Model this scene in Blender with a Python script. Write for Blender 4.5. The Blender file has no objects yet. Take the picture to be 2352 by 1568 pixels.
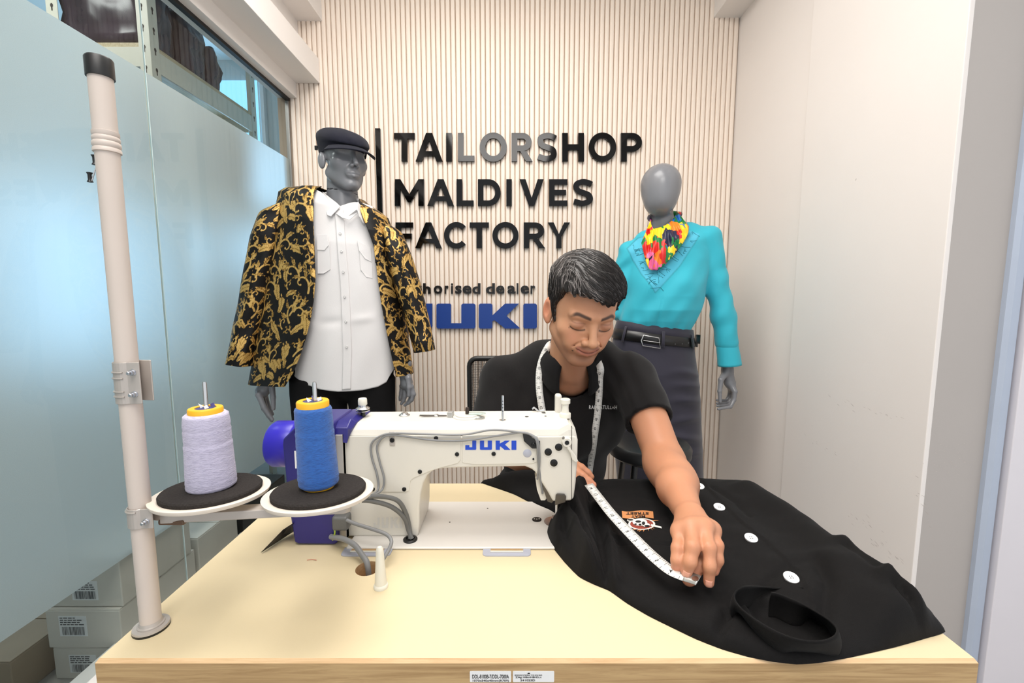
import bpy, bmesh, math, random
import numpy as np
from mathutils import Vector, Matrix, noise as mnoise

# ------------------------------------------------------------------ camera, world, lights, exposure
scene = bpy.context.scene
COL = scene.collection
FPX = 1020.0                       # focal length in pixels of the 2352 px wide frame
PITCH = 0.1062
CAM = np.array([-0.03, -0.4933, 1.20])

cam_data = bpy.data.cameras.new('camera')
cam_data.sensor_width = 36.0
cam_data.lens = FPX / 2352.0 * 36.0
cam_data.clip_start = 0.02
camera = bpy.data.objects.new('camera', cam_data)
COL.objects.link(camera)
camera.location = CAM
camera.rotation_euler = (math.pi / 2 - PITCH, 0, 0)
scene.camera = camera

scene.view_settings.view_transform = 'Standard'
scene.view_settings.look = 'None'
scene.view_settings.exposure = 0.07
scene.view_settings.gamma = 1.0
scene.view_settings.use_curve_mapping = False

scene.cycles.max_bounces = 8
scene.cycles.glossy_bounces = 3
scene.cycles.transmission_bounces = 4

world = bpy.data.worlds.new('world')
scene.world = world
world.use_nodes = True
bg = world.node_tree.nodes['Background']
bg.inputs['Color'].default_value = (0.93, 0.96, 1.0, 1)
bg.inputs['Strength'].default_value = 1.05


def area_light(name, loc, size, power, color, rot=(0, 0, 0), size_y=None):
    l = bpy.data.lights.new(name, 'AREA')
    l.shape = 'RECTANGLE'
    l.size = size
    l.size_y = size_y or size
    l.energy = power
    l.color = color
    o = bpy.data.objects.new(name, l)
    o.location = loc
    o.rotation_euler = rot
    COL.objects.link(o)
    return o


# the shop's ceiling panels (their fittings are built with the ceiling), daylight in the store room windows
LAMPS = [(-0.25, 0.62, 22), (-0.15, -0.95, 24)]
for lx, ly, lw in LAMPS:
    area_light('ceiling_panel_light', (lx, ly, 2.86), 1.1, lw, (1.0, 0.955, 0.905))
area_light('store_window_light', (-2.98, 2.2, 1.3), 1.0, 6, (0.50, 0.75, 1.0), rot=(0, -math.pi / 2, 0), size_y=1.0)
area_light('store_far_window_light', (-2.31, 2.88, 2.0), 0.9, 9, (0.50, 0.75, 1.0), rot=(math.pi / 2, 0, math.pi), size_y=1.3)

area_light('store_fill_light', (-2.1, 0.9, 2.82), 0.5, 9, (0.97, 1.0, 0.97))  # added fill lamp, brightens the rack and the frosted film

# ------------------------------------------------------------------ measuring helpers
def ray(px, py):
    X = (px - 1176.0) / FPX
    U = -(py - 784.0) / FPX
    return np.array([X, math.cos(PITCH) + U * math.sin(PITCH), -math.sin(PITCH) + U * math.cos(PITCH)])


def at(px, py, Y):                 # point of the vertical plane y = Y seen there in the photograph
    d = ray(px, py)
    return CAM + d * ((Y - CAM[1]) / d[1])


def atz(px, py, z):                # point of the horizontal plane at height z
    d = ray(px, py)
    return CAM + d * ((z - CAM[2]) / d[2])


def atx(px, py, x):
    d = ray(px, py)
    return CAM + d * ((x - CAM[0]) / d[0])


# ------------------------------------------------------------------ object helpers
WPOS = {}


def tag(o, label=None, cat=None, group=None, kind=None):
    if label: o['label'] = label
    if cat: o['category'] = cat
    if group: o['group'] = group
    if kind: o['kind'] = kind
    return o


def place(o, origin, parent):
    origin = np.array(origin, float)
    WPOS[o.name] = origin
    if parent is not None:
        o.parent = parent
        o.location = origin - WPOS[parent.name]
    else:
        o.location = origin


def thing(name, loc, label=None, cat=None, group=None, kind=None, parent=None):
    o = bpy.data.objects.new(name, None)
    o.empty_display_size = 0.05
    COL.objects.link(o)
    place(o, loc, parent)
    return tag(o, label, cat, group, kind)


def mesh(name, verts, faces, mat, parent=None, smooth=False, origin=None, uv=None, cols=None, edges=()):
    v = np.asarray(verts, float).reshape(-1, 3)
    if origin is None:
        lo, hi = v.min(0), v.max(0)
        origin = np.array([(lo[0] + hi[0]) / 2, (lo[1] + hi[1]) / 2, lo[2]])
    me = bpy.data.meshes.new(name)
    me.from_pydata((v - origin).tolist(), list(edges), faces if isinstance(faces, list) else np.asarray(faces).tolist())
    if uv is not None:             # per-vertex uv
        lay = me.uv_layers.new(name='UVMap')
        idx = np.zeros(len(me.loops), int)
        me.loops.foreach_get('vertex_index', idx)
        lay.data.foreach_set('uv', np.asarray(uv, float)[idx].ravel())
    if cols is not None:           # dict of per-vertex colour attributes
        for k, c in cols.items():
            a = me.color_attributes.new(k, 'FLOAT_COLOR', 'POINT')
            c = np.asarray(c, float)
            if c.ndim == 1: c = np.stack([c, c, c], 1)
            if c.shape[1] == 3: c = np.concatenate([c, np.ones((len(c), 1))], 1)
            a.data.foreach_set('color', c.ravel())
    me.validate()
    if smooth:
        me.polygons.foreach_set('use_smooth', [True] * len(me.polygons))
    for m in (mat if isinstance(mat, (list, tuple)) else [mat]):
        me.materials.append(m)
    o = bpy.data.objects.new(name, me)
    COL.objects.link(o)
    place(o, origin, parent)
    return o


def copy_obj(src, loc, parent):
    o = src.copy()
    COL.objects.link(o)
    place(o, loc, parent)
    return o


def add_mod(o, kind, **kw):
    m = o.modifiers.new(kind.lower(), kind)
    for k, v in kw.items():
        setattr(m, k, v)
    return m


def bevel(o, w, seg=2, angle=0.6):
    return add_mod(o, 'BEVEL', width=w, segments=seg, limit_method='ANGLE', angle_limit=angle)


BOXF = [(0, 3, 2, 1), (4, 5, 6, 7), (0, 1, 5, 4), (1, 2, 6, 5), (2, 3, 7, 6), (3, 0, 4, 7)]


def box(name, lo, hi, mat, parent=None, bev=0.0, seg=2):
    x0, y0, z0 = lo
    x1, y1, z1 = hi
    v = [(x0, y0, z0), (x1, y0, z0), (x1, y1, z0), (x0, y1, z0), (x0, y0, z1), (x1, y0, z1), (x1, y1, z1), (x0, y1, z1)]
    o = mesh(name, v, BOXF, mat, parent)
    if bev: bevel(o, bev, seg)
    return o


def prism(name, poly, d0, d1, axis, mat, parent=None, bev=0.0, seg=2, smooth=False):
    """polygon extruded along an axis; axis y: poly is (x, z); axis z: (x, y); axis x: (y, z)"""
    n = len(poly)
    f = {'y': lambda p, d: (p[0], d, p[1]), 'z': lambda p, d: (p[0], p[1], d), 'x': lambda p, d: (d, p[0], p[1])}[axis]
    v = [f(p, d0) for p in poly] + [f(p, d1) for p in poly]
    faces = [list(range(n))[::-1], list(range(n, 2 * n))] + [[i, (i + 1) % n, n + (i + 1) % n, n + i] for i in range(n)]
    o = mesh(name, v, faces, mat, parent)
    fix_normals(o)
    if bev: bevel(o, bev, seg)
    return o


def fix_normals(o):
    bm = bmesh.new()
    bm.from_mesh(o.data)
    bmesh.ops.recalc_face_normals(bm, faces=bm.faces)
    bm.to_mesh(o.data)
    bm.free()


def frames(pts):
    pts = np.asarray(pts, float)
    t = np.gradient(pts, axis=0)
    t /= np.linalg.norm(t, axis=1)[:, None] + 1e-12
    up = np.array([0, 0, 1.0]) if abs(t[0][2]) < 0.9 else np.array([0, 1.0, 0])
    n = np.cross(t[0], up); n /= np.linalg.norm(n)
    N, B = [], []
    for i in range(len(pts)):
        n = n - t[i] * np.dot(n, t[i]); n /= np.linalg.norm(n) + 1e-12
        N.append(n); B.append(np.cross(t[i], n))
    return t, np.array(N), np.array(B)


def spline(pts, n=8):
    """Catmull-Rom through the points"""
    p = np.asarray(pts, float)
    p = np.concatenate([[2 * p[0] - p[1]], p, [2 * p[-1] - p[-2]]])
    out = []
    for i in range(1, len(p) - 2):
        for k in range(n):
            t = k / n
            a, b, c, d = p[i - 1], p[i], p[i + 1], p[i + 2]
            out.append(0.5 * ((2 * b) + (c - a) * t + (2 * a - 5 * b + 4 * c - d) * t * t + (3 * b - a - 3 * c + d) * t ** 3))
    out.append(p[-2])
    return np.array(out)


def tube_geo(pts, r, n=10, caps=True):
    pts = np.asarray(pts, float)
    r = np.broadcast_to(np.asarray(r, float), (len(pts),))
    t, N, B = frames(pts)
    a = np.linspace(0, 2 * math.pi, n, endpoint=False)
    v = (pts[:, None, :] + r[:, None, None] * (np.cos(a)[None, :, None] * N[:, None, :] + np.sin(a)[None, :, None] * B[:, None, :])).reshape(-1, 3)
    f = []
    for i in range(len(pts) - 1):
        for j in range(n):
            f.append([i * n + j, i * n + (j + 1) % n, (i + 1) * n + (j + 1) % n, (i + 1) * n + j])
    if caps:
        f.append(list(range(n))[::-1])
        f.append([(len(pts) - 1) * n + j for j in range(n)])
    return v, f


def tube(name, pts, r, mat, parent=None, n=10, caps=True, smooth=True):
    v, f = tube_geo(pts, r, n, caps)
    o = mesh(name, v, f, mat, parent, smooth=False)
    if smooth: shade_auto(o)
    return o


def shade_auto(o, ang=40):
    me = o.data
    me.polygons.foreach_set('use_smooth', [True] * len(me.polygons))
    me.set_sharp_from_angle(angle=math.radians(ang))


def lathe(name, prof, base, mat, parent=None, n=32, axis=(0, 0, 1), ang=40):
    """profile of (radius, height) pairs turned about an axis through base"""
    ax = np.array(axis, float); ax /= np.linalg.norm(ax)
    u = np.cross(ax, [0, 1, 0]) if abs(ax[1]) < 0.9 else np.cross(ax, [1, 0, 0])
    u /= np.linalg.norm(u); w = np.cross(ax, u)
    a = np.linspace(0, 2 * math.pi, n, endpoint=False)
    v, f, rows = [], [], []
    for r, h in prof:
        c = np.array(base) + ax * h
        if r < 1e-6:
            rows.append([len(v)]); v.append(c)
        else:
            rows.append(list(range(len(v), len(v) + n)))
            v += [c + r * (math.cos(t) * u + math.sin(t) * w) for t in a]
    for A, Bq in zip(rows, rows[1:]):
        if len(A) == 1 and len(Bq) == 1: continue
        if len(A) == 1: f += [[A[0], Bq[(j + 1) % n], Bq[j]] for j in range(n)]
        elif len(Bq) == 1: f += [[A[j], A[(j + 1) % n], Bq[0]] for j in range(n)]
        else: f += [[A[j], A[(j + 1) % n], Bq[(j + 1) % n], Bq[j]] for j in range(n)]
    if len(rows[0]) > 1: f.append(rows[0][::-1])
    if len(rows[-1]) > 1: f.append(rows[-1])
    o = mesh(name, v, f, mat, parent)
    fix_normals(o)
    shade_auto(o, ang)
    return o


def grid_faces(nu, nv, wrap=False):
    """faces of a nv x nu vertex grid (row major), wrapping around u if asked"""
    i, j = np.meshgrid(np.arange(nv - 1), np.arange(nu if wrap else nu - 1), indexing='ij')
    j2 = (j + 1) % nu
    return np.stack([i * nu + j, i * nu + j2, (i + 1) * nu + j2, (i + 1) * nu + j], -1).reshape(-1, 4)


def text_mesh(s, size=1.0, bold=0.0, spacing=1.0, align='LEFT'):
    """flat text as (verts xy, faces), baseline at 0"""
    cu = bpy.data.curves.new('txt', 'FONT')
    cu.body = s
    cu.size = size
    cu.offset = bold
    cu.space_character = spacing
    cu.align_x = align
    cu.resolution_u = 4
    o = bpy.data.objects.new('txt', cu)
    me = o.to_mesh()
    v = np.array([x.co[:] for x in me.vertices]).reshape(-1, 3)
    f = [list(p.vertices) for p in me.polygons]
    o.to_mesh_clear()
    bpy.data.objects.remove(o)
    bpy.data.curves.remove(cu)
    return v[:, :2], f


def join_geo(parts):
    V, Fc, n = [], [], 0
    for v, f in parts:
        v = np.asarray(v, float).reshape(-1, 3)
        V.append(v)
        Fc += [[int(i) + n for i in q] for q in f]
        n += len(v)
    return np.concatenate(V), Fc
# ------------------------------------------------------------------ materials
def lin(c):
    c = np.asarray(c, float) / 255.0
    return tuple(np.where(c <= 0.04045, c / 12.92, ((c + 0.055) / 1.055) ** 2.4))


class NT:
    def __init__(self, m):
        self.t = m.node_tree
    def n(self, typ, **kw):
        nd = self.t.nodes.new(typ)
        for k, v in kw.items():
            if k.startswith('i_'):
                key = k[2:]
                nd.inputs[int(key) if key.isdigit() else key.replace('_', ' ')].default_value = v
            else:
                setattr(nd, k, v)
        return nd
    def l(self, a, b):
        self.t.links.new(a, b)


def material(name, color=(200, 200, 200), rough=0.5, metal=0.0, spec=0.5, var=0.0, vscale=8.0, bump=0.0, bscale=60.0,
             stretch=(1, 1, 1), coat=0.0, sheen=0.0, color2=None, detail=4.0, attr=None, sub=0.0, coords='Object', transmission=0.0,
             rvar=0.0):
    m = bpy.data.materials.new(name)
    m.use_nodes = True
    N = NT(m)
    b = m.node_tree.nodes['Principled BSDF']
    b.inputs['Roughness'].default_value = rough
    b.inputs['Metallic'].default_value = metal
    b.inputs['Specular IOR Level'].default_value = spec
    b.inputs['Coat Weight'].default_value = coat
    b.inputs['Coat Roughness'].default_value = 0.08
    b.inputs['Sheen Weight'].default_value = sheen
    if sub:
        b.inputs['Subsurface Weight'].default_value = sub
        b.inputs['Subsurface Radius'].default_value = (0.012, 0.004, 0.002)
        b.inputs['Subsurface Scale'].default_value = 1.0
    c = lin(color)
    b.inputs['Base Color'].default_value = (*c, 1)
    tc = N.n('ShaderNodeTexCoord')
    mp = N.n('ShaderNodeMapping', i_Scale=stretch)
    N.l(tc.outputs[coords], mp.inputs['Vector'])
    if attr:
        at_ = N.n('ShaderNodeVertexColor', layer_name=attr)
        N.l(at_.outputs['Color'], b.inputs['Base Color'])
    if var or color2 is not None:
        c2 = lin(color2) if color2 is not None else tuple(min(1, x * (1 - var)) for x in c)
        nz = N.n('ShaderNodeTexNoise', i_Scale=vscale, i_Detail=detail)
        N.l(mp.outputs[0], nz.inputs['Vector'])
        rp = N.n('ShaderNodeValToRGB')
        rp.color_ramp.elements[0].position = 0.3
        rp.color_ramp.elements[1].position = 0.7
        rp.color_ramp.elements[0].color = (*c2, 1)
        rp.color_ramp.elements[1].color = (*c, 1)
        N.l(nz.outputs['Fac'], rp.inputs['Fac'])
        if attr:
            mx = N.n('ShaderNodeMixRGB', blend_type='MULTIPLY')
            mx.inputs['Fac'].default_value = 1
            N.l(at_.outputs['Color'], mx.inputs[1])
            N.l(rp.outputs['Color'], mx.inputs[2])
            N.l(mx.outputs[0], b.inputs['Base Color'])
        else:
            N.l(rp.outputs['Color'], b.inputs['Base Color'])
    if rvar:
        n3 = N.n('ShaderNodeTexNoise', i_Scale=vscale * 1.7, i_Detail=3.0)
        N.l(mp.outputs[0], n3.inputs['Vector'])
        mr = N.n('ShaderNodeMapRange')
        mr.inputs['To Min'].default_value = max(0.02, rough - rvar)
        mr.inputs['To Max'].default_value = rough + rvar
        N.l(n3.outputs['Fac'], mr.inputs['Value'])
        N.l(mr.outputs[0], b.inputs['Roughness'])
    if bump:
        n2 = N.n('ShaderNodeTexNoise', i_Scale=bscale, i_Detail=3.0)
        N.l(mp.outputs[0], n2.inputs['Vector'])
        bp = N.n('ShaderNodeBump', i_Strength=bump, i_Distance=0.002)
        N.l(n2.outputs['Fac'], bp.inputs['Height'])
        N.l(bp.outputs[0], b.inputs['Normal'])
    return m


def wood_material(name, light, dark, axis=0, scale=1.0):
    m = bpy.data.materials.new(name)
    m.use_nodes = True
    N = NT(m)
    b = m.node_tree.nodes['Principled BSDF']
    b.inputs['Roughness'].default_value = 0.45
    tc = N.n('ShaderNodeTexCoord')
    st = [60.0 * scale] * 3
    st[axis] = 3.0 * scale
    mp = N.n('ShaderNodeMapping', i_Scale=tuple(st))
    N.l(tc.outputs['Object'], mp.inputs['Vector'])
    nz = N.n('ShaderNodeTexNoise', i_Scale=2.2, i_Detail=8.0, i_Roughness=0.7, i_Distortion=0.6)
    N.l(mp.outputs[0], nz.inputs['Vector'])
    rp = N.n('ShaderNodeValToRGB')
    e = rp.color_ramp.elements
    e[0].position, e[0].color = 0.30, (*lin(dark), 1)
    e[1].position, e[1].color = 0.60, (*lin(light), 1)
    N.l(nz.outputs['Fac'], rp.inputs['Fac'])
    N.l(rp.outputs[0], b.inputs['Base Color'])
    return m


def pane_material(name, tint, reflect=1.0, rough=0.0):
    """thin clear sheet: what is behind shows through, the surface mirrors by Fresnel"""
    m = bpy.data.materials.new(name)
    m.use_nodes = True
    N = NT(m)
    m.node_tree.nodes.remove(m.node_tree.nodes['Principled BSDF'])
    out = m.node_tree.nodes['Material Output']
    tr = N.n('ShaderNodeBsdfTransparent', i_Color=(*lin(tint), 1))
    gl = N.n('ShaderNodeBsdfGlossy', i_Roughness=rough)
    fr = N.n('ShaderNodeFresnel', i_IOR=1.52)
    mx = N.n('ShaderNodeMixShader')
    hf = N.n('ShaderNodeMath', operation='MULTIPLY', i_1=reflect); N.l(fr.outputs[0], hf.inputs[0])
    N.l(hf.outputs[0], mx.inputs[0])
    N.l(tr.outputs[0], mx.inputs[1])
    N.l(gl.outputs[0], mx.inputs[2])
    N.l(mx.outputs[0], out.inputs[0])
    return m


def film_material(name):
    """frosted film: scatters light through and back, fine speckle"""
    m = bpy.data.materials.new(name)
    m.use_nodes = True
    N = NT(m)
    m.node_tree.nodes.remove(m.node_tree.nodes['Principled BSDF'])
    out = m.node_tree.nodes['Material Output']
    tc = N.n('ShaderNodeTexCoord')
    nz = N.n('ShaderNodeTexNoise', i_Scale=900.0, i_Detail=1.0)
    N.l(tc.outputs['Object'], nz.inputs['Vector'])
    rp = N.n('ShaderNodeValToRGB')
    rp.color_ramp.elements[0].color = (0.74, 0.78, 0.78, 1)
    rp.color_ramp.elements[1].color = (0.94, 0.97, 0.97, 1)
    N.l(nz.outputs['Fac'], rp.inputs[0])
    ts = N.n('ShaderNodeBsdfTranslucent')
    df = N.n('ShaderNodeBsdfDiffuse')
    N.l(rp.outputs[0], ts.inputs['Color'])
    N.l(rp.outputs[0], df.inputs['Color'])
    rf = N.n('ShaderNodeBsdfRefraction', i_IOR=1.25, i_Roughness=0.75)
    N.l(rp.outputs[0], rf.inputs['Color'])
    m1 = N.n('ShaderNodeMixShader', i_0=0.58)
    N.l(ts.outputs[0], m1.inputs[1])
    N.l(df.outputs[0], m1.inputs[2])
    m2 = N.n('ShaderNodeMixShader', i_0=0.30)
    N.l(m1.outputs[0], m2.inputs[1])
    N.l(rf.outputs[0], m2.inputs[2])
    N.l(m2.outputs[0], out.inputs[0])
    return m


def emit_material(name, color, strength):
    m = bpy.data.materials.new(name)
    m.use_nodes = True
    b = m.node_tree.nodes['Principled BSDF']
    b.inputs['Base Color'].default_value = (0, 0, 0, 1)
    b.inputs['Emission Color'].default_value = (*color, 1)
    b.inputs['Emission Strength'].default_value = strength
    return m


M = {}
M['slat'] = material('cream_slat_paint', (246, 231, 216), 0.5, var=0.04, vscale=3, stretch=(1, 1, 0.2))
M['groove'] = material('slat_groove', (190, 170, 150), 0.8)
M['wall'] = material('white_wall_paint', (236, 229, 224), 0.6, var=0.03, vscale=2.5, bump=0.06, bscale=220)
M['wall2'] = material('grey_return_face', (178, 171, 166), 0.6, var=0.03, vscale=2.5, bump=0.05, bscale=220)  # return face, a darker grey than the wall
M['white_trim'] = material('white_trim', (235, 230, 226), 0.45, var=0.03, vscale=4)
M['grey_trim'] = material('pale_grey_trim', (190, 187, 183), 0.5, var=0.05, vscale=5)
M['door_frame'] = material('blue_grey_frame', (176, 186, 203), 0.4, var=0.05, vscale=6)
M['door_panel'] = material('lilac_white_door', (222, 217, 222), 0.45, var=0.02)
M['black_gasket'] = material('black_gasket', (14, 14, 14), 0.5)
M['floor'] = material('grey_vinyl_floor', (168, 164, 158), 0.4, var=0.1, vscale=6)
M['ceiling'] = material('white_ceiling', (238, 236, 232), 0.7)
M['lamp'] = emit_material('led_panel', (1.0, 0.97, 0.93), 4.0)
M['pane'] = pane_material('clear_glass', (240, 246, 245), .55)
M['film'] = film_material('frosted_film')
M['sky_pane'] = emit_material('daylit_window', (0.24, 0.62, 1.0), 1.5)
M['store_wall'] = material('store_wall', (205, 208, 205), 0.7)
M['black_acrylic'] = material('black_acrylic', (9, 8, 8), 0.05, spec=0.28)
M['black_letter_side'] = material('black_letter_matt', (12, 11, 11), 0.35)
M['chrome'] = material('chrome', (225, 225, 225), 0.08, metal=1.0)
M['blue_sign'] = material('blue_sign_paint', (22, 62, 140), 0.45, var=0.04, vscale=30)
M['laminate'] = material('cream_laminate', (217, 200, 164), 0.55, spec=.3, var=0.025, vscale=5, bump=0.05, bscale=500)
M['edge_wood'] = wood_material('oak_edge_band', (190, 158, 112), (150, 116, 74), axis=0)
M['edge_wood_y'] = wood_material('oak_edge_band_side', (190, 158, 112), (150, 116, 74), axis=1)
M['ply'] = wood_material('pale_ply_edge', (224, 190, 146), (198, 158, 112), axis=0)
M['label'] = material('white_label', (232, 232, 232), 0.35, var=0.03, vscale=40)
M['ink'] = material('black_ink', (26, 26, 28), 0.6)
M['ink_grey'] = material('grey_ink', (88, 88, 90), 0.6)
M['white_metal'] = material('white_powder_coat', (232, 231, 228), 0.35)
M['mach'] = material('machine_white_enamel', (217, 212, 201), 0.32, var=0.025, vscale=9, bump=0.05, bscale=700)
M['bedmetal'] = material('bed_enamel', (220, 215, 208), 0.3, var=0.03, vscale=10)
M['motor'] = material('navy_violet_plastic', (40, 36, 112), 0.35, var=0.06, vscale=14)
M['motor_dark'] = material('dark_blue_plastic', (30, 26, 92), 0.4)
M['alu'] = material('cast_aluminium', (176, 172, 168), 0.4, metal=0.7)
M['steel'] = material('bright_steel', (205, 205, 205), 0.22, metal=1.0)
M['dark_steel'] = material('dark_steel', (92, 88, 84), 0.35, metal=0.8)
M['zinc'] = material('zinc_bolt', (196, 198, 204), 0.28, metal=1.0)
M['black_plastic'] = material('black_plastic', (18, 18, 18), 0.4)
M['screw_black'] = material('black_screw', (22, 22, 22), 0.35, metal=0.3)
M['cable'] = material('grey_cable', (132, 132, 132), 0.45)
M['cable_dark'] = material('dark_grey_cable', (98, 98, 96), 0.45)
M['grey_plate'] = material('grey_plastic_plate', (172, 174, 186), 0.45)
M['pole'] = material('beige_grey_pole', (204, 191, 181), 0.38, var=0.04, vscale=12)
M['bracket'] = material('grey_beige_bracket', (180, 172, 165), 0.35, metal=0.25)
M['disc'] = material('ivory_disc', (222, 210, 196), 0.45, var=0.04, vscale=20)
M['felt'] = material('charcoal_foam', (56, 52, 50), 0.95, spec=0.1, var=0.35, vscale=420, bump=0.6, bscale=600)
M['yellow'] = material('yellow_cone_plastic', (238, 178, 34), 0.45, var=0.06, vscale=60)
M['cream_plastic'] = material('cream_plastic', (226, 222, 208), 0.4)
M['wire_green'] = material('green_yellow_wire', (160, 180, 60), 0.5)
# ------------------------------------------------------------------ the room
YW = 1.97            # front of the fluted wall
XG = -1.213          # glass partition
XR = 1.153           # right-hand wall
CEIL = 2.9
floor = box('floor', (-3.3, -1.8, -0.06), (2.6, 3.1, 0.0), M['floor']); tag(floor, kind='structure')
ceil_ = box('ceiling', (-3.3, -1.8, CEIL), (2.6, 3.1, CEIL + 0.06), M['ceiling']); tag(ceil_, kind='structure')
for (lx, ly, lw), where in zip(LAMPS, ('above the table', 'behind the camera position')):
    t = thing('ceiling_light', (lx, ly, CEIL - 0.03), 'square white LED ceiling panel ' + where, 'light')
    fr = []
    for (a, b, c, d) in ((-.60, -.60, .60, -.57), (-.60, .57, .60, .60), (-.60, -.57, -.57, .57), (.57, -.57, .60, .57)):
        box('frame', (lx + a, ly + b, CEIL - 0.03), (lx + c, ly + d, CEIL), M['white_trim'], t)
    box('diffuser', (lx - .57, ly - .57, CEIL - 0.02), (lx + .57, ly + .57, CEIL - 0.005), M['lamp'], t)

t = thing('ceiling_light', (-2.1, .9, CEIL - .03), 'added fill light panel in the store room behind the glass', 'light')  # made-up fitting for the store room's fill lamp
box('diffuser', (-2.36, .64, CEIL - .025), (-1.84, 1.16, CEIL - .005), M['lamp'], t)
box('frame', (-2.39, .61, CEIL - .012), (-1.81, 1.19, CEIL), M['white_trim'], t)
# fluted back wall: one object per slat on a darker backing
wall_back = box('wall_back', (XG - 0.06, YW + 0.012, 0), (XR + 0.2, YW + 0.10, CEIL), M['groove']); tag(wall_back, kind='structure')
pitch = 0.02585
ns = int((XR - XG) / pitch)
hw = pitch * 0.5 - 0.0016
prof = [(-hw, 0.012), (-hw + 0.0006, 0.0045), (-hw + 0.0022, 0.0016), (-hw + 0.0055, 0.0), (hw - 0.0055, 0.0), (hw - 0.0022, 0.0016), (hw - 0.0006, 0.0045), (hw, 0.012)]
first = None
for i in range(ns):
    x = XR - 0.004 - pitch * (i + 0.5)
    if first is None:
        first = prism('slat', [(x + a, YW + b) for a, b in prof], 0.0, CEIL, 'z', M['slat'], wall_back)
        shade_auto(first, 35)
        o0 = WPOS[first.name].copy(); x0 = x
    else:
        copy_obj(first, o0 + np.array([x - x0, 0, 0]), wall_back)

# right-hand wall: plain stretch, slightly proud panel, return beside the door
E1, E2 = 1.361, 0.727
tag(box('wall_right', (XR, E1, 0), (XR + 0.2, YW + 0.1, CEIL), M['wall']), kind='structure')
wr2 = box('wall_right_panel', (XR - 0.012, E2, 0), (XR + 0.002, E1, CEIL), [M['wall']], bev=0.002); tag(wr2, kind='structure')
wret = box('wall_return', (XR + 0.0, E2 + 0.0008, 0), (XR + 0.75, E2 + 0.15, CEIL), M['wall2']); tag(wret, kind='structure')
dr = thing('door_1', (1.62, E2, 0), kind='structure')
pd = lambda px, py: at(px, py, E2 - 0.02)[0]
xd = pd(2318, 700)
prism('door_frame', [(xd, E2 + 0.006), (xd, E2 - 0.012), (xd + 0.010, E2 - 0.020), (xd + 0.030, E2 - 0.020), (xd + 0.034, E2 - 0.012), (xd + 0.040, E2 - 0.012), (xd + 0.040, E2 + 0.006)], 0, 2.3, 'z', M['door_frame'], dr)
box('door_leaf', (xd + 0.044, E2 - 0.03, 0.01), (xd + 0.55, E2 + 0.004, 2.28), M['door_panel'], dr, bev=0.002)
# scuffs on the right wall: shallow chips with a darker filler
scuff = material('wall_scuff', (190, 181, 175), 0.8)
rng = random.Random(5)
pts, fc = [], []
def chip(px, py, w, h, ang, plane):
    c = atx(px, py, XR - 0.0125) if plane == 'x' else at(px, py, E2 + 0.0003)
    n0 = len(pts)
    k = 7
    for q in range(k):
        a = 2 * math.pi * q / k
        u, v = math.cos(a) * w * rng.uniform(.6, 1), math.sin(a) * h * rng.uniform(.6, 1)
        u, v = u * math.cos(ang) - v * math.sin(ang), u * math.sin(ang) + v * math.cos(ang)
        pts.append((c[0], c[1] + u, c[2] + v) if plane == 'x' else (c[0] + u, c[1], c[2] + v))
    fc.append(list(range(n0, n0 + k)))
for _ in range(46):
    chip(rng.gauss(2178, 24), rng.gauss(1056, 20), rng.uniform(.001, .0035), rng.uniform(.0006, .0016), 0.0, 'y')
for (a, b, c, d, nn) in ((1900, 915, 2080, 960, 15), (1850, 990, 1930, 1045, 9), (1950, 1180, 2060, 1240, 14), (2000, 1235, 2080, 1300, 16), (2095, 1050, 2135, 1200, 8)):
    for _ in range(nn):
        s = rng.random()
        chip(a + (c - a) * s + rng.gauss(0, 6), b + (d - b) * s + rng.gauss(0, 7), rng.uniform(.003, .011), rng.uniform(.0004, .0010), rng.uniform(.1, .45), 'x')
chip(1966, 412, .002, .006, .4, 'x')
so = mesh('scuff_marks', pts, fc, scuff, wr2); tag(so, kind='stuff')

# soffits and the long boxes over the glass
P = lambda px, py: at(px, py, YW)
tag(box('trim_1', (XG - 0.06, -1.8, P(740, 48)[2]), (P(740, 48)[0], YW + 0.01, CEIL), M['white_trim']), kind='structure')
tag(box('trim_2', (P(1640, 40)[0], -1.8, P(1640, 40)[2]), (XR + 0.01, YW + 0.01, CEIL), M['white_trim']), kind='structure')
tag(box('trim_3', (P(683, 192)[0] - 0.01, -1.8, P(735, 192)[2]), (P(735, 192)[0], YW - 0.002, P(731, 135)[2]), M['white_trim'], bev=0.002), kind='structure')
zt = P(668, 228)[2]
header = thing('trim_4', (XG, YW, zt), kind='structure')
box('header_rail', (XG - 0.05, -1.8, zt + 0.004), (P(683, 228)[0], YW - 0.002, P(683, 192)[2] + 0.004), M['white_trim'], header, bev=0.002)
box('header_wall', (XG - 0.05, -1.8, P(683, 192)[2] + 0.004), (P(690, 192)[0], YW - 0.001, CEIL), M['white_trim'], header)
box('gasket', (XG - 0.008, -1.8, zt - 0.010), (XG + 0.012, YW - 0.004, zt + 0.004), M['black_gasket'], header)

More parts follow.
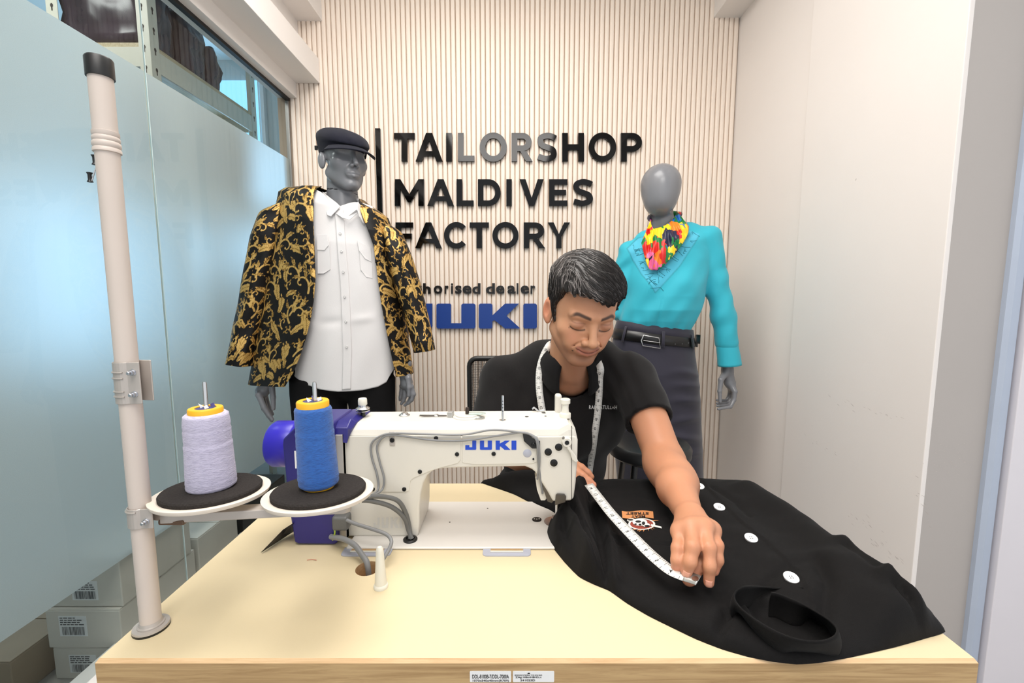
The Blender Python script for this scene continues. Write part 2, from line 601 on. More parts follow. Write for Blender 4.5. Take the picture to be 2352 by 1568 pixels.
# the partition: glass sheets, frosted film, plinth
zp = 0.125
tag(box('baseboard_left', (XG - 0.05, -1.8, 0), (XG + 0.035, YW, zp), M['white_trim'], bev=0.003), kind='structure')
win = thing('window_1', (XG, 0.8, zp), kind='structure')
YJ = float(atx(436, 1317, XG)[1] + atx(328, 167, XG)[1]) / 2
zf0, zf1 = float(atx(436, 1186, XG)[2] + atx(0, 1472, XG)[2]) / 2, float(atx(78, 0, XG)[2] + atx(672, 372, XG)[2]) / 2
for nm, a, b in (('glass_pane', -1.7, YJ - 0.0015), ('glass_pane', YJ + 0.0015, YW - 0.006)):
    mesh(nm, [(XG, a, zp), (XG, b, zp), (XG, b, zt), (XG, a, zt)], [[0, 1, 2, 3]], M['pane'], win)
    g = mesh('frosted_film', [(XG - 0.006, a, zf0), (XG - 0.006, b, zf0), (XG - 0.006, b, zf1), (XG - 0.006, a, zf1)], [[0, 1, 2, 3]], M['film'], win)
box('joint_strip', (XG - 0.004, YJ - 0.0010, zp), (XG + 0.0005, YJ + 0.0010, zt), material('joint_silicone', (196, 214, 214), 0.3), win)
box('edge_channel', (XG - 0.012, YW - 0.008, zp), (XG + 0.006, YW, zt), M['alu'], win)
# ------------------------------------------------------------------ sewing table
TZ = 0.76
TX0, TX1, TY0, TY1 = -0.535, 0.535, 0.0, 0.507
table = thing('sewing_table', (0, 0.25, 0), 'cream laminate sewing machine table with oak edge in the foreground', 'table')
hole = atz(845, 1305, TZ)
HR = 0.0195
# laminate top with a round cable hole
bm = bmesh.new()
k = 28
ring = [bm.verts.new((hole[0] + HR * math.cos(2 * math.pi * i / k), hole[1] + HR * math.sin(2 * math.pi * i / k), TZ)) for i in range(k)]
e_in = [bm.edges.new((ring[i], ring[(i + 1) % k])) for i in range(k)]
cor = [bm.verts.new((x, y, TZ)) for x, y in ((TX0 + .003, TY0 + .003), (TX1 - .003, TY0 + .003), (TX1 - .003, TY1 - .003), (TX0 + .003, TY1 - .003))]
e_out = [bm.edges.new((cor[i], cor[(i + 1) % 4])) for i in range(4)]
bmesh.ops.triangle_fill(bm, use_beauty=True, edges=e_in + e_out)
bmesh.ops.recalc_face_normals(bm, faces=bm.faces)
if sum(f.normal.z for f in bm.faces) < 0:
    bmesh.ops.reverse_faces(bm, faces=bm.faces)
vs = [v.co[:] for v in bm.verts]
bm.verts.index_update()
fs = [[v.index for v in f.verts] for f in bm.faces]
bm.free()
mesh('laminate_top', vs, fs, M['laminate'], table)
hole_v = [(hole[0] + HR * math.cos(2 * math.pi * i / k), hole[1] + HR * math.sin(2 * math.pi * i / k), z) for z in (TZ, TZ - 0.04) for i in range(k)]
o = mesh('cable_hole', hole_v, [[i, k + i, k + (i + 1) % k, (i + 1) % k] for i in range(k)], M['ply'], table)
# chamfered ply rim and oak veneer edges, one per side
c = 0.0045
def rim(name, a, b, na, mat, mat2):
    a, b, na = np.array(a, float), np.array(b, float), np.array(na, float)
    t = (b - a) / np.linalg.norm(b - a)
    i0, i1 = a - na * .003 + t * .003, b - na * .003 - t * .003
    v = [(*i0, TZ), (*i1, TZ), (*b, TZ - c), (*a, TZ - c)]
    mesh('chamfer_strip', v, [[0, 1, 2, 3]], mat, table)
    v = [(*a, TZ - c), (*b, TZ - c), (*b, TZ - 0.04), (*a, TZ - 0.04)]
    mesh(name, v, [[0, 1, 2, 3]], mat2, table)
rim('edge_band', (TX1, TY0), (TX0, TY0), (0, -1), M['ply'], M['edge_wood'])
rim('edge_band', (TX0, TY1), (TX1, TY1), (0, 1), M['ply'], M['edge_wood'])
rim('edge_band', (TX0, TY0), (TX0, TY1), (-1, 0), M['ply'], M['edge_wood_y'])
rim('edge_band', (TX1, TY1), (TX1, TY0), (1, 0), M['ply'], M['edge_wood_y'])
box('underside', (TX0 + .001, TY0 + .001, TZ - 0.0405), (TX1 - .001, TY1 - .001, TZ - 0.0385), M['ply'], table)
for sx in (-1, 1):                 # white steel stand
    x = sx * 0.40
    box('stand_foot', (x - .03, 0.02, 0.0), (x + .03, 0.49, 0.03), M['white_metal'], table, bev=.004)
    box('stand_leg', (x - .025, 0.20, 0.03), (x + .025, 0.31, TZ - 0.075), M['white_metal'], table, bev=.004)
    box('stand_head', (x - .025, 0.03, TZ - 0.075), (x + .025, 0.48, TZ - 0.0405), M['white_metal'], table, bev=.004)
box('stand_rail', (-.375, 0.235, 0.2), (.375, 0.275, 0.24), M['white_metal'], table, bev=.004)
# stickers on the front edge
def sticker(px0, px1, lines, label):
    a, b = at(px0, 1541, TY0 - .0004), at(px1, 1541, TY0 - .0004)
    z1 = a[2]; z0 = z1 - 0.0145
    pl = []
    r = .0012
    for cx, cz, s in ((b[0] - r, z1 - r, 0), (a[0] + r, z1 - r, 1), (a[0] + r, z0 + r, 2), (b[0] - r, z0 + r, 3)):
        for q in range(4):
            t = math.pi / 2 * (s + q / 3)
            pl.append((cx + r * math.cos(t), cz + r * math.sin(t)))
    st = prism('sticker', pl, TY0 - .0005, TY0 + .0002, 'y', M['label'], table)
    geo = []
    for s, x, z, w, h in lines:
        v, f = text_mesh(s, 1.0, 0.02)
        v = v - v.min(0)
        v = v / v.max(0) * np.array([w, h])
        v = np.stack([a[0] + x + v[:, 0], np.full(len(v), TY0 - .0008), z1 - z - h + v[:, 1]], 1)
        geo.append((v, f))
    V, Fq = join_geo(geo)
    mesh('sticker_print', V, Fq, M['ink'], st)
    return st, a, z1
sticker(1079, 1174, [('DDL-8100B-7/DDL-7000A', .003, .0042, .0445, .0052), ('1070x540x40mm(R709)', .0034, .0108, .0440, .0034)], 'left sticker')
st, a, z1 = sticker(1178, 1273, [('SENSODE INTEGRAL TCD SDN BHD', .002, .0042, .0335, .0016), ('ZAg H8mH8H5.n', .003, .0066, .0315, .0028), ('241023D', .009, .0104, .018, .0026)], 'right sticker')
mesh('sticker_emblem', [(a[0] + .017, TY0 - .0009, z1 - .0032), (a[0] + .0212, TY0 - .0009, z1 - .0032), (a[0] + .0196, TY0 - .0009, z1 - .0014)], [[0, 1, 2]], M['ink'], st)
# small loose thread ends
tube('thread_scrap', [atz(705, 1286, TZ + .001), atz(716, 1284, TZ + .0012), atz(727, 1286, TZ + .001)], .0004, material('red_thread', (196, 92, 70), .8), None, n=6)
tag(bpy.data.objects['thread_scrap'], 'short red thread end lying on table below the motor', 'thread')

# grey hinge plates let into the table edge of the machine bed
def plate(px, label, half_w=.041):
    c0 = atz(px, 1272, TZ)
    y0, y1 = 0.213, 0.238
    rr = .007
    pl = []
    for cx, cy, s in ((c0[0] + half_w - rr, y1, 0), (c0[0] - half_w + rr, y1, 1), (c0[0] - half_w + rr, y0 + rr, 2), (c0[0] + half_w - rr, y0 + rr, 3)):
        if s < 2:
            pl.append((c0[0] + (half_w if s == 0 else -half_w), y1))
        else:
            for q in range(5):
                t = math.pi / 2 * (s + q / 4)
                pl.append((cx + rr * math.cos(t), cy + rr * math.sin(t)))
    tp = prism('hinge_plate', pl, TZ - .0005, TZ + .0022, 'z', M['grey_plate'], None, bev=.0006)
    tag(tp, label, 'hinge')
    box('hinge_slot', (c0[0] - .028, y0 + .009, TZ + .0018), (c0[0] + .028, y1 - .002, TZ + .0026), M['edge_wood'], tp)
    tube('hinge_pin', [(c0[0] - .028, y0 + .010, TZ + .0032), (c0[0] + .028, y0 + .010, TZ + .0032)], .0013, M['cream_plastic'], tp, n=8)
plate(1164, 'grey hinge plate in front of the bare middle of machine bed')
plate(841, 'grey hinge plate beside the cable hole', .042)

# tapered peg the machine head leans on
pegp = atz(875, 1348, TZ)
lathe('head_rest_peg', [(.0105, 0), (.0108, .003), (.0100, .005), (.0088, .0062), (.0080, .02), (.0056, .058), (.0050, .0615), (.0032, .0645), (0, .0655)], pegp, M['cream_plastic'], None, n=24)
tag(bpy.data.objects['head_rest_peg'], 'cream tapered plastic peg standing on table near cable hole', 'peg')

# ------------------------------------------------------------------ thread stand
PX, PY = -0.508, 0.052
stand = thing('thread_stand', (PX, PY, TZ), 'tall beige two-cone thread stand bolted to the table corner', 'thread stand')
pz = lambda py: float(at(300, py, PY)[2])
R = .0118
lathe('pole_lower', [(R, 0.004), (R, pz(345) - TZ)], (PX, PY, TZ), M['pole'], stand, n=28)
ztop = float(at(218, 150, PY)[2])
zc0, zc1 = float(at(240, 352, PY)[2]), float(at(232, 303, PY)[2])
lathe('pole_upper', [(R * 1.0, zc1 - TZ), (R * 1.0, ztop - TZ)], (PX, PY, TZ), M['pole'], stand, n=28)
cp = []
hh = zc1 - zc0
for f_, r_ in ((0, R * 1.02), (.02, R * 1.15), (.16, R * 1.15), (.22, R * 1.06), (.30, R * 1.15), (.46, R * 1.15), (.52, R * 1.05), (.58, R * 1.12), (.70, R * 1.12), (.76, R * 1.04), (.82, R * 1.10), (.98, R * 1.10), (1.0, R)):
    cp.append((r_, zc0 - TZ + f_ * hh))
lathe('coupling', cp, (PX, PY, TZ), M['pole'], stand, n=28)
lathe('pole_cap', [(R * 1.14, ztop - TZ - .014), (R * 1.14, ztop - TZ + .006), (R * 1.05, ztop - TZ + .008), (0, ztop - TZ + .008)], (PX, PY, TZ), M['black_plastic'], stand, n=28)
lathe('rubber_washer', [(.0205, 0), (.0205, .003)], (PX, PY, TZ), M['black_plastic'], stand, n=32)
lathe('steel_flange', [(.0205, .003), (.0200, .0055), (.0150, .0060), (.0150, .0075), (.0132, .0085), (.0122, .012)], (PX, PY, TZ), M['bracket'], stand, n=32)

def clamp(name, z0, z1, nb, ribs):
    t = thing(name, (PX, PY, z0), parent=stand)
    # wrap plate around the pole, two flanges to the right
    pl = []
    for q in range(19):
        a = math.radians(52 + 256 * q / 18)
        pl.append((PX + (R + .0022) * math.cos(a), PY + (R + .0022) * math.sin(a)))
    fl = .0225
    front = [(PX + fl, PY - .0078), (PX + fl, PY - .0100)]
    inner = []
    for q in range(19):
        a = math.radians(308 - 256 * q / 18)
        inner.append((PX + (R + .0004) * math.cos(a), PY + (R + .0004) * math.sin(a)))
    poly = [(PX + fl, PY + .0100)] + pl + [(PX + fl, PY - .0100), (PX + fl, PY - .0080)] + inner + [(PX + fl, PY + .0080)]
    o = prism('clamp_plate', poly, z0, z1, 'z', M['bracket'], t)
    bevel(o, .0006, 1)
    for r_ in ribs:
        zz = z0 + (z1 - z0) * r_
        rr = [(PX + (R + .0026) * math.cos(math.radians(a)), PY + (R + .0026) * math.sin(math.radians(a)), zz) for a in range(190, 300, 10)]
        tube('rib', rr, .0011, M['bracket'], t, n=6)
    for b_ in nb:
        zz = z0 + (z1 - z0) * b_
        bx = PX + .0155
        lathe('bolt', [(.0042, 0), (.0042, .0012), (.0034, .0014), (.0034, .0045), (.0024, .0046), (.0024, .0080), (.0018, .0085), (0, .0085)], (bx, PY - .0100, zz), M['zinc'], t, n=6, axis=(0, -1, 0))
    return t
clamp('upper_clamp', pz(923), pz(829), (.24, .76), (.18, .30, .62, .76))
clamp('lower_clamp', pz(1204), pz(1160), (.38,), (.86,))

# arm with the two cone discs
D1 = atz(488, 1129, .93)
D2 = atz(734, 1130, .93)
DAX = np.array([0, .07, 1.0]); DAX /= np.linalg.norm(DAX)
ydir = np.array([D2[0] - D1[0], D2[1] - D1[1]]); ydir /= np.linalg.norm(ydir)
armz = .9115
A0 = np.array([PX + .020, PY + .012])
A1 = np.array(D2[:2]) + ydir * .032
nrm = np.array([-(A1 - A0)[1], (A1 - A0)[0]]); nrm /= np.linalg.norm(nrm)
hwid = .010
armpoly = [tuple(A0 - nrm * hwid), tuple(A1 - nrm * hwid)] + [tuple(A1 + hwid * (-nrm * math.cos(t) + (A1 - A0) / np.linalg.norm(A1 - A0) * math.sin(t))) for t in np.linspace(0.2, math.pi - .2, 9)] + [tuple(A1 + nrm * hwid), tuple(A0 + nrm * hwid)]
o = prism('arm', armpoly, armz - .008, armz + .004, 'z', M['bracket'], stand); bevel(o, .0012, 2)
prism('arm_end_block', [tuple(A0 - nrm * .008 - ydir * .004), tuple(A0 - nrm * .008 + ydir * .03), tuple(A0 + nrm * .008 + ydir * .03), tuple(A0 + nrm * .008 - ydir * .004)], armz - .011, armz - .004, 'z', material('brown_bakelite', (96, 72, 54), .5), stand, bev=.002)
for D, lab in ((D1, 'a'), (D2, 'b')):
    lathe('cone_disc', [(.006, .004 - .012), (.060, .004 - .0095), (.0690, -.0045), (.0708, -.001), (.0708, .0006), (.0690, .0012), (.058, -.0005), (.0, -.0005)], D, M['disc'], stand, n=64, axis=DAX)
    lathe('foam_pad', [(.0600, .0), (.0605, .0045), (.0590, .0066), (.03, .0072), (0, .0072)], D, M['felt'], stand, n=64, axis=DAX)
    lathe('spindle', [(.0028, .0), (.0028, .150), (.0022, .1535), (0, .154)], D, M['steel'], stand, n=16)
    b_ = np.array(D) - np.array([0, 0, .012]) + np.array([.012, -.0122, 0])
    box('arm_tab', (b_[0] - .0015, b_[1] - .002, armz - .0055), (b_[0] + .0015, b_[1] + .002, armz + .001), M['cream_plastic'], stand)
# thread guide at the top, seen edge on
gz = pz(385)
tube('guide_wire', [(PX + .0, PY + .004, gz + .008), (float(at(212, 385, PY)[0]), PY + .004, gz), (float(at(203, 416, PY)[0]), PY + .004, pz(416))], .0007, M['steel'], stand, n=6)
for dx, dz in ((float(at(210, 365, PY)[0]) - PX, pz(365) - gz), (float(at(199, 405, PY)[0]) - PX, pz(405) - gz)):
    lathe('guide_grommet', [(.0016, -.006), (.0032, -.0055), (.0020, -.003), (.0020, .003), (.0032, .0055), (.0016, .006)], (PX + dx, PY + .004, gz + dz), M['black_plastic'], stand, n=14)

# ------------------------------------------------------------------ thread cones
def thread_material(name, c1, c2):
    m = bpy.data.materials.new(name)
    m.use_nodes = True
    N = NT(m)
    b = m.node_tree.nodes['Principled BSDF']
    b.inputs['Roughness'].default_value = 0.75
    b.inputs['Sheen Weight'].default_value = 0.25
    tc = N.n('ShaderNodeTexCoord')
    sp = N.n('ShaderNodeSeparateXYZ')
    N.l(tc.outputs['UV'], sp.inputs[0])
    tot = None
    for slope, freq in ((0.22, 55.0), (-0.20, 42.0)):
        mu = N.n('ShaderNodeMath', operation='MULTIPLY', i_1=slope); N.l(sp.outputs[0], mu.inputs[0])
        ad = N.n('ShaderNodeMath', operation='ADD'); N.l(mu.outputs[0], ad.inputs[0]); N.l(sp.outputs[1], ad.inputs[1])
        cb = N.n('ShaderNodeCombineXYZ'); N.l(ad.outputs[0], cb.inputs[1])
        m0 = N.n('ShaderNodeMath', operation='MULTIPLY', i_1=.16); N.l(sp.outputs[0], m0.inputs[0]); N.l(m0.outputs[0], cb.inputs[0])
        nz = N.n('ShaderNodeTexNoise', i_Scale=freq, i_Detail=5.0, i_Roughness=.7)
        N.l(cb.outputs[0], nz.inputs['Vector'])
        if tot is None: tot = nz.outputs['Fac']
        else:
            mm = N.n('ShaderNodeMath', operation='MINIMUM'); N.l(tot, mm.inputs[0]); N.l(nz.outputs['Fac'], mm.inputs[1]); tot = mm.outputs[0]
    rp = N.n('ShaderNodeValToRGB')
    e = rp.color_ramp.elements
    e[0].position, e[0].color = .33, (*lin(c2), 1)
    e[1].position, e[1].color = .50, (*lin(c1), 1)
    N.l(tot, rp.inputs[0]); N.l(rp.outputs[0], b.inputs['Base Color'])
    bp = N.n('ShaderNodeBump', i_Strength=.9, i_Distance=.002); N.l(tot, bp.inputs['Height']); N.l(bp.outputs[0], b.inputs['Normal'])
    return m
def cone(D, rb, rt, z0, h, label, mat, seed, lean):
    base = np.array(D) + [0, 0, .0075]
    t = thing('thread_cone', base, label, 'thread cone')
    n, nv = 56, 40
    rn = np.random.default_rng(seed)
    prof = []
    for i in range(nv):
        s = i / (nv - 1)
        e = min(1, s / .03, (1 - s) / .03)
        r = rb + (rt - rb) * s - .004 * (1 - e) + rn.normal(0, .00022)
        prof.append((r, z0 + h * s))
    prof = [(.012, z0)] + prof + [(.018, z0 + h)]
    V, UV = [], []
    for r, z in prof:
        for j in range(n):
            a = 2 * math.pi * j / n
            V.append((base[0] + lean * z + r * math.cos(a), base[1] + r * math.sin(a), base[2] + z))
            UV.append((abs(j / n * 2 - 1), z / .1))
    o = mesh('thread_winding', V, grid_faces(n, len(prof), True), mat, t, smooth=True, uv=UV)
    fix_normals(o)
    lathe('cone_rim', [(.0205, z0 + h - .004), (.0205, z0 + h + .0055), (.0195, z0 + h + .0068), (.0125, z0 + h + .0068), (.0120, z0 + h - .003)], (base[0] + lean * h, base[1], base[2]), M['yellow'], t, n=40)
    lathe('cone_core', [(.0125, z0 + h + .001), (.0125, z0 + h + .0058), (.0035, z0 + h + .0062)], (base[0] + lean * h, base[1], base[2]), material('core_label', (58, 62, 110), .5), t, n=30)
    if z0 > 0.001:
        lathe('cone_base', [(rb - .007, 0), (rb - .005, z0 + .001)], base, M['yellow'], t, n=40)
    # torn paper bits at the spindle
    for q in range(3):
        a = q * 2.1 + seed
        c0 = np.array([base[0] + lean * h + .007 * math.cos(a), base[1] + .007 * math.sin(a), base[2] + z0 + h + .0058])
        mesh('paper_shred', [c0, c0 + [.005, .001, .002], c0 + [.004 * math.cos(a), .002, .006], c0 + [-.002, .001, .004]], [[0, 1, 2, 3]], M['label'] if q else material('violet_paper', (84, 80, 140), .6), t)
    return t
LIL = thread_material('lilac_thread', (200, 194, 216), (172, 166, 192))
BLU = thread_material('blue_thread', (36, 98, 178), (24, 72, 142))
cone(D1, .0300, .0266, .0, .104, 'lilac thread cone on the disc beside the pole', LIL, 1, -.01)
cone(D2, .0262, .0232, .0035, .1105, 'royal blue thread cone on the disc before the motor', BLU, 2, -.03)
# ------------------------------------------------------------------ sewing machine
mach = thing('sewing_machine', (-0.08, 0.32, TZ), 'white industrial sewing machine with violet-blue motor on the table', 'sewing machine')
BZ = TZ + .005
YM = .268                     # back face of the arm, towards the camera
YF = .372                     # far face
def mp(px, py, Y=YM):
    p = at(px, py, Y); return (float(p[0]), float(p[2]))
o = box('bed', (-.317, .232, TZ + .0003), (.160, .404, BZ), M['bedmetal'], mach, bev=.0025, seg=3)
# arm and column silhouette, rounded at the throat
sil = [(788, 1003), (1322, 1000)]
right = [(1327, 1010), (1326, 1060), (1322, 1110), (1318, 1145)]
bottom = [(1310, 1150), (1270, 1152)]
headl = [(1258, 1130), (1240, 1102), (1231, 1086), (1222, 1078), (1206, 1071)]
arch = [(1100, 1073), (1010, 1076), (994, 1081), (981, 1092), (972, 1110), (966, 1135), (963, 1165), (963, 1200), (960, 1240)]
left = [(790, 1240)]
poly = [mp(*p) for p in sil + right + bottom + headl + arch + left]
poly = [(x, max(z, BZ - .001)) for x, z in poly]
o = prism('arm_body', poly, YM, YF, 'y', M['mach'], mach, bev=.0035, seg=3)
shade_auto(o, 30)
# top cover: slanting sides, lower at the motor end
zA, zB = mp(900, 1001)[1], mp(900, 975)[1]
xl, xr = mp(789, 1000)[0], mp(1322, 1000)[0]
top = []
sec = []
for (x, zt_, ins) in ((xl, zA + .001, .002), (xl + .012, zB - .004, .010), (xl + .022, zB, .012), (xr - .030, zB + .002, .012), (xr - .012, zB + .001, .006), (xr - .002, zB - .008, .002), (xr, zA, .001)):
    sec.append([(x, YM + .0015, zA), (x, YM + .0015 + ins * .35, zA + (zt_ - zA) * .45), (x, YM + .0015 + ins, zt_ - .002 * (zt_ > zA + .003)), (x, YM + ins + .006, zt_), (x, YF - ins - .006, zt_), (x, YF - ins, zt_ - .002 * (zt_ > zA + .003)), (x, YF - .0015, zA)])
V = [p for s in sec for p in s]
Fq = grid_faces(7, len(sec)).tolist()
Fq += [[0, 1, 2, 3, 4, 5, 6], [42 + i for i in range(7)][::-1]]
o = mesh('top_cover', V, Fq, M['mach'], mach); fix_normals(o); bevel(o, .0012, 2, .5); 
# face plate on the right end
fp = [mp(1312, 975), mp(1322, 985), mp(1328, 1012), mp(1327, 1062), mp(1323, 1112), mp(1318, 1146), mp(1309, 1147), mp(1311, 1060)]
prism('face_plate', fp, YM + .004, YF - .004, 'y', M['mach'], mach, bev=.002)
tube('plate_seam', [(mp(1313, y)[0], YM - .0002, mp(1313, y)[1]) for y in (978, 1010, 1060, 1110, 1146)], .0006, M['dark_steel'], mach, n=6)
# rear covers, thin plates proud of the casting
def plate_y(name, pts, y0, y1, mat, bev=.0008, parent=mach):
    return prism(name, [mp(*p, Y=YM) for p in pts], y0, y1, 'y', mat, parent, bev=bev)
plate_y('rear_cover', [(790, 1008), (790, 1120), (858, 1129), (932, 1129), (940, 1126), (943, 1104), (950, 1097), (990, 1080), (1020, 1071), (1052, 1063), (1058, 1055), (1058, 1000), (800, 1001)], YM - .0016, YM + .001, M['mach'])
arcs = [(1232 + 10 * math.cos(t), 1030 + 30 * math.sin(t)) for t in np.linspace(-1.4, 1.5, 8)]
plate_y('logo_cover', [(1062, 1000), (1062, 1062), (1090, 1066), (1222, 1064)] + arcs[::-1] + [(1200, 994)], YM - .0013, YM + .001, M['mach'])
# JUKI lettering
def juki(x0, x1, yt, yb, Yp, parent, mat, depth, name, Ymap):
    """block lettering in a px box"""
    W = x1 - x0; H = yb - yt
    G = {
        'J': [(.136, 0), (.214, 0), (.214, .93), (.20, 1), (0, 1), (0, .50), (.079, .50), (.079, .72), (.136, .72)],
        'U': [(.286, 0), (.368, 0), (.368, .72), (.44, .72), (.44, 0), (.522, 0), (.522, .95), (.50, 1), (.31, 1), (.286, .95)],
        'K': [(.595, 0), (.677, 0), (.677, .32), (.78, 0), (.87, 0), (.775, .42), (.885, 1), (.77, 1), (.69, .62), (.677, .66), (.677, 1), (.595, 1)],
        'I': [(.905, 0), (1, 0), (1, 1), (.905, 1)]}
    out = []
    for k_ in 'JUKI':
        pl = []
        for u, v in G[k_]:
            p = at(x0 + W * u, yt + H * v, Ymap); pl.append((float(p[0]), float(p[2])))
        out.append(prism(name, pl, Yp, Yp + depth, 'y', mat, parent))
    return out
logo_ink = material('logo_blue_ink', (12, 66, 190), .35)
juki(1069, 1186, 1011, 1032, YM - .0018, mach, logo_ink, .0006, 'logo_letter', YM)
# faint cast lettering low on the column
emb = material('embossed_grey', (206, 203, 197), .4)
juki(858, 924, 1188, 1212, YM - .0006, mach, emb, .0006, 'cast_letter', YM)
# screws
def screw(px, py, r, name='cover_screw', yb=YM - .0016):
    p = at(px, py, YM)
    o = lathe(name, [(r, 0), (r, .0012), (r * .8, .002), (r * .35, .002), (r * .3, .0012), (0, .0012)], (p[0], yb, p[2]), M['screw_black'], mach, n=18, axis=(0, -1, 0))
    return o
for px, py in ((792, 1010), (1002, 1005), (1050, 1042), (965, 1082), (929, 1122), (857, 1122), (1134, 1041)):
    screw(px, py, .0038)
for px, py in ((1259, 1037), (1283, 1026), (1272, 1062)):
    p = at(px, py, YM)
    lathe('bushing_ring', [(.0088, 0), (.0088, .0008), (0, .0008)], (p[0], YM - .0002, p[2]), M['mach'], mach, n=24, axis=(0, -1, 0))
    screw(px, py, .0066, 'plug_screw', YM - .0008)
screw(1225, 1053, .0018)
p = at(1211, 1040, YM)
lathe('oil_window', [(.0075, 0), (.0075, .0004), (.0066, .0010), (0, .0010)], (p[0], YM - .0012, p[2]), M['grey_plate'], mach, n=28, axis=(0, -1, 0))
# earth symbol
p = at(801, 1166, YM)
def ringf(cx, cz, r, w, y, n=24):
    v = [(cx + (r + s * w) * math.cos(2 * math.pi * i / n), y, cz + (r + s * w) * math.sin(2 * math.pi * i / n)) for s in (-.5, .5) for i in range(n)]
    return v, [[i, (i + 1) % n, n + (i + 1) % n, n + i] for i in range(n)]
def quad(x0, x1, z0, z1, y): return [(x0, y, z0), (x1, y, z0), (x1, y, z1), (x0, y, z1)], [[0, 1, 2, 3]]
V, Fq = join_geo([ringf(p[0], p[2], .0045, .0008, YM - .0006), quad(p[0] - .0003, p[0] + .0003, p[2] - .0005, p[2] + .003, YM - .0006), quad(p[0] - .0028, p[0] + .0028, p[2] - .0006, p[2], YM - .0006), quad(p[0] - .0016, p[0] + .0016, p[2] - .0019, p[2] - .0013, YM - .0006)])
mesh('earth_symbol', V, Fq, M['ink'], mach)
# cable clip, black bracket, presser lever
a, b = mp(895, 990), mp(908, 1022)
box('cable_clip', (a[0], YM - .0035, b[1]), (b[0], YM - .0015, a[1]), M['bracket'], mach, bev=.0012)
screw(902, 1009, .0042, 'clip_screw', YM - .0035)
plate_y('thread_bracket', [(1200, 991), (1215, 991), (1222, 1003), (1240, 1010), (1240, 1027), (1222, 1027), (1203, 1010)], YM - .007, YM - .0045, M['black_plastic'])
screw(1225, 1018, .0040, 'bracket_screw', YM - .007)
p = at(1301, 1013, YM)
lathe('lever_hub', [(.0088, 0), (.0088, .006), (.0075, .0085), (.0040, .0085), (.0038, .006), (0, .006)], (p[0], YM, p[2]), M['mach'], mach, n=24, axis=(0, -1, 0))
lathe('lever_pin', [(.0036, 0), (.0036, .0092), (0, .0092)], (p[0], YM, p[2]), M['screw_black'], mach, n=16, axis=(0, -1, 0))
lv = [mp(1300, 1024), mp(1306, 1020), mp(1312, 1030), mp(1322, 1044), mp(1327, 1056), mp(1320, 1058), mp(1313, 1052), mp(1308, 1036)]
prism('presser_lever', lv, YM - .0085, YM - .0045, 'y', M['mach'], mach, bev=.0015)
tube('lever_tab', [(p[0] - .006, YM - .002, p[2] + .006), (p[0] - .006, YM - .007, p[2] + .009)], .0022, M['dark_steel'], mach, n=8)
# parts on the top cover
tzp = zB + .0005
yt = (YM + YF) / 2
def topat(px, py):  # point of the cover top
    return atz(px, py, tzp)
q = topat(834, 956)
lathe('tension_stem', [(.0042, 0), (.0042, .008)], (q[0], q[1], tzp), M['black_plastic'], mach, n=16)
lathe('tension_discs', [(.0060, .008), (.0125, .011), (.0128, .0122), (.0070, .0135), (.0125, .0148), (.0128, .0160), (.0080, .0190), (.0078, .0225)], (q[0], q[1], tzp), M['steel'], mach, n=32)
lathe('tension_knob', [(.0078, .0225), (.0084, .0235), (.0082, .0320), (.0072, .0345), (0, .0345)], (q[0], q[1], tzp), M['cream_plastic'], mach, n=28)
q = topat(929, 954)
lathe('oil_sight', [(.0105, 0), (.0105, .0015), (.0075, .0030), (.0060, .0055), (.0030, .0065), (0, .0065)], (q[0], q[1], tzp), M['steel'], mach, n=24)
q = topat(995, 957)
prism('thread_hook', [(q[0] - .026, q[1] - .003), (q[0] - .018, q[1]), (q[0] - .026, q[1] + .003), (q[0] - .010, q[1] + .003), (q[0] + .024, q[1] + .0015), (q[0] + .026, q[1] - .002), (q[0] - .008, q[1] - .002)], tzp + .002, tzp + .0032, 'z', M['dark_steel'], mach)
lathe('hook_screw', [(.0045, 0), (.0045, .0035), (.003, .005), (0, .005)], (q[0] + .006, q[1], tzp), M['steel'], mach, n=18)
q = topat(1072, 957)
lathe('winder_base', [(.026, 0), (.026, .002), (.021, .0032), (.021, .005), (.012, .0055), (0, .0055)], (q[0], q[1], tzp), M['mach'], mach, n=36)
lathe('winder_spindle', [(.0035, .005), (.0035, .014), (.0028, .018), (0, .0185)], (q[0] + .001, q[1], tzp), material('brown_spindle', (48, 34, 26), .4), mach, n=14)
prism('winder_latch', [(q[0] + .004, q[1] - .008), (q[0] + .028, q[1] - .006), (q[0] + .036, q[1] + .001), (q[0] + .028, q[1] + .006), (q[0] + .004, q[1] + .004)], tzp + .005, tzp + .0085, 'z', material('pale_green_steel', (196, 208, 200), .25, metal=.5), mach, bev=.001)
prism('winder_guard', [(q[0] - .036, q[1] - .006), (q[0] - .026, q[1] - .008), (q[0] - .024, q[1] + .006), (q[0] - .034, q[1] + .006)], tzp, tzp + .010, 'z', material('grey_steel_guard', (178, 178, 176), .3, metal=.6), mach, bev=.001)
lathe('winder_dial', [(.011, 0), (.011, .0018), (.007, .0024), (.005, .0024), (.0045, .0014), (0, .0014)], (q[0] + .024, q[1] - .013, tzp), M['steel'], mach, n=28)
q = topat(1155, 965)
lathe('spool_pin', [(.0085, 0), (.0085, .0008), (.0024, .0012), (.0024, .044), (.0018, .046), (0, .046)], (q[0], q[1], tzp), M['steel'], mach, n=16)
for i_ in range(4):
    lathe('pin_hole', [(.0009, 0), (.0009, .0004), (0, .0004)], (q[0], q[1] - .0023, tzp + .036 - i_ * .006), M['ink'], mach, n=8, axis=(0, -1, 0))
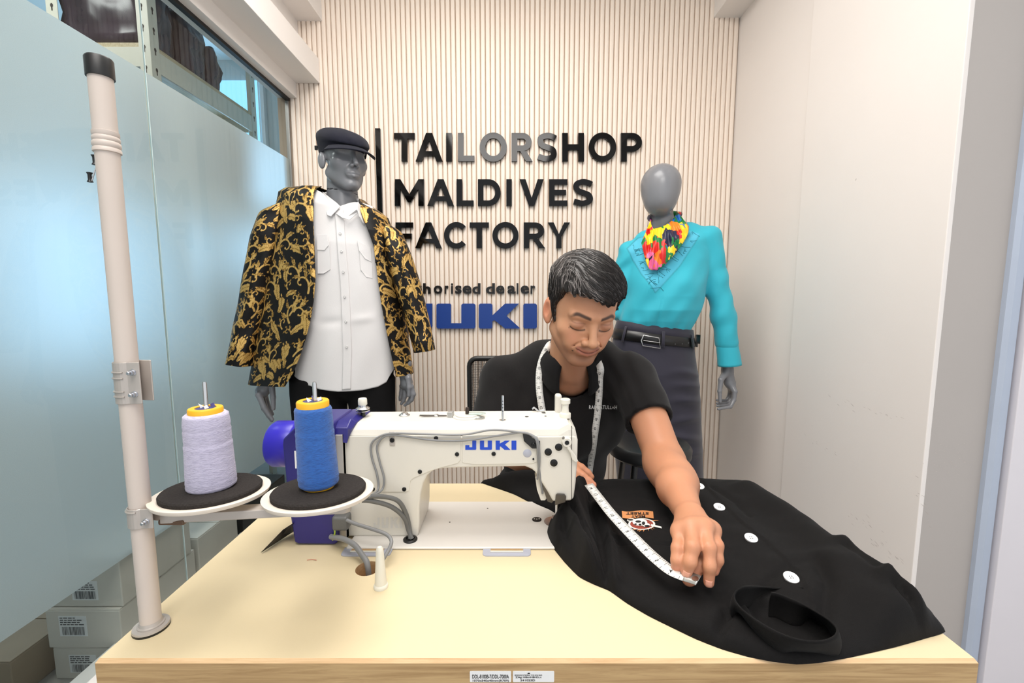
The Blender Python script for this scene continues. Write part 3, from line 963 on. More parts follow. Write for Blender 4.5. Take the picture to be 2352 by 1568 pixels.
for px, py, r in ((1210, 958, .0046), (1254, 957, .0046), (1250, 949, .0078)):
    q = topat(px, py)
    lathe('top_plug', [(r * 1.25, 0), (r * 1.25, .0006), (r, .0008), (r * .7, .0014), (0, .0014)], (q[0], q[1], tzp), M['screw_black'], mach, n=20)
q = topat(1298, 958)
lathe('regulator_post', [(.0105, 0), (.0105, .007), (.0098, .0085), (.0072, .010), (.0062, .018), (.0066, .025), (.0092, .027), (.0092, .034), (.0080, .0352), (.0058, .0352), (.0055, .033), (0, .033)], (q[0], q[1], tzp), M['cream_plastic'], mach, n=28)
q = at(1281, 928, YF - .018)
box('take_up_guard', (q[0] - .006, YF - .030, tzp - .002), (q[0] + .007, YF - .012, tzp + .036), M['mach'], mach, bev=.005, seg=4)
q = topat(1232, 946)
tube('thread_eyelet', spline([(q[0] - .008, q[1], tzp + .006), (q[0] - .004, q[1], tzp + .0085), (q[0] + .004, q[1] - .002, tzp + .003), (q[0] + .016, q[1], tzp + .003)]), .0018, M['steel'], mach, n=8)
# underside fittings of the head
steel2 = M['bracket']
plate_y('foot_guard', [(1230, 1100), (1238, 1096), (1262, 1143), (1253, 1155), (1243, 1155), (1234, 1130)], YM + .010, YM + .030, M['mach'])
plate_y('needle_bar_clamp', [(1276, 1134), (1280, 1131), (1296, 1132), (1300, 1137), (1298, 1150), (1274, 1157)], YM - .006, YM - .002, M['dark_steel'])
tube('presser_bar', [(.055, .30, BZ + .012), (.055, .30, BZ + .085)], .0042, M['steel'], mach, n=14)
box('presser_foot', (.047, .290, BZ + .003), (.067, .322, BZ + .012), M['steel'], mach, bev=.001)
plate_y('knife_arm', [(1240, 1100), (1246, 1102), (1276, 1150), (1268, 1158), (1258, 1154)], YM + .004, YM + .008, M['dark_steel'])
# bed fittings
q = atz(1233, 1193, BZ)
lathe('bed_plug', [(.0092, 0), (.0092, .0006), (.0078, .0010), (0, .0008)], (q[0], q[1], BZ), M['screw_black'], mach, n=28)
for s in (-1, 0, 1):
    lathe('plug_hole', [(.0012, 0), (.0012, .0006), (0, .0006)], (q[0] + s * .0045, q[1] + .001 * abs(s), BZ + .0009), M['cream_plastic'], mach, n=10)
for px, py in ((1120, 1167), (1033, 1199)):
    q = atz(px, py, BZ)
    lathe('oil_hole', [(.0016, 0), (.0016, .0004), (0, .0004)], (q[0], q[1], BZ), M['dark_steel'], mach, n=12)
q = atz(1264, 1198, BZ)
lathe('slide_plate', [(.020, 0), (.020, .0006), (0, .0006)], (q[0] + .008, q[1], BZ), M['steel'], mach, n=36)
q = atz(943, 1238, BZ)
lathe('cable_grommet', [(.0125, -.001), (.0125, .0022), (.0110, .0034), (.0080, .0034), (.0078, .001), (0, .001)], (q[0], q[1] - .002, BZ), M['black_plastic'], mach, n=28)
gq = np.array([q[0], q[1] - .002, BZ])
# blue motor at the left end
ymf, ymb = .246, .352
mz = lambda py, Y=ymf: float(at(700, py, Y)[2])
mx_ = lambda px, Y=ymf: float(at(px, 1100, Y)[0])
mo = thing('motor', (mx_(720), .30, TZ), parent=mach)
mpoly = [(mx_(668), TZ + .006), (mx_(676), TZ + .0025), (mx_(762), TZ + .0015), (mx_(768), TZ + .006), (mx_(768), mz(1180)), (mx_(768), mz(990)), (mx_(764), mz(975)), (mx_(690), mz(975)), (mx_(655), mz(1008)), (mx_(653), mz(1022)), (mx_(658), mz(1150))]
o = prism('motor_housing', mpoly, ymf, ymb, 'y', M['motor'], mo, bev=.006, seg=4); shade_auto(o, 30)
box('motor_end_casting', (mx_(768), ymf + .010, TZ + .006), (mx_(785), ymb - .004, mz(1003)), M['alu'], mo, bev=.001)
box('motor_gasket', (mx_(785), ymf + .012, TZ + .006), (xl + .002, ymb - .004, mz(1003)), M['black_plastic'], mo)
# hump linking the motor to the top cover
hs = []
for px, topy, w0 in ((690, 982, .012), (720, 966, .008), (770, 958, .004), (800, 954, .004), (818, 953, .006)):
    x = float(at(px, 960, YM)[0]); zz = float(at(px, topy, YM + .02)[2]) - .004
    zb_ = mz(1003) if px < 800 else zA
    x2 = x if px < 800 else x - .0
    hs.append([(x, YM - .010, zb_ - .01), (x, YM - .006, zb_ + (zz - zb_) * .6), (x, YM + .008 + w0, zz), (x, YF - .008 - w0, zz), (x, YF + .002, zb_ + (zz - zb_) * .6), (x, YF + .004, zb_ - .01)])
hs[-1] = [(xl + .010, YM - .003, zA), (xl + .014, YM + .001, zA + .012), (xl + .020, YM + .014, zB + .0005), (xl + .020, YF - .014, zB + .0005), (xl + .014, YF - .001, zA + .012), (xl + .010, YF + .001, zA)]
V = [p for s in hs for p in s]
o = mesh('motor_hood', V, grid_faces(6, len(hs)).tolist() + [[0, 1, 2, 3, 4, 5], [24 + i for i in range(6)][::-1]], M['motor'], mo, smooth=False); fix_normals(o); bevel(o, .003, 3, .5); shade_auto(o, 30)
hwx = mx_(628, .30)
hc = at(652, 1017, .305)
lathe('handwheel', [(.034, -.004), (.040, .0), (.042, .004), (.042, .040), (.038, .046), (.0, .046)], (mx_(628, .30) + .048, .305, hc[2] - .001), material('handwheel_blue', (44, 34, 170), .3), mo, n=48, axis=(-1, 0, 0))
lathe('motor_neck', [(.022, 0), (.022, .02)], (mx_(660, .30) + .03, .305, hc[2] - .001), M['motor_dark'], mo, n=32, axis=(-1, 0, 0))
box('rating_plate', (mx_(681) - .001, ymf - .0006, mz(1075)), (mx_(720), ymf + .001, mz(1035)), M['label'], mo)
# plug and wires at the foot of the motor
q = at(778, 1200, ymf - .004)
box('plug_body', (q[0] - .010, ymf - .012, q[2] - .012), (q[0] + .018, ymf + .012, q[2] + .014), M['cable_dark'], mo, bev=.005, seg=3)
tube('earth_wire', spline([at(765, 1205, ymf - .004), at(769, 1222, ymf - .010), at(764, 1240, ymf - .006)]), .0014, M['wire_green'], mo, n=8)
# cables
YC = YM - .006
def cab(name, pts, r, mat, parent=mach):
    return tube(name, spline(pts, 10), r, mat, parent, n=12)
cab('signal_cable', [at(848, 1140, .215), at(868, 1124, YC - .006), at(866, 1090, YC), at(854, 1050, YC), at(853, 1020, YC), at(872, 1002, YC), at(902, 995, YC), at(960, 996, YC), at(1060, 998, YC), at(1130, 987, YC), at(1190, 992, YC), at(1222, 999, YC), at(1236, 1015, YC - .004), at(1239, 1060, YC), at(1234, 1100, YM + .004)], .0019, M['cable'])
cab('signal_cable', [at(846, 1142, .215), at(876, 1126, YC - .006), at(882, 1098, YC), at(872, 1060, YC), at(866, 1026, YC), at(880, 1004, YC), at(902, 999, YC), at(940, 1003, YC), at(1000, 1011, YC), at(1070, 1011, YC), at(1150, 999, YC), at(1200, 993, YC), at(1226, 1003, YC - .003), at(1234, 1020, YC - .004), at(1236, 1060, YC), at(1246, 1133, YM + .008)], .0019, M['cable'])
cab('motor_cable', [at(798, 1152, .20), at(840, 1141, .215), at(880, 1140, .235), at(914, 1150, .247), at(932, 1178, .256), at(940, 1210, .262), gq + [0, 0, .002]], .0040, M['cable_dark'])
cab('motor_cable', [at(798, 1160, .20), at(830, 1149, .212), at(862, 1152, .226), at(900, 1164, .243), at(928, 1188, .254), at(938, 1216, .260), gq + [.003, 0, .002]], .0040, M['cable_dark'])
cab('mains_cable', [at(790, 1191, ymf - .006), at(815, 1202, ymf - .015), at(850, 1213, .225), at(886, 1226, .218), at(899, 1242, .205), at(893, 1262, .195), at(878, 1290, .183), np.array([hole[0] + .008, hole[1], TZ - .03])], .0031, M['cable'])
cab('mains_cable', [at(760, 1232, ymf - .004), at(790, 1238, .226), at(815, 1252, .212), at(832, 1275, .197), np.array([hole[0] - .002, hole[1] + .004, TZ + .004]), np.array([hole[0] + .002, hole[1], TZ - .035])], .0046, M['cable'])
cab('earth_lead', [at(792, 1155, .20), at(815, 1152, .208), at(836, 1143, .215), at(846, 1136, .22)], .0011, M['wire_green'])
q = at(828, 1150, .21)
lathe('cable_tie', [(.0032, -.002), (.0040, 0), (.0032, .002)], q, M['cream_plastic'], mach, n=14, axis=(1, 0, .2))
# black pointed offcut tucked behind the motor
pp = [atz(596, 1271, TZ + .002), atz(640, 1238, TZ + .003), atz(668, 1224, TZ + .004), atz(668, 1204, TZ + .044), atz(650, 1216, TZ + .028)]
V = [np.array(p) for p in pp] + [np.array(p) + np.array([.003, .006, 0]) for p in pp]
o = mesh('leather_offcut', V, [[0, 1, 2, 3, 4], [9, 8, 7, 6, 5], [0, 4, 9, 5], [4, 3, 8, 9], [0, 5, 6, 1], [1, 6, 7, 2], [2, 7, 8, 3]], material('black_leather', (28, 27, 27), .38, var=.3, vscale=40), None)
fix_normals(o); bevel(o, .001, 2)
tag(o, 'pointed black offcut sticking out behind the violet motor', 'offcut')
# ------------------------------------------------------------------ wall lettering
LY0, LY1 = YW - .016, YW - .0005
def flat_extrude(v2, faces, y0, y1):
    """(x, z) flat faces pushed into a solid between two depths"""
    n = len(v2)
    v = [(x, y0, z) for x, z in v2] + [(x, y1, z) for x, z in v2]
    cnt = {}
    for f in faces:
        for a, b in zip(f, f[1:] + f[:1]):
            cnt[(a, b)] = cnt.get((a, b), 0) + 1
    F2 = [list(f) for f in faces] + [[i + n for i in f][::-1] for f in faces]
    for (a, b) in cnt:
        if (b, a) not in cnt:
            F2.append([a, b, b + n, a + n])
    return v, F2
def ribbon(path, w, closed=False):
    p = np.asarray(path, float)
    if closed:
        t = np.roll(p, -1, 0) - np.roll(p, 1, 0)
    else:
        t = np.gradient(p, axis=0)
    t /= np.linalg.norm(t, axis=1)[:, None]
    nn = np.stack([-t[:, 1], t[:, 0]], 1) * w / 2
    n = len(p)
    v = np.concatenate([p + nn, p - nn])
    m = n if closed else n - 1
    return v, [[i, (i + 1) % n, n + (i + 1) % n, n + i] for i in range(m)]
def arc(cx, cy, rx, ry, a0, a1, n=28):
    return [(cx + rx * math.cos(math.radians(a0 + (a1 - a0) * i / n)), cy - ry * math.sin(math.radians(a0 + (a1 - a0) * i / n))) for i in range(n + 1)]
def glyph(ch, x0, x1, yt, yb, w):
    """pieces of a capital letter in px: list of (verts, faces)"""
    h = w / 2; xm = (x0 + x1) / 2; ym = (yt + yb) / 2; H = yb - yt; Wd = x1 - x0
    R = lambda a, b, c, d: ([(a, b), (c, b), (c, d), (a, d)], [[0, 1, 2, 3]])
    Pg = lambda pts: (pts, [list(range(len(pts)))])
    if ch == 'T': return [R(x0, yt, x1, yt + w), R(xm - h, yt + w, xm + h, yb)]
    if ch == 'I': return [R(x0, yt, x1, yb)]
    if ch == 'L': return [R(x0, yt, x0 + w, yb), R(x0 + w, yb - w, x1, yb)]
    if ch == 'H': return [R(x0, yt, x0 + w, yb), R(x1 - w, yt, x1, yb), R(x0 + w, ym - h, x1 - w, ym + h)]
    if ch == 'E': return [R(x0, yt, x0 + w, yb), R(x0 + w, yt, x1, yt + w), R(x0 + w, yb - w, x1, yb), R(x0 + w, ym - h, x1 - 3, ym + h * .9)]
    if ch == 'F': return [R(x0, yt, x0 + w, yb), R(x0 + w, yt, x1, yt + w), R(x0 + w, ym - h + 2, x1 - 3, ym + h + 2)]
    if ch == 'A':
        q = 1.08 * w
        ya = yb - .36 * H
        li = lambda y: x0 + q + (xm - x0 - q) * (yb - y) / (yb - yt - 1.35 * w)
        return [Pg([(x0, yb), (xm - .54 * w, yt), (xm + .0, yt), (xm, yt + 1.35 * w), (x0 + q, yb)]), Pg([(x1 - q, yb), (xm, yt + 1.35 * w), (xm, yt), (xm + .54 * w, yt), (x1, yb)]),
                Pg([(li(ya), ya), (x0 + x1 - li(ya), ya), (x0 + x1 - li(ya + w * .85), ya + w * .85), (li(ya + w * .85), ya + w * .85)])]
    if ch == 'V':
        q = 1.12 * w
        return [Pg([(x0, yt), (x0 + q, yt), (xm, yb - 1.5 * w), (xm, yb), (xm - .5 * w, yb)]), Pg([(x1, yt), (xm + .5 * w, yb), (xm, yb), (xm, yb - 1.5 * w), (x1 - q, yt)])]
    if ch == 'M':
        return [R(x0, yt, x0 + w, yb), R(x1 - w, yt, x1, yb), Pg([(x0 + w, yt), (xm, yb - .44 * H), (xm, yb - .14 * H), (xm - h * .6, yb - .14 * H), (x0 + w, yt + .36 * H)]), Pg([(x1 - w, yt + .36 * H), (xm + h * .6, yb - .14 * H), (xm, yb - .14 * H), (xm, yb - .44 * H), (x1 - w, yt)])]
    if ch == 'Y':
        return [R(xm - h, ym + 3, xm + h, yb), Pg([(x0, yt), (x0 + 1.12 * w, yt), (xm, ym - .05 * H), (xm, ym + 3), (xm - h, ym + 3)]), Pg([(x1, yt), (xm + h, ym + 3), (xm, ym + 3), (xm, ym - .05 * H), (x1 - 1.12 * w, yt)])]
    if ch == 'O': return [ribbon(arc(xm, ym, Wd / 2 - h, H / 2 + 1.0 - h, 0, 354, 58), w, True)]
    if ch == 'C': return [ribbon(arc(xm + 2, ym, Wd / 2 + 2 - h, H / 2 + 1 - h, 42, 318, 44), w)]
    if ch == 'D':
        p = [(x0 + w, yt + h), (xm - 2, yt + h)] + arc(xm - 2, ym, x1 - h - xm + 2, H / 2 - h, 90, -90, 30) + [(xm - 2, yb - h), (x0 + w, yb - h)]
        return [R(x0, yt, x0 + w, yb), ribbon([p[0]] + p[2:-2] + [p[-1]], w)]
    if ch in 'PR':
        yb2 = yt + H * (.66 if ch == 'P' else .64)
        yc = (yt + yb2) / 2
        xr = x1 - (0 if ch == 'P' else 2)
        xc = x0 + Wd * .52
        p = [(x0 + w, yt + h)] + arc(xc, yc, xr - h - xc, (yb2 - yt) / 2 - h, 90, -90, 26) + [(x0 + w, yb2 - h)]
        out = [R(x0, yt, x0 + w, yb), ribbon(p, w)]
        if ch == 'R': out.append(Pg([(xm - 4, yb2), (xm + .75 * w, yb2), (x1, yb), (x1 - 1.15 * w, yb)]))
        return out
    if ch == 'S':
        p = spline([(x1 - 3, yt + H * .19), (x1 - Wd * .25, yt + h + 1.5), (xm, yt + h - .5), (x0 + Wd * .22, yt + h + 4), (x0 + h + 1.5, yt + H * .29), (x0 + Wd * .26, yt + H * .425), (xm, ym), (x1 - Wd * .22, yb - H * .41), (x1 - h - .5, yb - H * .27), (x1 - Wd * .22, yb - h - 3.5), (xm - 1, yb - h + .5), (x0 + Wd * .24, yb - h - 2), (x0 + 3, yb - H * .17)], 6)
        return [ribbon(p, w)]
def letter(ch, box_px, w, parent, mat):
    parts = []
    for v, f in glyph(ch, *box_px, w):
        xz = [tuple(at(px, py, YW - .01)[[0, 2]]) for px, py in v]
        parts.append(flat_extrude(xz, [list(q) for q in f], LY0, LY1))
    V, Fq = join_geo(parts)
    o = mesh('letter', V, Fq, mat, parent)
    fix_normals(o)
    return o
rows = [
    ('TAILORSHOP', 306, 371, [(905.5, 953), (955, 1017), (1025, 1038), (1052, 1090), (1102, 1164), (1175, 1223), (1233, 1279), (1291, 1341), (1352, 1415), (1426, 1474)], 'glossy black raised capitals on fluted wall, top line of three', 13),
    ('MALDIVES', 412, 473, [(907.5, 974), (982, 1043), (1049, 1088), (1098, 1150), (1163, 1175.5), (1193, 1249), (1261, 1303), (1315, 1362)], 'glossy black raised capitals on fluted wall, middle line of three', 12.5),
    ('FACTORY', 511, 570, [(909, 949), (954, 1015), (1020, 1073), (1079, 1123), (1131, 1191), (1203, 1252), (1258, 1309)], 'glossy black raised capitals on fluted wall, bottom line of three', 12)]
for word, yt_, yb_, xs, lab, w in rows:
    mid = at((xs[0][0] + xs[-1][1]) / 2, yb_, YW)
    s = thing('wall_lettering', mid, lab, 'sign lettering', 'wall sign lettering')
    for ch, (a, b) in zip(word, xs):
        letter(ch, (a, b, yt_, yb_), w, s, M['black_acrylic'])
a, b = at(862, 297, YW - .01), at(873, 505, YW - .01)
bar = prism('sign_bar', [(at(862, 297, YW - .01)[0], at(862, 297, YW)[2]), (at(873.5, 297, YW - .01)[0], at(873, 297, YW)[2]), (at(873.5, 297, YW - .01)[0] - .001, at(880, 575, YW)[2]), (at(862, 297, YW - .01)[0] - .001, at(868, 575, YW)[2])], LY0, LY1, 'y', M['black_acrylic'])
tag(bar, 'tall glossy black bar on the wall left of the lettering', 'sign bar', 'wall sign lettering')
# dealer line: lower-case letters
s = thing('wall_lettering', at(1090, 675, YW), 'small black lower-case lettering above the blue letters', 'sign lettering', 'wall sign lettering')
mapx = lambda q: 850 + q / 3.074
low = [('a', 215, 268), ('u', 282, 330), ('t', 338, 366), ('h', 374, 426), ('o', 449, 509), ('r', 527, 553), ('i', 571, 585), ('s', 600, 646), ('e', 653, 716), ('d', 722, 779), ('d', 818, 881), ('e', 890, 949), ('a', 970, 1028), ('l', 1035, 1047), ('e', 1063, 1123), ('r', 1133, 1166)]
for ch, x0, x1 in low:
    v, f = text_mesh(ch, 1.0, .028)
    mn, mx = v.min(0), v.max(0)
    v = (v - mn) / (mx - mn)
    top = 650 if ch in 'hdil' else (652 if ch == 't' else 655.5)
    bot = 674.5
    X0, X1 = mapx(x0), mapx(x1)
    xz = [tuple(at(X0 + (X1 - X0) * p[0], bot + (top - bot) * p[1], YW - .01)[[0, 2]]) for p in v]
    V, Fq = flat_extrude(xz, [list(q) for q in f], YW - .010, LY1)
    o = mesh('letter', V, Fq, M['black_letter_side'], s); fix_normals(o)
# blue block letters
s = thing('wall_lettering', at(1090, 755, YW), 'large blue block capitals low on the fluted wall', 'sign lettering', 'wall sign lettering')
def rounded_block(pts):
    return [(float(at(px, py, YW - .01)[0]), float(at(px, py, YW - .01)[2])) for px, py in pts]
for pts in ([(962, 697), (993, 697), (993, 749), (989, 754), (906, 754), (903, 750), (903, 727), (933, 727), (933, 739), (962, 739)],
            [(1003, 700), (1006, 697), (1034, 697), (1036, 700), (1036, 742), (1060, 742), (1060, 700), (1063, 697), (1089, 697), (1092, 700), (1092, 751), (1089, 754), (1006, 754), (1003, 751)],
            [(1100, 700), (1103, 697), (1128, 697), (1131, 700), (1131, 724), (1160, 697), (1192, 697), (1163, 725), (1194, 753), (1193, 754), (1160, 754), (1136, 735), (1131, 737), (1131, 751), (1128, 754), (1103, 754), (1100, 751)],
            [(1202, 700), (1205, 697), (1230, 697), (1233, 700), (1233, 751), (1230, 754), (1205, 754), (1202, 751)]):
    o = prism('letter', rounded_block(pts), YW - .018, LY1, 'y', M['blue_sign'], s)
# ------------------------------------------------------------------ store room behind the glass
tag(box('wall_store_far', (-3.3, 2.95, 0), (XG, 3.05, CEIL), M['store_wall']), kind='structure')
tag(box('wall_store_left', (-3.15, -1.8, 0), (-3.05, 3.05, CEIL), M['store_wall']), kind='structure')
tag(box('wall_store_right', (XG - .06, YW + .1, 0), (XG + .02, 3.05, CEIL), M['store_wall']), kind='structure')
tag(box('wall_store_blocker', (-3.3, -1.25, 0), (XG - .02, -1.15, CEIL), M['store_wall']), kind='structure')  # unseen, added to keep world light out of the store
w2 = thing('window_2', (-2.3, 2.94, .9), kind='structure')
box('window_pane', (-2.75, 2.93, 1.35), (-1.865, 2.945, 2.75), M['sky_pane'], w2)
box('window_mullion', (-1.882, 2.915, 1.35), (-1.876, 2.93, 2.75), M['white_trim'], w2)
box('window_frame', (-1.865, 2.91, 1.31), (-1.84, 2.95, 2.79), M['white_trim'], w2)
w3 = thing('window_3', (-3.04, 2.2, .75), kind='structure')
box('window_pane', (-3.05, 1.7, .8), (-3.035, 2.7, 1.8), M['sky_pane'], w3)
for y in (1.7, 2.7):
    box('window_frame', (-3.05, y - .02, .78), (-3.02, y + .02, 1.82), M['white_trim'], w3)
# slotted-angle rack
cream = material('cream_rack_steel', (226, 221, 204), .4, var=.04, vscale=20)
shelf_m = wood_material('shelf_board', (214, 196, 160), (180, 156, 116), axis=1)
rack = thing('storage_rack', (-1.84, 1.99, 0), 'cream slotted-steel storage rack behind the glass partition', 'rack')
RX0, RX1, RY0, RY1 = -2.06, -1.62, 1.585, 2.40
slot = material('slot_dark', (66, 60, 54), .8)
def slots(pts_fn, zs, parent):
    V = []
    for z in zs:
        k = 10
        V.append(([pts_fn(.0065 * math.cos(2 * math.pi * i / k), z + .009 * math.sin(2 * math.pi * i / k)) for i in range(k)], [list(range(k))]))
        V.append(([pts_fn(a, z + b) for a, b in ((-.003, -.022), (.003, -.022), (.003, -.006), (-.003, -.006))], [[0, 1, 2, 3]]))
    v, f = join_geo(V)
    return mesh('slot_holes', v, f, slot, parent)
for px_, sx in ((RX1, -1), (RX0, 1)):
    for py_, sy in ((RY0, 1), (RY1, -1)):
        post = thing('post', (px_, py_, 0), parent=rack)
        w = .05
        box('post_flange', (min(px_, px_ + sx * w), py_ - .001, 0), (max(px_, px_ + sx * w), py_ + .001, 2.78), cream, post)
        box('post_flange', (px_ - .001, min(py_, py_ + sy * w), 0), (px_ + .001, max(py_, py_ + sy * w), 2.78), cream, post)
        zs = np.arange(1.6, 2.75, .085)
        slots(lambda a, z: (px_ + sx * .026 + a, py_ - .0016 * sy, z), zs, post)
        slots(lambda a, z: (px_ - .0016 * sx, py_ + sy * .026 + a, z), zs, post)
for z in (0.35, .85, 1.72, 2.30):
    sh = thing('shelf', (RX0, RY0, z), parent=rack)
    box('shelf_board', (RX0 + .004, RY0 + .004, z - .018), (RX1 - .004, RY1 - .004, z), shelf_m, sh)
    for x0, x1, y0, y1 in ((RX1 - .004, RX1 - .001, RY0 + .05, RY1 - .05), (RX0 + .001, RX0 + .004, RY0 + .05, RY1 - .05)):
        box('long_beam', (x0 - .006, y0, z - .11), (x1, y1, z - .018), cream, sh, bev=.001)
    for y in (RY0 + .002, RY1 - .006):
        box('end_beam', (RX0 + .05, y, z - .10), (RX1 - .05, y + .004, z - .018), cream, sh, bev=.001)
# plastic-wrapped bundles on the shelves
def bag_material(name):
    m = material(name, (72, 56, 66), .22, var=.4, vscale=6, color2=(34, 26, 34))
    return m
BAG = bag_material('plum_cloth_in_plastic')
def noise3(P, s, seed=0):
    P = np.asarray(P) * s + seed * 7.31
    return np.array([mnoise.noise(Vector(p)) for p in P])
def bundle(lo, hi, seed, label):
    bm = bmesh.new()
    bmesh.ops.create_cube(bm, size=1)
    bmesh.ops.subdivide_edges(bm, edges=bm.edges, cuts=9, use_grid_fill=True)
    lo, hi = np.array(lo), np.array(hi)
    P = np.array([v.co[:] for v in bm.verts])
    q = np.sign(P) * np.abs(P * 2) ** 1.0 / 2
    L = np.linalg.norm(P, axis=1)
    P = P * (1 - .22 * np.clip(L - .5, 0, 1))[:, None]
    W = lo + (P + .5) * (hi - lo)
    d = noise3(W, 14, seed) * .022 + noise3(W, 40, seed) * .010
    W = W + (P / (np.linalg.norm(P, axis=1)[:, None])) * d[:, None]
    W[:, 2] = np.maximum(W[:, 2], lo[2] + .001)
    bm.verts.index_update()
    f = [[v.index for v in x.verts] for x in bm.faces]
    bm.free()
    o = mesh('garment_bundle', W, f, BAG, None, smooth=True)
    tag(o, label, 'garment bundle', 'plastic-wrapped bundles on the rack')
    return o
bundle((-2.03, 1.60, 2.30), (-1.66, 1.80, 2.74), 1, 'tall dark bundle at the near end of the rack top shelf')
bundle((-2.03, 1.83, 2.30), (-1.64, 2.00, 2.60), 2, 'dark plastic-wrapped bundle second along the rack top shelf')
bundle((-2.03, 2.02, 2.30), (-1.65, 2.14, 2.52), 3, 'low dark bundle farthest along the rack top shelf')
bundle((-2.03, 1.62, 1.72), (-1.66, 1.88, 2.14), 4, 'dark plastic-wrapped bundle at near end under the top shelf')
bundle((-2.03, 1.90, 1.72), (-1.65, 2.16, 2.10), 5, 'dark plastic-wrapped bundle under the middle of top shelf')
# cartons on the floor
CART = material('white_carton', (214, 208, 198), .75, var=.05, vscale=9)
CART2 = material('brown_carton', (158, 140, 118), .8, var=.08, vscale=9)
def carton(lo, hi, label, mat=CART, sticker_at=None, seed=0):
    t = thing('carton', ((lo[0] + hi[0]) / 2, (lo[1] + hi[1]) / 2, lo[2]), label, 'carton', 'cartons behind the glass')
    box('carton_body', lo, (hi[0], hi[1], hi[2] - .004), mat, t, bev=.003)
    xm = (lo[0] + hi[0]) / 2
    box('lid_flap', (lo[0] + .001, lo[1] + .001, hi[2] - .005), (hi[0] - .001, (lo[1] + hi[1]) / 2 - .002, hi[2]), mat, t, bev=.001)
    box('lid_flap', (lo[0] + .001, (lo[1] + hi[1]) / 2 + .002, hi[2] - .005), (hi[0] - .001, hi[1] - .001, hi[2]), mat, t, bev=.001)
    if sticker_at:
        x, z, w, h = sticker_at
        y = lo[1] - .0008
        lb = box('barcode_label', (x, y, z), (x + w, lo[1] + .001, z + h), M['label'], t)
        rg = random.Random(seed)
        parts = []
        xx = x + .1 * w
        while xx < x + .9 * w:
            bw = w * rg.choice((.012, .02, .03))
            parts.append(quad(xx, xx + bw, z + .06 * h, z + .48 * h, y - .0006))
            xx += bw + w * rg.choice((.012, .02, .026))
        for r_ in range(4):
            xx = x + .05 * w
            while xx < x + (.74 if r_ < 3 else .6) * w:
                bw = w * rg.uniform(.05, .18)
                parts.append(quad(xx, xx + bw, z + h * (.56 + r_ * .11), z + h * (.61 + r_ * .11), y - .0006))
                xx += bw + w * .03
        v, f = join_geo(parts)
        mesh('barcode_print', v, f, M['ink_grey'], lb)
    return t
carton((-1.46, .78, 0.0), (-1.232, 1.10, .108), 'white carton at the floor, lowest of the stack by the glass', CART, (-1.412, .022, .085, .060), 1)
carton((-1.465, .775, .110), (-1.236, 1.10, .238), 'white carton in the middle of the stack by the glass', CART, (-1.425, .150, .085, .066), 2)
carton((-1.47, .785, .240), (-1.232, 1.08, .40), 'white carton topmost of the stack by the glass', CART, (-1.385, .262, .08, .062), 3)
carton((-1.62, 1.12, 0.0), (-1.236, 1.36, .27), 'long white carton just beyond the stack by the glass', CART)
carton((-1.95, .70, 0.0), (-1.50, 1.05, .13), 'brownish carton farthest left behind the glass', CART2, (-1.80, .03, .14, .085), 4)
t = carton((-1.60, 1.42, 0.0), (-1.25, 1.80, .24), 'black box on the store floor nearest the fluted wall', M['black_plastic'])

# ------------------------------------------------------------------ office chair behind the tailor
ch = thing('office_chair', (.12, 1.02, 0), 'black office chair with mesh backrest behind the seated tailor', 'chair')
blk = M['black_plastic']
CY = 1.16
a, b = at(1078, 826, CY), at(1330, 826, CY)
x0, x1 = a[0], b[0]
ztp, zbt = a[2] + .006, .60
loop = []
for cx, cz, s in ((x1 - .03, ztp - .03, 0), (x0 + .03, ztp - .03, 1), (x0 + .045, zbt + .045, 2), (x1 - .045, zbt + .045, 3)):
    r = .03 if s < 2 else .045
    for q in range(6):
        t = math.pi / 2 * (s + q / 5)
        loop.append((cx + r * math.cos(t), CY + .03 * math.cos((cx - (x0 + x1) / 2) / (x1 - x0) * 2.2) - .02, cz + r * math.sin(t)))
loop.append(loop[0])
tube('backrest_frame', loop, .0095, blk, ch, n=10)
nx, nz = 70, 84
V = []
for j in range(nz + 1):
    for i in range(nx + 1):
        x = x0 + .006 + (x1 - x0 - .012) * i / nx
        V.append((x, CY + .03 * math.cos((x - (x0 + x1) / 2) / (x1 - x0) * 2.2) - .02 + (.0015 if (i + j) % 2 else 0), zbt + .006 + (ztp - zbt - .012) * j / nz))
net = mesh('mesh_back', V, grid_faces(nx + 1, nz + 1), material('black_net', (30, 30, 30), .6), ch)
add_mod(net, 'WIREFRAME', thickness=.0022, use_replace=True)
tube('back_spine', spline([((x0 + x1) / 2, CY + .02, .72), ((x0 + x1) / 2, CY + .05, .58), ((x0 + x1) / 2, CY + .02, .42), ((x0 + x1) / 2, CY - .12, .37)]), .018, blk, ch, n=10)
sx_, sy_ = (x0 + x1) / 2, 0.95
o = box('seat', (sx_ - .235, sy_ - .23, .375), (sx_ + .235, sy_ + .20, .436), material('black_seat_fabric', (24, 24, 25), .9), ch, bev=.025, seg=4)
lathe('gas_column', [(.03, .08), (.03, .26), (.02, .26), (.02, .378)], (sx_, sy_, 0), blk, ch, n=20)
for q in range(5):
    an = math.pi / 2 + q * 2 * math.pi / 5
    e = (sx_ + .28 * math.cos(an), sy_ + .28 * math.sin(an))
    tube('base_leg', [(sx_, sy_, .10), (e[0], e[1], .075)], [.022, .014], blk, ch, n=8)
    lathe('caster', [(.018, -.012), (.026, -.010), (.026, .010), (.018, .012)], (e[0], e[1], .026), blk, ch, n=18, axis=(math.sin(an), -math.cos(an), 0))

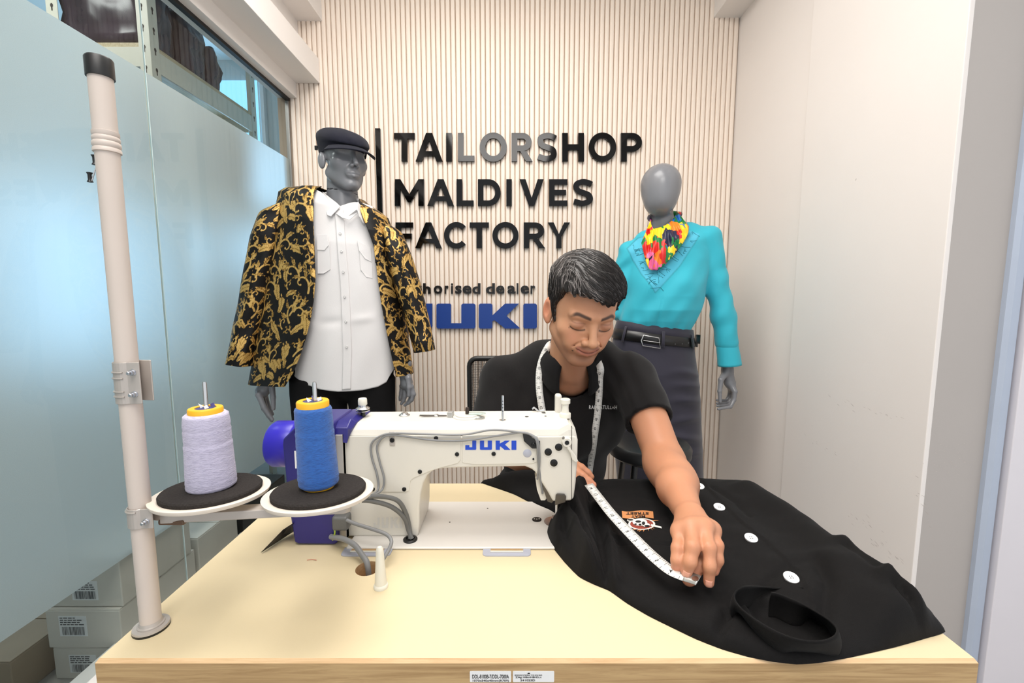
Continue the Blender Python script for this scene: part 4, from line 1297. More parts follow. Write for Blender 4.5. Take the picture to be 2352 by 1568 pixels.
# ------------------------------------------------------------------ bar stool
stc = at(1492, 1012, 1.06)
st = thing('bar_stool', (stc[0], 1.06, 0), 'black round-cornered stool beside the tailor, in front of the skirted mannequin', 'stool')
sz = stc[2]
lathe('seat', [(0, sz), (.11, sz + .002), (.135, sz - .004), (.145, sz - .018), (.143, sz - .045), (.125, sz - .058), (0, sz - .058)], (stc[0], 1.06, 0), material('black_vinyl', (26, 26, 27), .35), st, n=48)
for q in range(4):
    an = math.pi / 4 + q * math.pi / 2
    tube('leg', [(stc[0] + .10 * math.cos(an), 1.06 + .10 * math.sin(an), sz - .05), (stc[0] + .17 * math.cos(an), 1.06 + .17 * math.sin(an), .0)], .0115, M['dark_steel'] if q % 2 else blk, st, n=12)
rg_ = [(stc[0] + .15 * math.cos(t), 1.06 + .15 * math.sin(t), .22) for t in np.linspace(0, 2 * math.pi, 33)]
tube('foot_ring', rg_, .008, M['dark_steel'], st, n=8)
# ------------------------------------------------------------------ smooth solid modelling: distance fields turned into meshes
def smin(a, b, k):
    h = np.clip(.5 + .5 * (b - a) / k, 0, 1)
    return b + (a - b) * h - k * h * (1 - h)
def smax(a, b, k): return -smin(-a, -b, k)
def rcone(P, a, b, ra, rb):
    a = np.asarray(a, np.float32); b = np.asarray(b, np.float32)
    ab = b - a
    t = np.clip(((P - a) @ ab) / (ab @ ab + 1e-12), 0, 1)
    return np.linalg.norm(P - a - t[:, None] * ab, axis=1) - (ra + (rb - ra) * t)
def chain(P, pts, rad, k=.006):
    d = None
    for i in range(len(pts) - 1):
        e = rcone(P, pts[i], pts[i + 1], rad[i], rad[i + 1])
        d = e if d is None else smin(d, e, k)
    return d
def ell(P, c, r, B=None):
    q = P - np.asarray(c, np.float32)
    if B is not None: q = q @ np.asarray(B, np.float32)      # columns of B are the axes
    r = np.asarray(r, np.float32)
    k0 = np.linalg.norm(q / r, axis=1); k1 = np.linalg.norm(q / (r * r), axis=1)
    return k0 * (k0 - 1) / (k1 + 1e-9)
def basis(z, x):
    z = np.array(z, float); z /= np.linalg.norm(z)
    x = np.array(x, float); x = x - z * (x @ z); x /= np.linalg.norm(x)
    return np.stack([x, np.cross(z, x), z], 1)


def surfnet(fn, lo, hi, h, slack=0.004):
    """isosurface fn = 0 by naive surface nets, evaluated only near the surface"""
    lo = np.array(lo, float); hi = np.array(hi, float)
    B = 4
    nb = np.ceil((hi - lo) / (h * B)).astype(int) + 1
    n = nb * B
    I = np.stack(np.meshgrid(*[np.arange(k) for k in nb], indexing='ij'), -1).reshape(-1, 3)
    cc = (lo + (I * B + (B - 1) / 2) * h).astype(np.float32)
    dc = fn(cc)
    act = np.abs(dc) < h * B * 1.0 + slack
    V = np.where(dc < 0, -1., 1.).astype(np.float32).reshape(nb).repeat(B, 0).repeat(B, 1).repeat(B, 2)
    off = np.stack(np.meshgrid(*[np.arange(B)] * 3, indexing='ij'), -1).reshape(-1, 3)
    J = (I[act][:, None, :] * B + off[None]).reshape(-1, 3)
    val = np.empty(len(J), np.float32)
    for s in range(0, len(J), 400000):
        val[s:s + 400000] = fn((lo + J[s:s + 400000] * h).astype(np.float32))
    V[J[:, 0], J[:, 1], J[:, 2]] = val
    S = V < 0
    c = [S[i:n[0] - 1 + i, j:n[1] - 1 + j, k:n[2] - 1 + k] for i in (0, 1) for j in (0, 1) for k in (0, 1)]
    cnt = sum(x.astype(np.int8) for x in c)
    cell = np.argwhere((cnt > 0) & (cnt < 8))
    idx = -np.ones(tuple(n - 1), np.int64)
    idx[cell[:, 0], cell[:, 1], cell[:, 2]] = np.arange(len(cell))
    corner = np.array([(i, j, k) for i in (0, 1) for j in (0, 1) for k in (0, 1)])
    cv = np.stack([V[cell[:, 0] + a, cell[:, 1] + b, cell[:, 2] + d] for a, b, d in corner], 1)
    acc = np.zeros((len(cell), 3)); w = np.zeros(len(cell))
    for a in range(8):
        for b in range(a + 1, 8):
            if np.abs(corner[a] - corner[b]).sum() != 1: continue
            m = (cv[:, a] < 0) != (cv[:, b] < 0)
            t = np.where(m, cv[:, a] / (cv[:, a] - cv[:, b] + 1e-12), 0)
            p = corner[a] + t[:, None] * (corner[b] - corner[a])
            acc += np.where(m[:, None], p, 0); w += m
    verts = lo + (cell + acc / w[:, None]) * h
    faces = []
    for ax in range(3):
        u, v = [(1, 2), (2, 0), (0, 1)][ax]
        sl0 = [slice(1, n[i] - 1) for i in range(3)]; sl1 = list(sl0)
        sl0[ax] = slice(0, n[ax] - 1); sl1[ax] = slice(1, n[ax])
        A, Bq = S[tuple(sl0)], S[tuple(sl1)]
        e = np.argwhere(A != Bq)
        if not len(e): continue
        flip = A[e[:, 0], e[:, 1], e[:, 2]]
        base = e + 1; base[:, ax] -= 1
        q = []
        for du, dv in ((0, 0), (-1, 0), (-1, -1), (0, -1)):
            z = base.copy(); z[:, u] += du; z[:, v] += dv
            q.append(idx[z[:, 0], z[:, 1], z[:, 2]])
        q = np.stack(q, 1)
        q[~flip] = q[~flip][:, ::-1]
        faces.append(q)
    F_ = np.concatenate(faces)
    F_ = F_[(F_ >= 0).all(1)]
    return verts, F_


def march(fn, px, py, t0=.2, t1=3.0):
    """first point along the line of sight where fn < 0"""
    d = ray(px, py); d = d / np.linalg.norm(d)
    t = t0
    for _ in range(400):
        p = CAM + d * t
        v = float(fn(np.array([p], np.float32))[0])
        if v < .0004: return p
        t += max(v * .7, .0005)
        if t > t1: return None
    return None


def grad(fn, P, e=.001):
    P = np.asarray(P, np.float32)
    g = np.stack([fn(P + np.eye(3, dtype=np.float32)[i] * e) - fn(P - np.eye(3, dtype=np.float32)[i] * e) for i in range(3)], 1)
    return g / (np.linalg.norm(g, axis=1)[:, None] + 1e-9)


def wav(P, k, seed, n=5):
    """cheap smooth noise: a few random plane waves"""
    rn = np.random.default_rng(seed)
    d = 0
    for _ in range(n):
        v = rn.normal(size=3); v /= np.linalg.norm(v)
        d = d + np.sin((P @ v.astype(np.float32)) * k * rn.uniform(.6, 1.5) + rn.uniform(0, 6.3))
    return d / n


def smooth01(x, a, b):
    t = np.clip((x - a) / (b - a), 0, 1)
    return t * t * (3 - 2 * t)
# ------------------------------------------------------------------ the tailor
def rot(ax, a):
    return np.array(Matrix.Rotation(a, 3, ax))
person = thing('person', (.12, .92, 0), 'seated man in black polo shirt leaning over the table, tape round his neck', 'person')
HC = np.array([.1385, .572, 1.166])
HR_ = rot('Z', .17) @ rot('X', .43) @ rot('Y', .075) @ np.diag([1., -1., 1.])      # columns: viewer-right, face forward, up
tol = lambda P: (P - HC.astype(np.float32)) @ HR_.astype(np.float32)
tow = lambda L: np.asarray(L) @ HR_.T + HC
NECK0 = np.array([.125, .685, .985])

def head_local(p, ax):
    """ax: |x| version for the mirrored features"""
    d = ell(p, (0, -.012, .034), (.0755, .097, .082))
    d = smin(d, ell(p, (0, .026, -.030), (.0625, .062, .082)), .03)
    d = smin(d, rcone(ax, (.050, -.004, -.058), (.016, .060, -.101), .019, .017), .028)
    d = smin(d, ell(p, (0, .068, -.103), (.021, .016, .015)), .016)
    d = smin(d, ell(ax, (.044, .050, -.030), (.021, .022, .019)), .020)
    d = smin(d, ell(ax, (.030, .064, -.055), (.020, .018, .022)), .016)          # cheek / smile
    d = smin(d, rcone(ax, (.008, .084, .018), (.046, .068, .016), .008, .007), .012)
    d = smax(d, -ell(ax, (.032, .094, -.004), (.019, .014, .011)), .012)
    d = smin(d, ell(ax, (.0325, .0690, -.006), (.0165, .0150, .0125)), .004)     # lowered lids
    d = smax(d, -ell(ax, (.0325, .0860, -.0135), (.0150, .0040, .0012)), .0015)  # lash line
    d = smin(d, rcone(p, (0, .083, .004), (0, .107, -.034), .0065, .0095), .012)
    d = smin(d, ell(p, (0, .107, -.037), (.0105, .0095, .0085)), .006)
    d = smin(d, ell(ax, (.0135, .095, -.0405), (.0080, .0100, .0078)), .006)
    d = smax(d, -ell(ax, (.0065, .1005, -.0480), (.0042, .0050, .0030)), .002)
    d = smin(d, ell(p, (0, .082, -.062), (.027, .012, .022)), .012)
    d = smin(d, chain(ax, [(0, .0925, -.0622), (.014, .0885, -.0612), (.0285, .0780, -.0575)], [.0042, .0038, .0018], .003), .005)
    d = smin(d, chain(ax, [(0, .0915, -.0728), (.013, .0880, -.0705), (.0265, .0780, -.0605)], [.0052, .0046, .0018], .003), .005)
    d = smax(d, -chain(ax, [(0, .0982, -.0672), (.014, .0945, -.0656), (.0300, .0812, -.0585)], [.0013, .0013, .0010], .001), .0020)
    d = smax(d, -rcone(ax, (.0220, .0890, -.0440), (.0345, .0785, -.0580), .0014, .0009), .006)   # smile fold
    d = smax(d, -rcone(p, (-.012, .090, -.0860), (.012, .090, -.0860), .0030, .0030), .008)
    # ears
    E = basis((.0, -.22, 1), (1, .35, 0))
    e = ell(ax, (.0790, -.014, -.016), (.0085, .0185, .0315), E)
    e = smax(e, -ell(ax, (.0880, -.008, -.012), (.0085, .0105, .0190), E), .003)
    e = smin(e, ell(ax, (.0780, -.004, -.038), (.0055, .0075, .0090)), .005)
    d = smin(d, e, .006)
    return d
def head_fn(P):
    p = tol(P)
    ax = p.copy(); ax[:, 0] = np.abs(ax[:, 0])
    d = head_local(p, ax)
    nk = rcone(P, tow((0, -.034, -.052)), NECK0, .051, .060)
    nk = smin(nk, rcone(P, tow((0, .020, -.100)), (NECK0 + [.0, -.052, .015]), .020, .022), .030)
    d = smin(d, nk, .022)
    return d
def skin_cols(P):
    p = tol(np.asarray(P, np.float32)).astype(float)
    x, f, u = p.T; axx = np.abs(x)
    base = np.tile(np.array(lin((198, 146, 112))), (len(p), 1))
    def mixin(c, m):
        nonlocal base
        m = np.clip(m, 0, 1)[:, None]
        base = base * (1 - m) + np.array(lin(c)) * m
    G = lambda v, c, s: np.exp(-((v - c) / s) ** 2)
    front = smooth01(f, .02, .05)
    mixin((206, 140, 110), .6 * G(axx, .040, .020) * G(u, -.035, .022) * front)
    mixin((186, 128, 98), .5 * G(u, .045, .03) * front)
    mixin((140, 98, 78), .6 * smooth01(-u, .055, .085) * smooth01(f, .0, .03))                 # shaven jaw
    mixin((92, 62, 50), .62 * np.exp(-((u + .0540 + .0055 * (axx / .03) ** 2) / .0052) ** 4) * smooth01(.034 - axx, 0, .012) * front * (.55 + .45 * smooth01(axx, .004, .016)))   # moustache
    mixin((122, 86, 70), .45 * G(u, -.088, .007) * G(x, 0, .012) * front)
    lip = np.exp(-((u + .0672 - 9.5 * axx ** 2) / .0082) ** 4) * smooth01(.0285 - axx, 0, .004) * smooth01(f, .074, .080)
    mixin((176, 108, 92), .75 * lip)
    mixin((96, 52, 44), .9 * np.exp(-((u + .0672 - 9.6 * axx ** 2) / .0015) ** 2) * smooth01(.031 - axx, 0, .004) * smooth01(f, .072, .080))
    brow_u = .0175 + .006 * np.clip((axx - .012) / .03, 0, 1) - .011 * np.clip((axx - .034) / .02, 0, 1) ** 2
    mixin((44, 32, 28), .92 * np.exp(-((u - brow_u) / .0042) ** 4) * smooth01(axx, .009, .014) * smooth01(.056 - axx, 0, .012) * front)
    mixin((150, 100, 80), .5 * G(u, -.004, .010) * G(axx, .032, .018) * front)
    lash_u = -.0125 - .004 * (1 - ((axx - .0325) / .016) ** 2)
    mixin((30, 20, 18), .95 * np.exp(-((u - lash_u) / .0019) ** 2) * (np.abs(axx - .0325) < .0165) * front)
    mixin((120, 78, 64), .55 * np.exp(-((u - .001) / .0014) ** 2) * (np.abs(axx - .0325) < .015) * front)
    mixin((66, 36, 30), .9 * np.exp(-(((axx - .0065) / .005) ** 2 + ((u + .0475) / .0028) ** 2)) * smooth01(f, .088, .094))
    mixin((206, 118, 92), .5 * smooth01(axx, .074, .082) * G(u, -.01, .04))
    mixin((52, 34, 30), .9 * (np.hypot(x + .0315, u + .0705) < .0019))
    mixin((90, 60, 48), .6 * (np.hypot(x + .050, u + .016) < .0016))
    # knuckles and nails are on the hands
    return base
vh, fh = surfnet(head_fn, (.02, .40, .93), (.26, .74, 1.33), .0019)
ch_ = skin_cols(vh)

# ---- right-hand side arm and hand (his left)
SH_R = np.array([.292, .675, .985]); EL_R = at(1528, 1062, .475); WR_R = at(1585, 1186, .205)
q = lambda px, py, Y: at(px, py, Y)
F_index = [q(1563, 1222, .142), q(1557, 1260, .112), q(1555, 1286, .103), q(1552, 1306, .105)]
F_mid = [q(1589, 1212, .136), q(1591, 1256, .098), q(1585, 1290, .089), q(1577, 1315, .092)]
F_ring = [q(1617, 1212, .136), q(1629, 1258, .098), q(1630, 1300, .086), q(1628, 1337, .086)]
F_pink = [q(1634, 1218, .146), q(1648, 1252, .118), q(1649, 1286, .108), q(1641, 1312, .106)]
F_thumb = [q(1562, 1222, .165), q(1590, 1262, .128), q(1606, 1296, .106), q(1583, 1330, .104)]
def armhand_R(P):
    d = chain(P, [SH_R, EL_R, .45 * EL_R + .55 * WR_R, WR_R], [.050, .0415, .0345, .0215], .02)
    d = smin(d, ell(P, EL_R + (WR_R - EL_R) * .25, (.0345, .075, .035), basis((0, 0, 1), (1, .25, 0))), .03)
    for Fg in (F_index, F_mid, F_ring, F_pink):
        d = smin(d, rcone(P, WR_R + (np.array(Fg[0]) - WR_R) * .10, Fg[0], .0165, .0125), .012)
    d = smin(d, rcone(P, WR_R, F_thumb[0], .018, .013), .012)
    for Fg, s in ((F_index, .96), (F_mid, 1.04), (F_ring, 1.0), (F_pink, .86)):
        c_ = chain(P, Fg, [.0108 * s, .0092 * s, .0082 * s, .0072 * s], .006)
        d = smin(d, c_, .005)
    d = smin(d, chain(P, F_thumb, [.0140, .0118, .0105, .0092], .004), .005)
    d = smin(d, ell(P, F_thumb[3], (.0100, .0085, .0085)), .003)
    for k_ in (F_index, F_mid, F_ring, F_pink):                 # knuckle bumps
        d = smin(d, ell(P, np.array(k_[0]) + [0, 0, .002], (.0100, .0100, .0090)), .014)
    return d
va, fa = surfnet(armhand_R, (.13, .04, .74), (.42, .60, 1.02), .0022)
def arm_cols(P, joints, tips):
    base = np.tile(np.array(lin((196, 138, 105))), (len(P), 1))
    n_ = wav(np.asarray(P, np.float32), 120, 77)[:, None] * .5 + .5
    base = base * (1 - .10 * n_) + np.array(lin((190, 118, 90))) * (.10 * n_)
    P = np.asarray(P)
    for t_ in tips:
        m = np.exp(-(np.linalg.norm(P - t_, axis=1) / .013) ** 2)[:, None] * .55
        base = base * (1 - m) + np.array(lin((222, 142, 116))) * m
    for j_ in joints:
        m = np.exp(-(np.linalg.norm(P - j_, axis=1) / .010) ** 2)[:, None] * .35
        base = base * (1 - m) + np.array(lin((190, 120, 88))) * m
    return base
ca = arm_cols(va, [F_index[1], F_mid[1], F_ring[1], F_pink[1]], [F_index[3], F_mid[3], F_ring[3], F_pink[3], F_thumb[3]])

# ---- left-hand side arm and hand (his right), mostly behind the machine
SH_L = np.array([-.055, .735, .965]); EL_L = np.array([-.085, .640, .800]); WR_L = np.array([.075, .475, .822])
G_index = [q(1318, 1078, .455), q(1338, 1093, .432), q(1352, 1104, .424), q(1363, 1113, .420)]
G_mid = [q(1312, 1090, .450), q(1338, 1108, .424), q(1352, 1118, .416), q(1364, 1126, .412)]
G_ring = [q(1308, 1102, .445), q(1330, 1118, .420), q(1345, 1128, .410), q(1356, 1135, .406)]
G_pink = [q(1304, 1110, .438), q(1322, 1124, .416), q(1334, 1133, .406), q(1342, 1139, .402)]
G_thumb = [q(1316, 1066, .47), q(1335, 1074, .462), q(1350, 1086, .456), q(1358, 1095, .452)]
def armhand_L(P):
    d = chain(P, [SH_L, EL_L, .5 * (EL_L + WR_L), WR_L], [.050, .042, .037, .0275], .02)
    for Fg in (G_index, G_mid, G_ring, G_pink, G_thumb):
        d = smin(d, rcone(P, WR_L, Fg[0], .018, .0125), .012)
        d = smin(d, chain(P, Fg, [.0115, .0092, .0082, .0070], .003), .004)
    return d
vl, fl = surfnet(armhand_L, (-.16, .37, .70), (.17, .80, 1.03), .0026)
cl = arm_cols(vl, [G_index[1], G_mid[1]], [G_index[3], G_mid[3], G_ring[3]])
# ---- trunk and legs inside the clothes
def trunk(P):
    d = chain(P, [(.10, 1.0, .57), (.11, .90, .70), (.125, .80, .86)], [.12, .105, .10], .05)
    for s in (-1, 1):
        d = smin(d, chain(P, [(.10 + s * .09, .98, .53), (.10 + s * .16, .62, .50), (.10 + s * .16, .66, .10), (.10 + s * .17, .54, .05)], [.085, .062, .045, .035], .03), .03)
    return d
vt, ft = surfnet(trunk, (-.25, .45, 0.0), (.45, 1.2, 1.05), .012)
ct = np.tile(np.array(lin((200, 146, 112))), (len(vt), 1))
V, Fq = join_geo([(vh, fh), (va, fa), (vl, fl), (vt, ft)])
SKIN = material('skin', (200, 150, 120), .48, attr='col', sub=.12, bump=.12, bscale=900, spec=.4)
body = mesh('body', V, Fq, SKIN, person, smooth=True, cols={'col': np.concatenate([ch_, ca, cl, ct])})
# nails
NAIL = material('nail', (222, 158, 134), .32)
for Fg, s in ((F_mid, 1.0), (F_ring, 1.0)):
    d_ = np.array(Fg[3]) - np.array(Fg[2]); d_ /= np.linalg.norm(d_)
    up = CAM - np.array(Fg[3]); up = up - d_ * (up @ d_); up /= np.linalg.norm(up)
    sd = np.cross(d_, up)
    c0 = np.array(Fg[3]) - d_ * .0010
    V_ = []
    for i in range(7):
        for j in range(7):
            a_ = (i / 6 - .5) * 2; b_ = (j / 6 - .5) * 2
            w_ = .0046 * s * (1 - .25 * max(b_, 0) ** 3)
            rr = .0071 * s
            V_.append(c0 + sd * (a_ * w_) + d_ * (b_ * .0055) + up * (math.sqrt(max(rr ** 2 - (a_ * w_) ** 2, 0)) + .0004 - .0024 * max(b_, 0) ** 2))
    o = mesh('fingernail', V_, grid_faces(7, 7), NAIL, body, smooth=True)
    add_mod(o, 'SOLIDIFY', thickness=.0004)

# ---- hair
def hair_cut(p):
    """negative where hair grows"""
    x, f, u = p[:, 0], p[:, 1], p[:, 2]
    thr = np.where(f > .045, .064 - .010 * np.exp(-((x - .022) / .022) ** 2) + .006 * np.exp(-((x + .03) / .02) ** 2),
                   np.where(f > -.004, -.030 + (f + .004) / .049 * .094, -.075))
    sb = np.where((f > -.004) & (f < .022), -.038 + .0 * f, thr)
    thr = np.where((f > -.004) & (f < .018), np.minimum(thr, sb), thr)
    return thr - u
def hair_fn(P):
    p = tol(P)
    ax = p.copy(); ax[:, 0] = np.abs(ax[:, 0])
    d = ell(p, (0, -.012, .034), (.0755, .097, .082))
    d = smin(d, ell(p, (0, .026, -.030), (.0625, .062, .082)), .03)
    th = .0065 + .0125 * smooth01(p[:, 2], .03, .085) + .003 * smooth01(p[:, 1], .03, .08)
    th = th * (.25 + .75 * np.clip(smooth01(p[:, 2], -.045, .02) + (p[:, 1] < -.02), 0, 1))
    # combed ridges
    cx = p[:, 0] * .75 + p[:, 1] * .55
    ph = (p[:, 0] * .5 - p[:, 1] * .85) * 230 + 3 * np.sin(cx * 60) + 2.2 * np.sin(p[:, 2] * 70 + cx * 45)
    th = th + .0013 * np.sin(ph) + .0009 * np.sin(ph * 2.3 + cx * 140) + .0012 * wav(p, 90, 3)
    d = d - th
    g = hair_cut(p) + .003 * np.sin(p[:, 0] * 420 + 40 * p[:, 1]) * (p[:, 1] > .03)
    earhole = ell(ax, (.084, -.016, -.022), (.030, .021, .030))
    d = smax(d, g * .8, .004)
    return smax(d, -earhole, .003)
vv, ff = surfnet(hair_fn, (.02, .44, 1.0), (.27, .74, 1.33), .0020)
rn = np.random.default_rng(4)
def hair_cols(P):
    p = tol(np.asarray(P, np.float32)).astype(float)
    grey = smooth01(-p[:, 0], -.01, .05) * smooth01(p[:, 2], .03, .07)
    return p, grey
p_, g_ = hair_cols(vv)
hc = np.array(lin((34, 28, 26)))[None] * np.ones((len(vv), 1))
HAIR = material('black_hair', (34, 28, 26), .42, attr='col', spec=.5)
hair = mesh('hair', vv, ff, HAIR, person, smooth=True, cols={'col': hc})
# combed strands lying on the hair
N_ = 2600
cand = vv[rn.integers(0, len(vv), N_ * 3)]
pl_ = tol(cand.astype(np.float32))
keep = (pl_[:, 2] > .0) | (pl_[:, 0] < -.05)
cand = cand[keep][:N_]
pts_ = [cand]
cur = cand.astype(np.float32)
for st_ in range(9):
    gN = grad(hair_fn, cur)
    lp = tol(cur)
    # swept from the parting forward and to the viewer's right, downwards at the sides
    dirl = np.stack([.55 + .0 * lp[:, 0], .65 - 3.5 * lp[:, 1], -.25 - 4.0 * np.clip(-lp[:, 0], 0, 1) - 2.0 * np.clip(lp[:, 0] - .04, 0, 1)], 1)
    side = lp[:, 0] < -.045
    dirl[side] = np.stack([np.full(side.sum(), .1), np.full(side.sum(), .35), np.full(side.sum(), -1.)], 1)
    dw = dirl @ HR_.T.astype(np.float32)
    dw = dw + rn.normal(0, .13, dw.shape)
    dw = dw - gN * (dw * gN).sum(1)[:, None]
    dw /= np.linalg.norm(dw, axis=1)[:, None] + 1e-9
    cur = (cur + dw * .0042).astype(np.float32)
    cur = cur - gN * (hair_fn(cur) - .0006)[:, None]
    pts_.append(cur.astype(float))
S_ = np.stack(pts_, 1)                                   # strands x steps x 3
lastok = (hair_cut(tol(S_[:, -1].astype(np.float32))) < .004)
S_ = S_[lastok & (np.linalg.norm(np.diff(S_, axis=1), axis=2).max(1) < .0075)]
T_ = np.gradient(S_, axis=1); T_ /= np.linalg.norm(T_, axis=2)[..., None] + 1e-9
nr = grad(hair_fn, S_.reshape(-1, 3)).reshape(S_.shape)
Bv = np.cross(T_, nr)
rad = .00055 * np.sin(np.linspace(.25, math.pi - .15, S_.shape[1]))[None, :, None]
ring = [S_ + nr * rad * 1.6, S_ + Bv * rad, S_ - Bv * rad]
VV = np.stack(ring, 2)                                   # n, steps, 3, 3
ns_, nt_ = VV.shape[:2]
base_i = np.arange(ns_)[:, None, None] * (nt_ * 3) + np.arange(nt_ - 1)[None, :, None] * 3
tri = np.arange(3)[None, None, :]
fcs = np.stack([base_i + tri, base_i + (tri + 1) % 3, base_i + 3 + (tri + 1) % 3, base_i + 3 + tri], -1).reshape(-1, 4)
_, gr = hair_cols(S_[:, 4])
isg = rn.random(ns_) < gr * .42
sc = np.where(isg[:, None], np.array(lin((150, 142, 138)))[None], np.array(lin((30, 25, 23)))[None] * rn.uniform(.6, 1.6, (ns_, 1)))
o = mesh('hair_strands', VV.reshape(-1, 3), fcs, HAIR, hair, smooth=True, cols={'col': np.repeat(sc, nt_ * 3, 0)})
tag(o, kind='stuff')

# ---- polo shirt
UPN = (SH_R - EL_R) / np.linalg.norm(SH_R - EL_R)
HEM_R = at(1487, 962, .560)
hemdir = np.array([.10, -.80, -.59]); hemdir /= np.linalg.norm(hemdir)
HEM_L = np.array([-.078, .665, .845]); hemdirL = (EL_L - SH_L) / np.linalg.norm(EL_L - SH_L)
def shirt_fn(P):
    d = ell(P, (.125, .79, .86), (.185, .120, .20), basis((.02, -.38, .9), (1, -.18, 0)))
    d = smin(d, ell(P, (.11, .90, .66), (.165, .125, .20), basis((0, -.3, .9), (1, 0, 0))), .06)
    d = smin(d, chain(P, [SH_L + [.012, .004, -.015], (.06, .735, 1.005), (.20, .705, 1.012), SH_R + [-.012, 0, -.010]], [.062, .058, .058, .060], .04), .05)
    d = smin(d, rcone(P, (.125, .71, .98), (.128, .672, 1.035), .075, .066), .03)
    d = smin(d, chain(P, [SH_R + [0, 0, -.005], EL_R + UPN * .02], [.060, .060], .02), .035)
    d = smin(d, chain(P, [SH_L, EL_L], [.066, .060], .02), .03)
    d = smin(d, ell(P, (.09, .70, .86), (.12, .07, .13)), .05)
    d = d + .0035 * wav(P, 34, 11) + .0022 * wav(P, 75, 12)
    # folds running from the armpit and the shoulder
    w_ = np.exp(-((P[:, 0] - .25) / .07) ** 2)
    d = d + .0028 * w_ * np.sin((P[:, 2] * .8 + P[:, 0] * .9 - P[:, 1] * .5) * 130) * smooth01(P[:, 2], .86, .92)
    hp = (P - HEM_R.astype(np.float32)) @ hemdir.astype(np.float32)
    near = np.linalg.norm(P - HEM_R.astype(np.float32), axis=1) < .16
    d = np.where(near, smax(d, hp, .003), np.where((hp > 0) & (P[:, 1] < .62) & (P[:, 0] > .2), np.maximum(d, hp), d))
    arm = rcone(P, SH_R, EL_R, .0500, .0465)
    d = np.where(near, smax(d, -np.maximum(arm, -(hp + .016)), .002), d)
    hl = (P - HEM_L.astype(np.float32)) @ hemdirL.astype(np.float32)
    nl = (np.linalg.norm(P - HEM_L.astype(np.float32), axis=1) < .16) & (P[:, 0] < .0)
    d = np.where(nl, smax(d, hl, .003), d)
    # neck opening with the front placket
    nk = rcone(P, tow((0, -.034, -.052)), NECK0 + [0, .0, -.01], .062, .064)
    nk = np.minimum(nk, rcone(P, at(1313, 868, .60), at(1305, 815, .66), .004, .040))
    d = smax(d, -nk, .004)
    return d
vs_, fs_ = surfnet(shirt_fn, (-.20, .50, .50), (.44, 1.08, 1.10), .0042, slack=.012)
POLO = material('black_pique', (23, 21, 21), .88, spec=.2, sheen=.08, bump=.35, bscale=1100, var=.12, vscale=30)
POLO2 = material('black_rib_knit', (19, 18, 19), .88, spec=.2, sheen=.06, bump=.4, bscale=1600)
shirt = mesh('polo_shirt', vs_, fs_, POLO, person, smooth=True)
shirt['label'] = 'black short-sleeved polo shirt'
# ribbed sleeve band
A_ = SH_R; ax_ = hemdir
u1 = np.cross(ax_, [0, 0, 1]); u1 /= np.linalg.norm(u1); u2 = np.cross(ax_, u1)
# collar leaves, shaped round the neck
def collar_pts():
    rows_ = []
    nphi = 44
    cen = np.array([.127, .676, 1.030])
    tilt = rot('X', .35)
    for k_ in range(7):
        s = k_ / 6
        row = []
        for i in range(nphi + 1):
            # angle from the front, going left, round the back, to the front on the right
            ph = math.radians(-26 - 308 * i / nphi)
            fr_ = math.cos(ph)
            r_ = .062 + .026 * s
            tipl = max(0, math.cos((i / nphi) * 2 * math.pi)) ** 3
            h_ = .020 - .050 * s - .030 * s * tipl
            bulge = .010 * math.sin(math.pi * min(1, s * 1.3))
            p = np.array([(r_ + bulge) * math.sin(ph) * 1.02, -(r_ + bulge * .5 + .012 * s * tipl) * fr_, h_ + .012 * (1 - fr_) * .5])
            row.append(cen + tilt @ p)
        rows_.append(row)
    return np.array(rows_)
C_ = collar_pts()
co = mesh('collar', C_.reshape(-1, 3), grid_faces(C_.shape[1], C_.shape[0]), POLO2, shirt, smooth=True)
add_mod(co, 'SOLIDIFY', thickness=.003, offset=0)
# button on the placket, embroidered name
bp_ = march(shirt_fn, 1311, 897)
if bp_ is not None:
    lathe('placket_button', [(.0045, 0), (.0045, .0012), (.003, .0016), (0, .0012)], bp_ + np.array([0, -.001, 0]), material('dark_button', (58, 58, 60), .3), shirt, n=16, axis=(0, -1, .1))
v2, f2 = text_mesh('RAHMATULLAH', 1.0, .01, 1.08)
v2 = (v2 - v2.min(0)) / (v2.max(0) - v2.min(0))
pts3 = []
g0 = {}
for gx in range(13):
    h_ = march(shirt_fn, 1353 + 64 * gx / 12, 935)
    g0[gx] = h_
for x_, y_ in v2:
    i0 = min(11, int(x_ * 12)); fr_ = x_ * 12 - i0
    c_ = g0[i0] * (1 - fr_) + g0[i0 + 1] * fr_
    dpt = np.linalg.norm(c_ - CAM)
    c_ = c_ + np.array([0, 0, 1]) * ((y_ - .5) * 8.6 / FPX * dpt) 
    pts3.append(c_ + (CAM - c_) / dpt * .004)
o = mesh('embroidered_name', pts3, f2, material('white_thread', (214, 214, 212), .8), shirt)
# dark trousers on the lap
def trou(P): return trunk(P) - .012
def trou2(P): return np.maximum(trou(P), P[:, 2] - .66)
vq, fq = surfnet(trou2, (-.27, .45, 0.0), (.47, 1.22, .75), .012)
o = mesh('trousers', vq, fq, material('black_trousers', (20, 20, 22), .9), person, smooth=True)
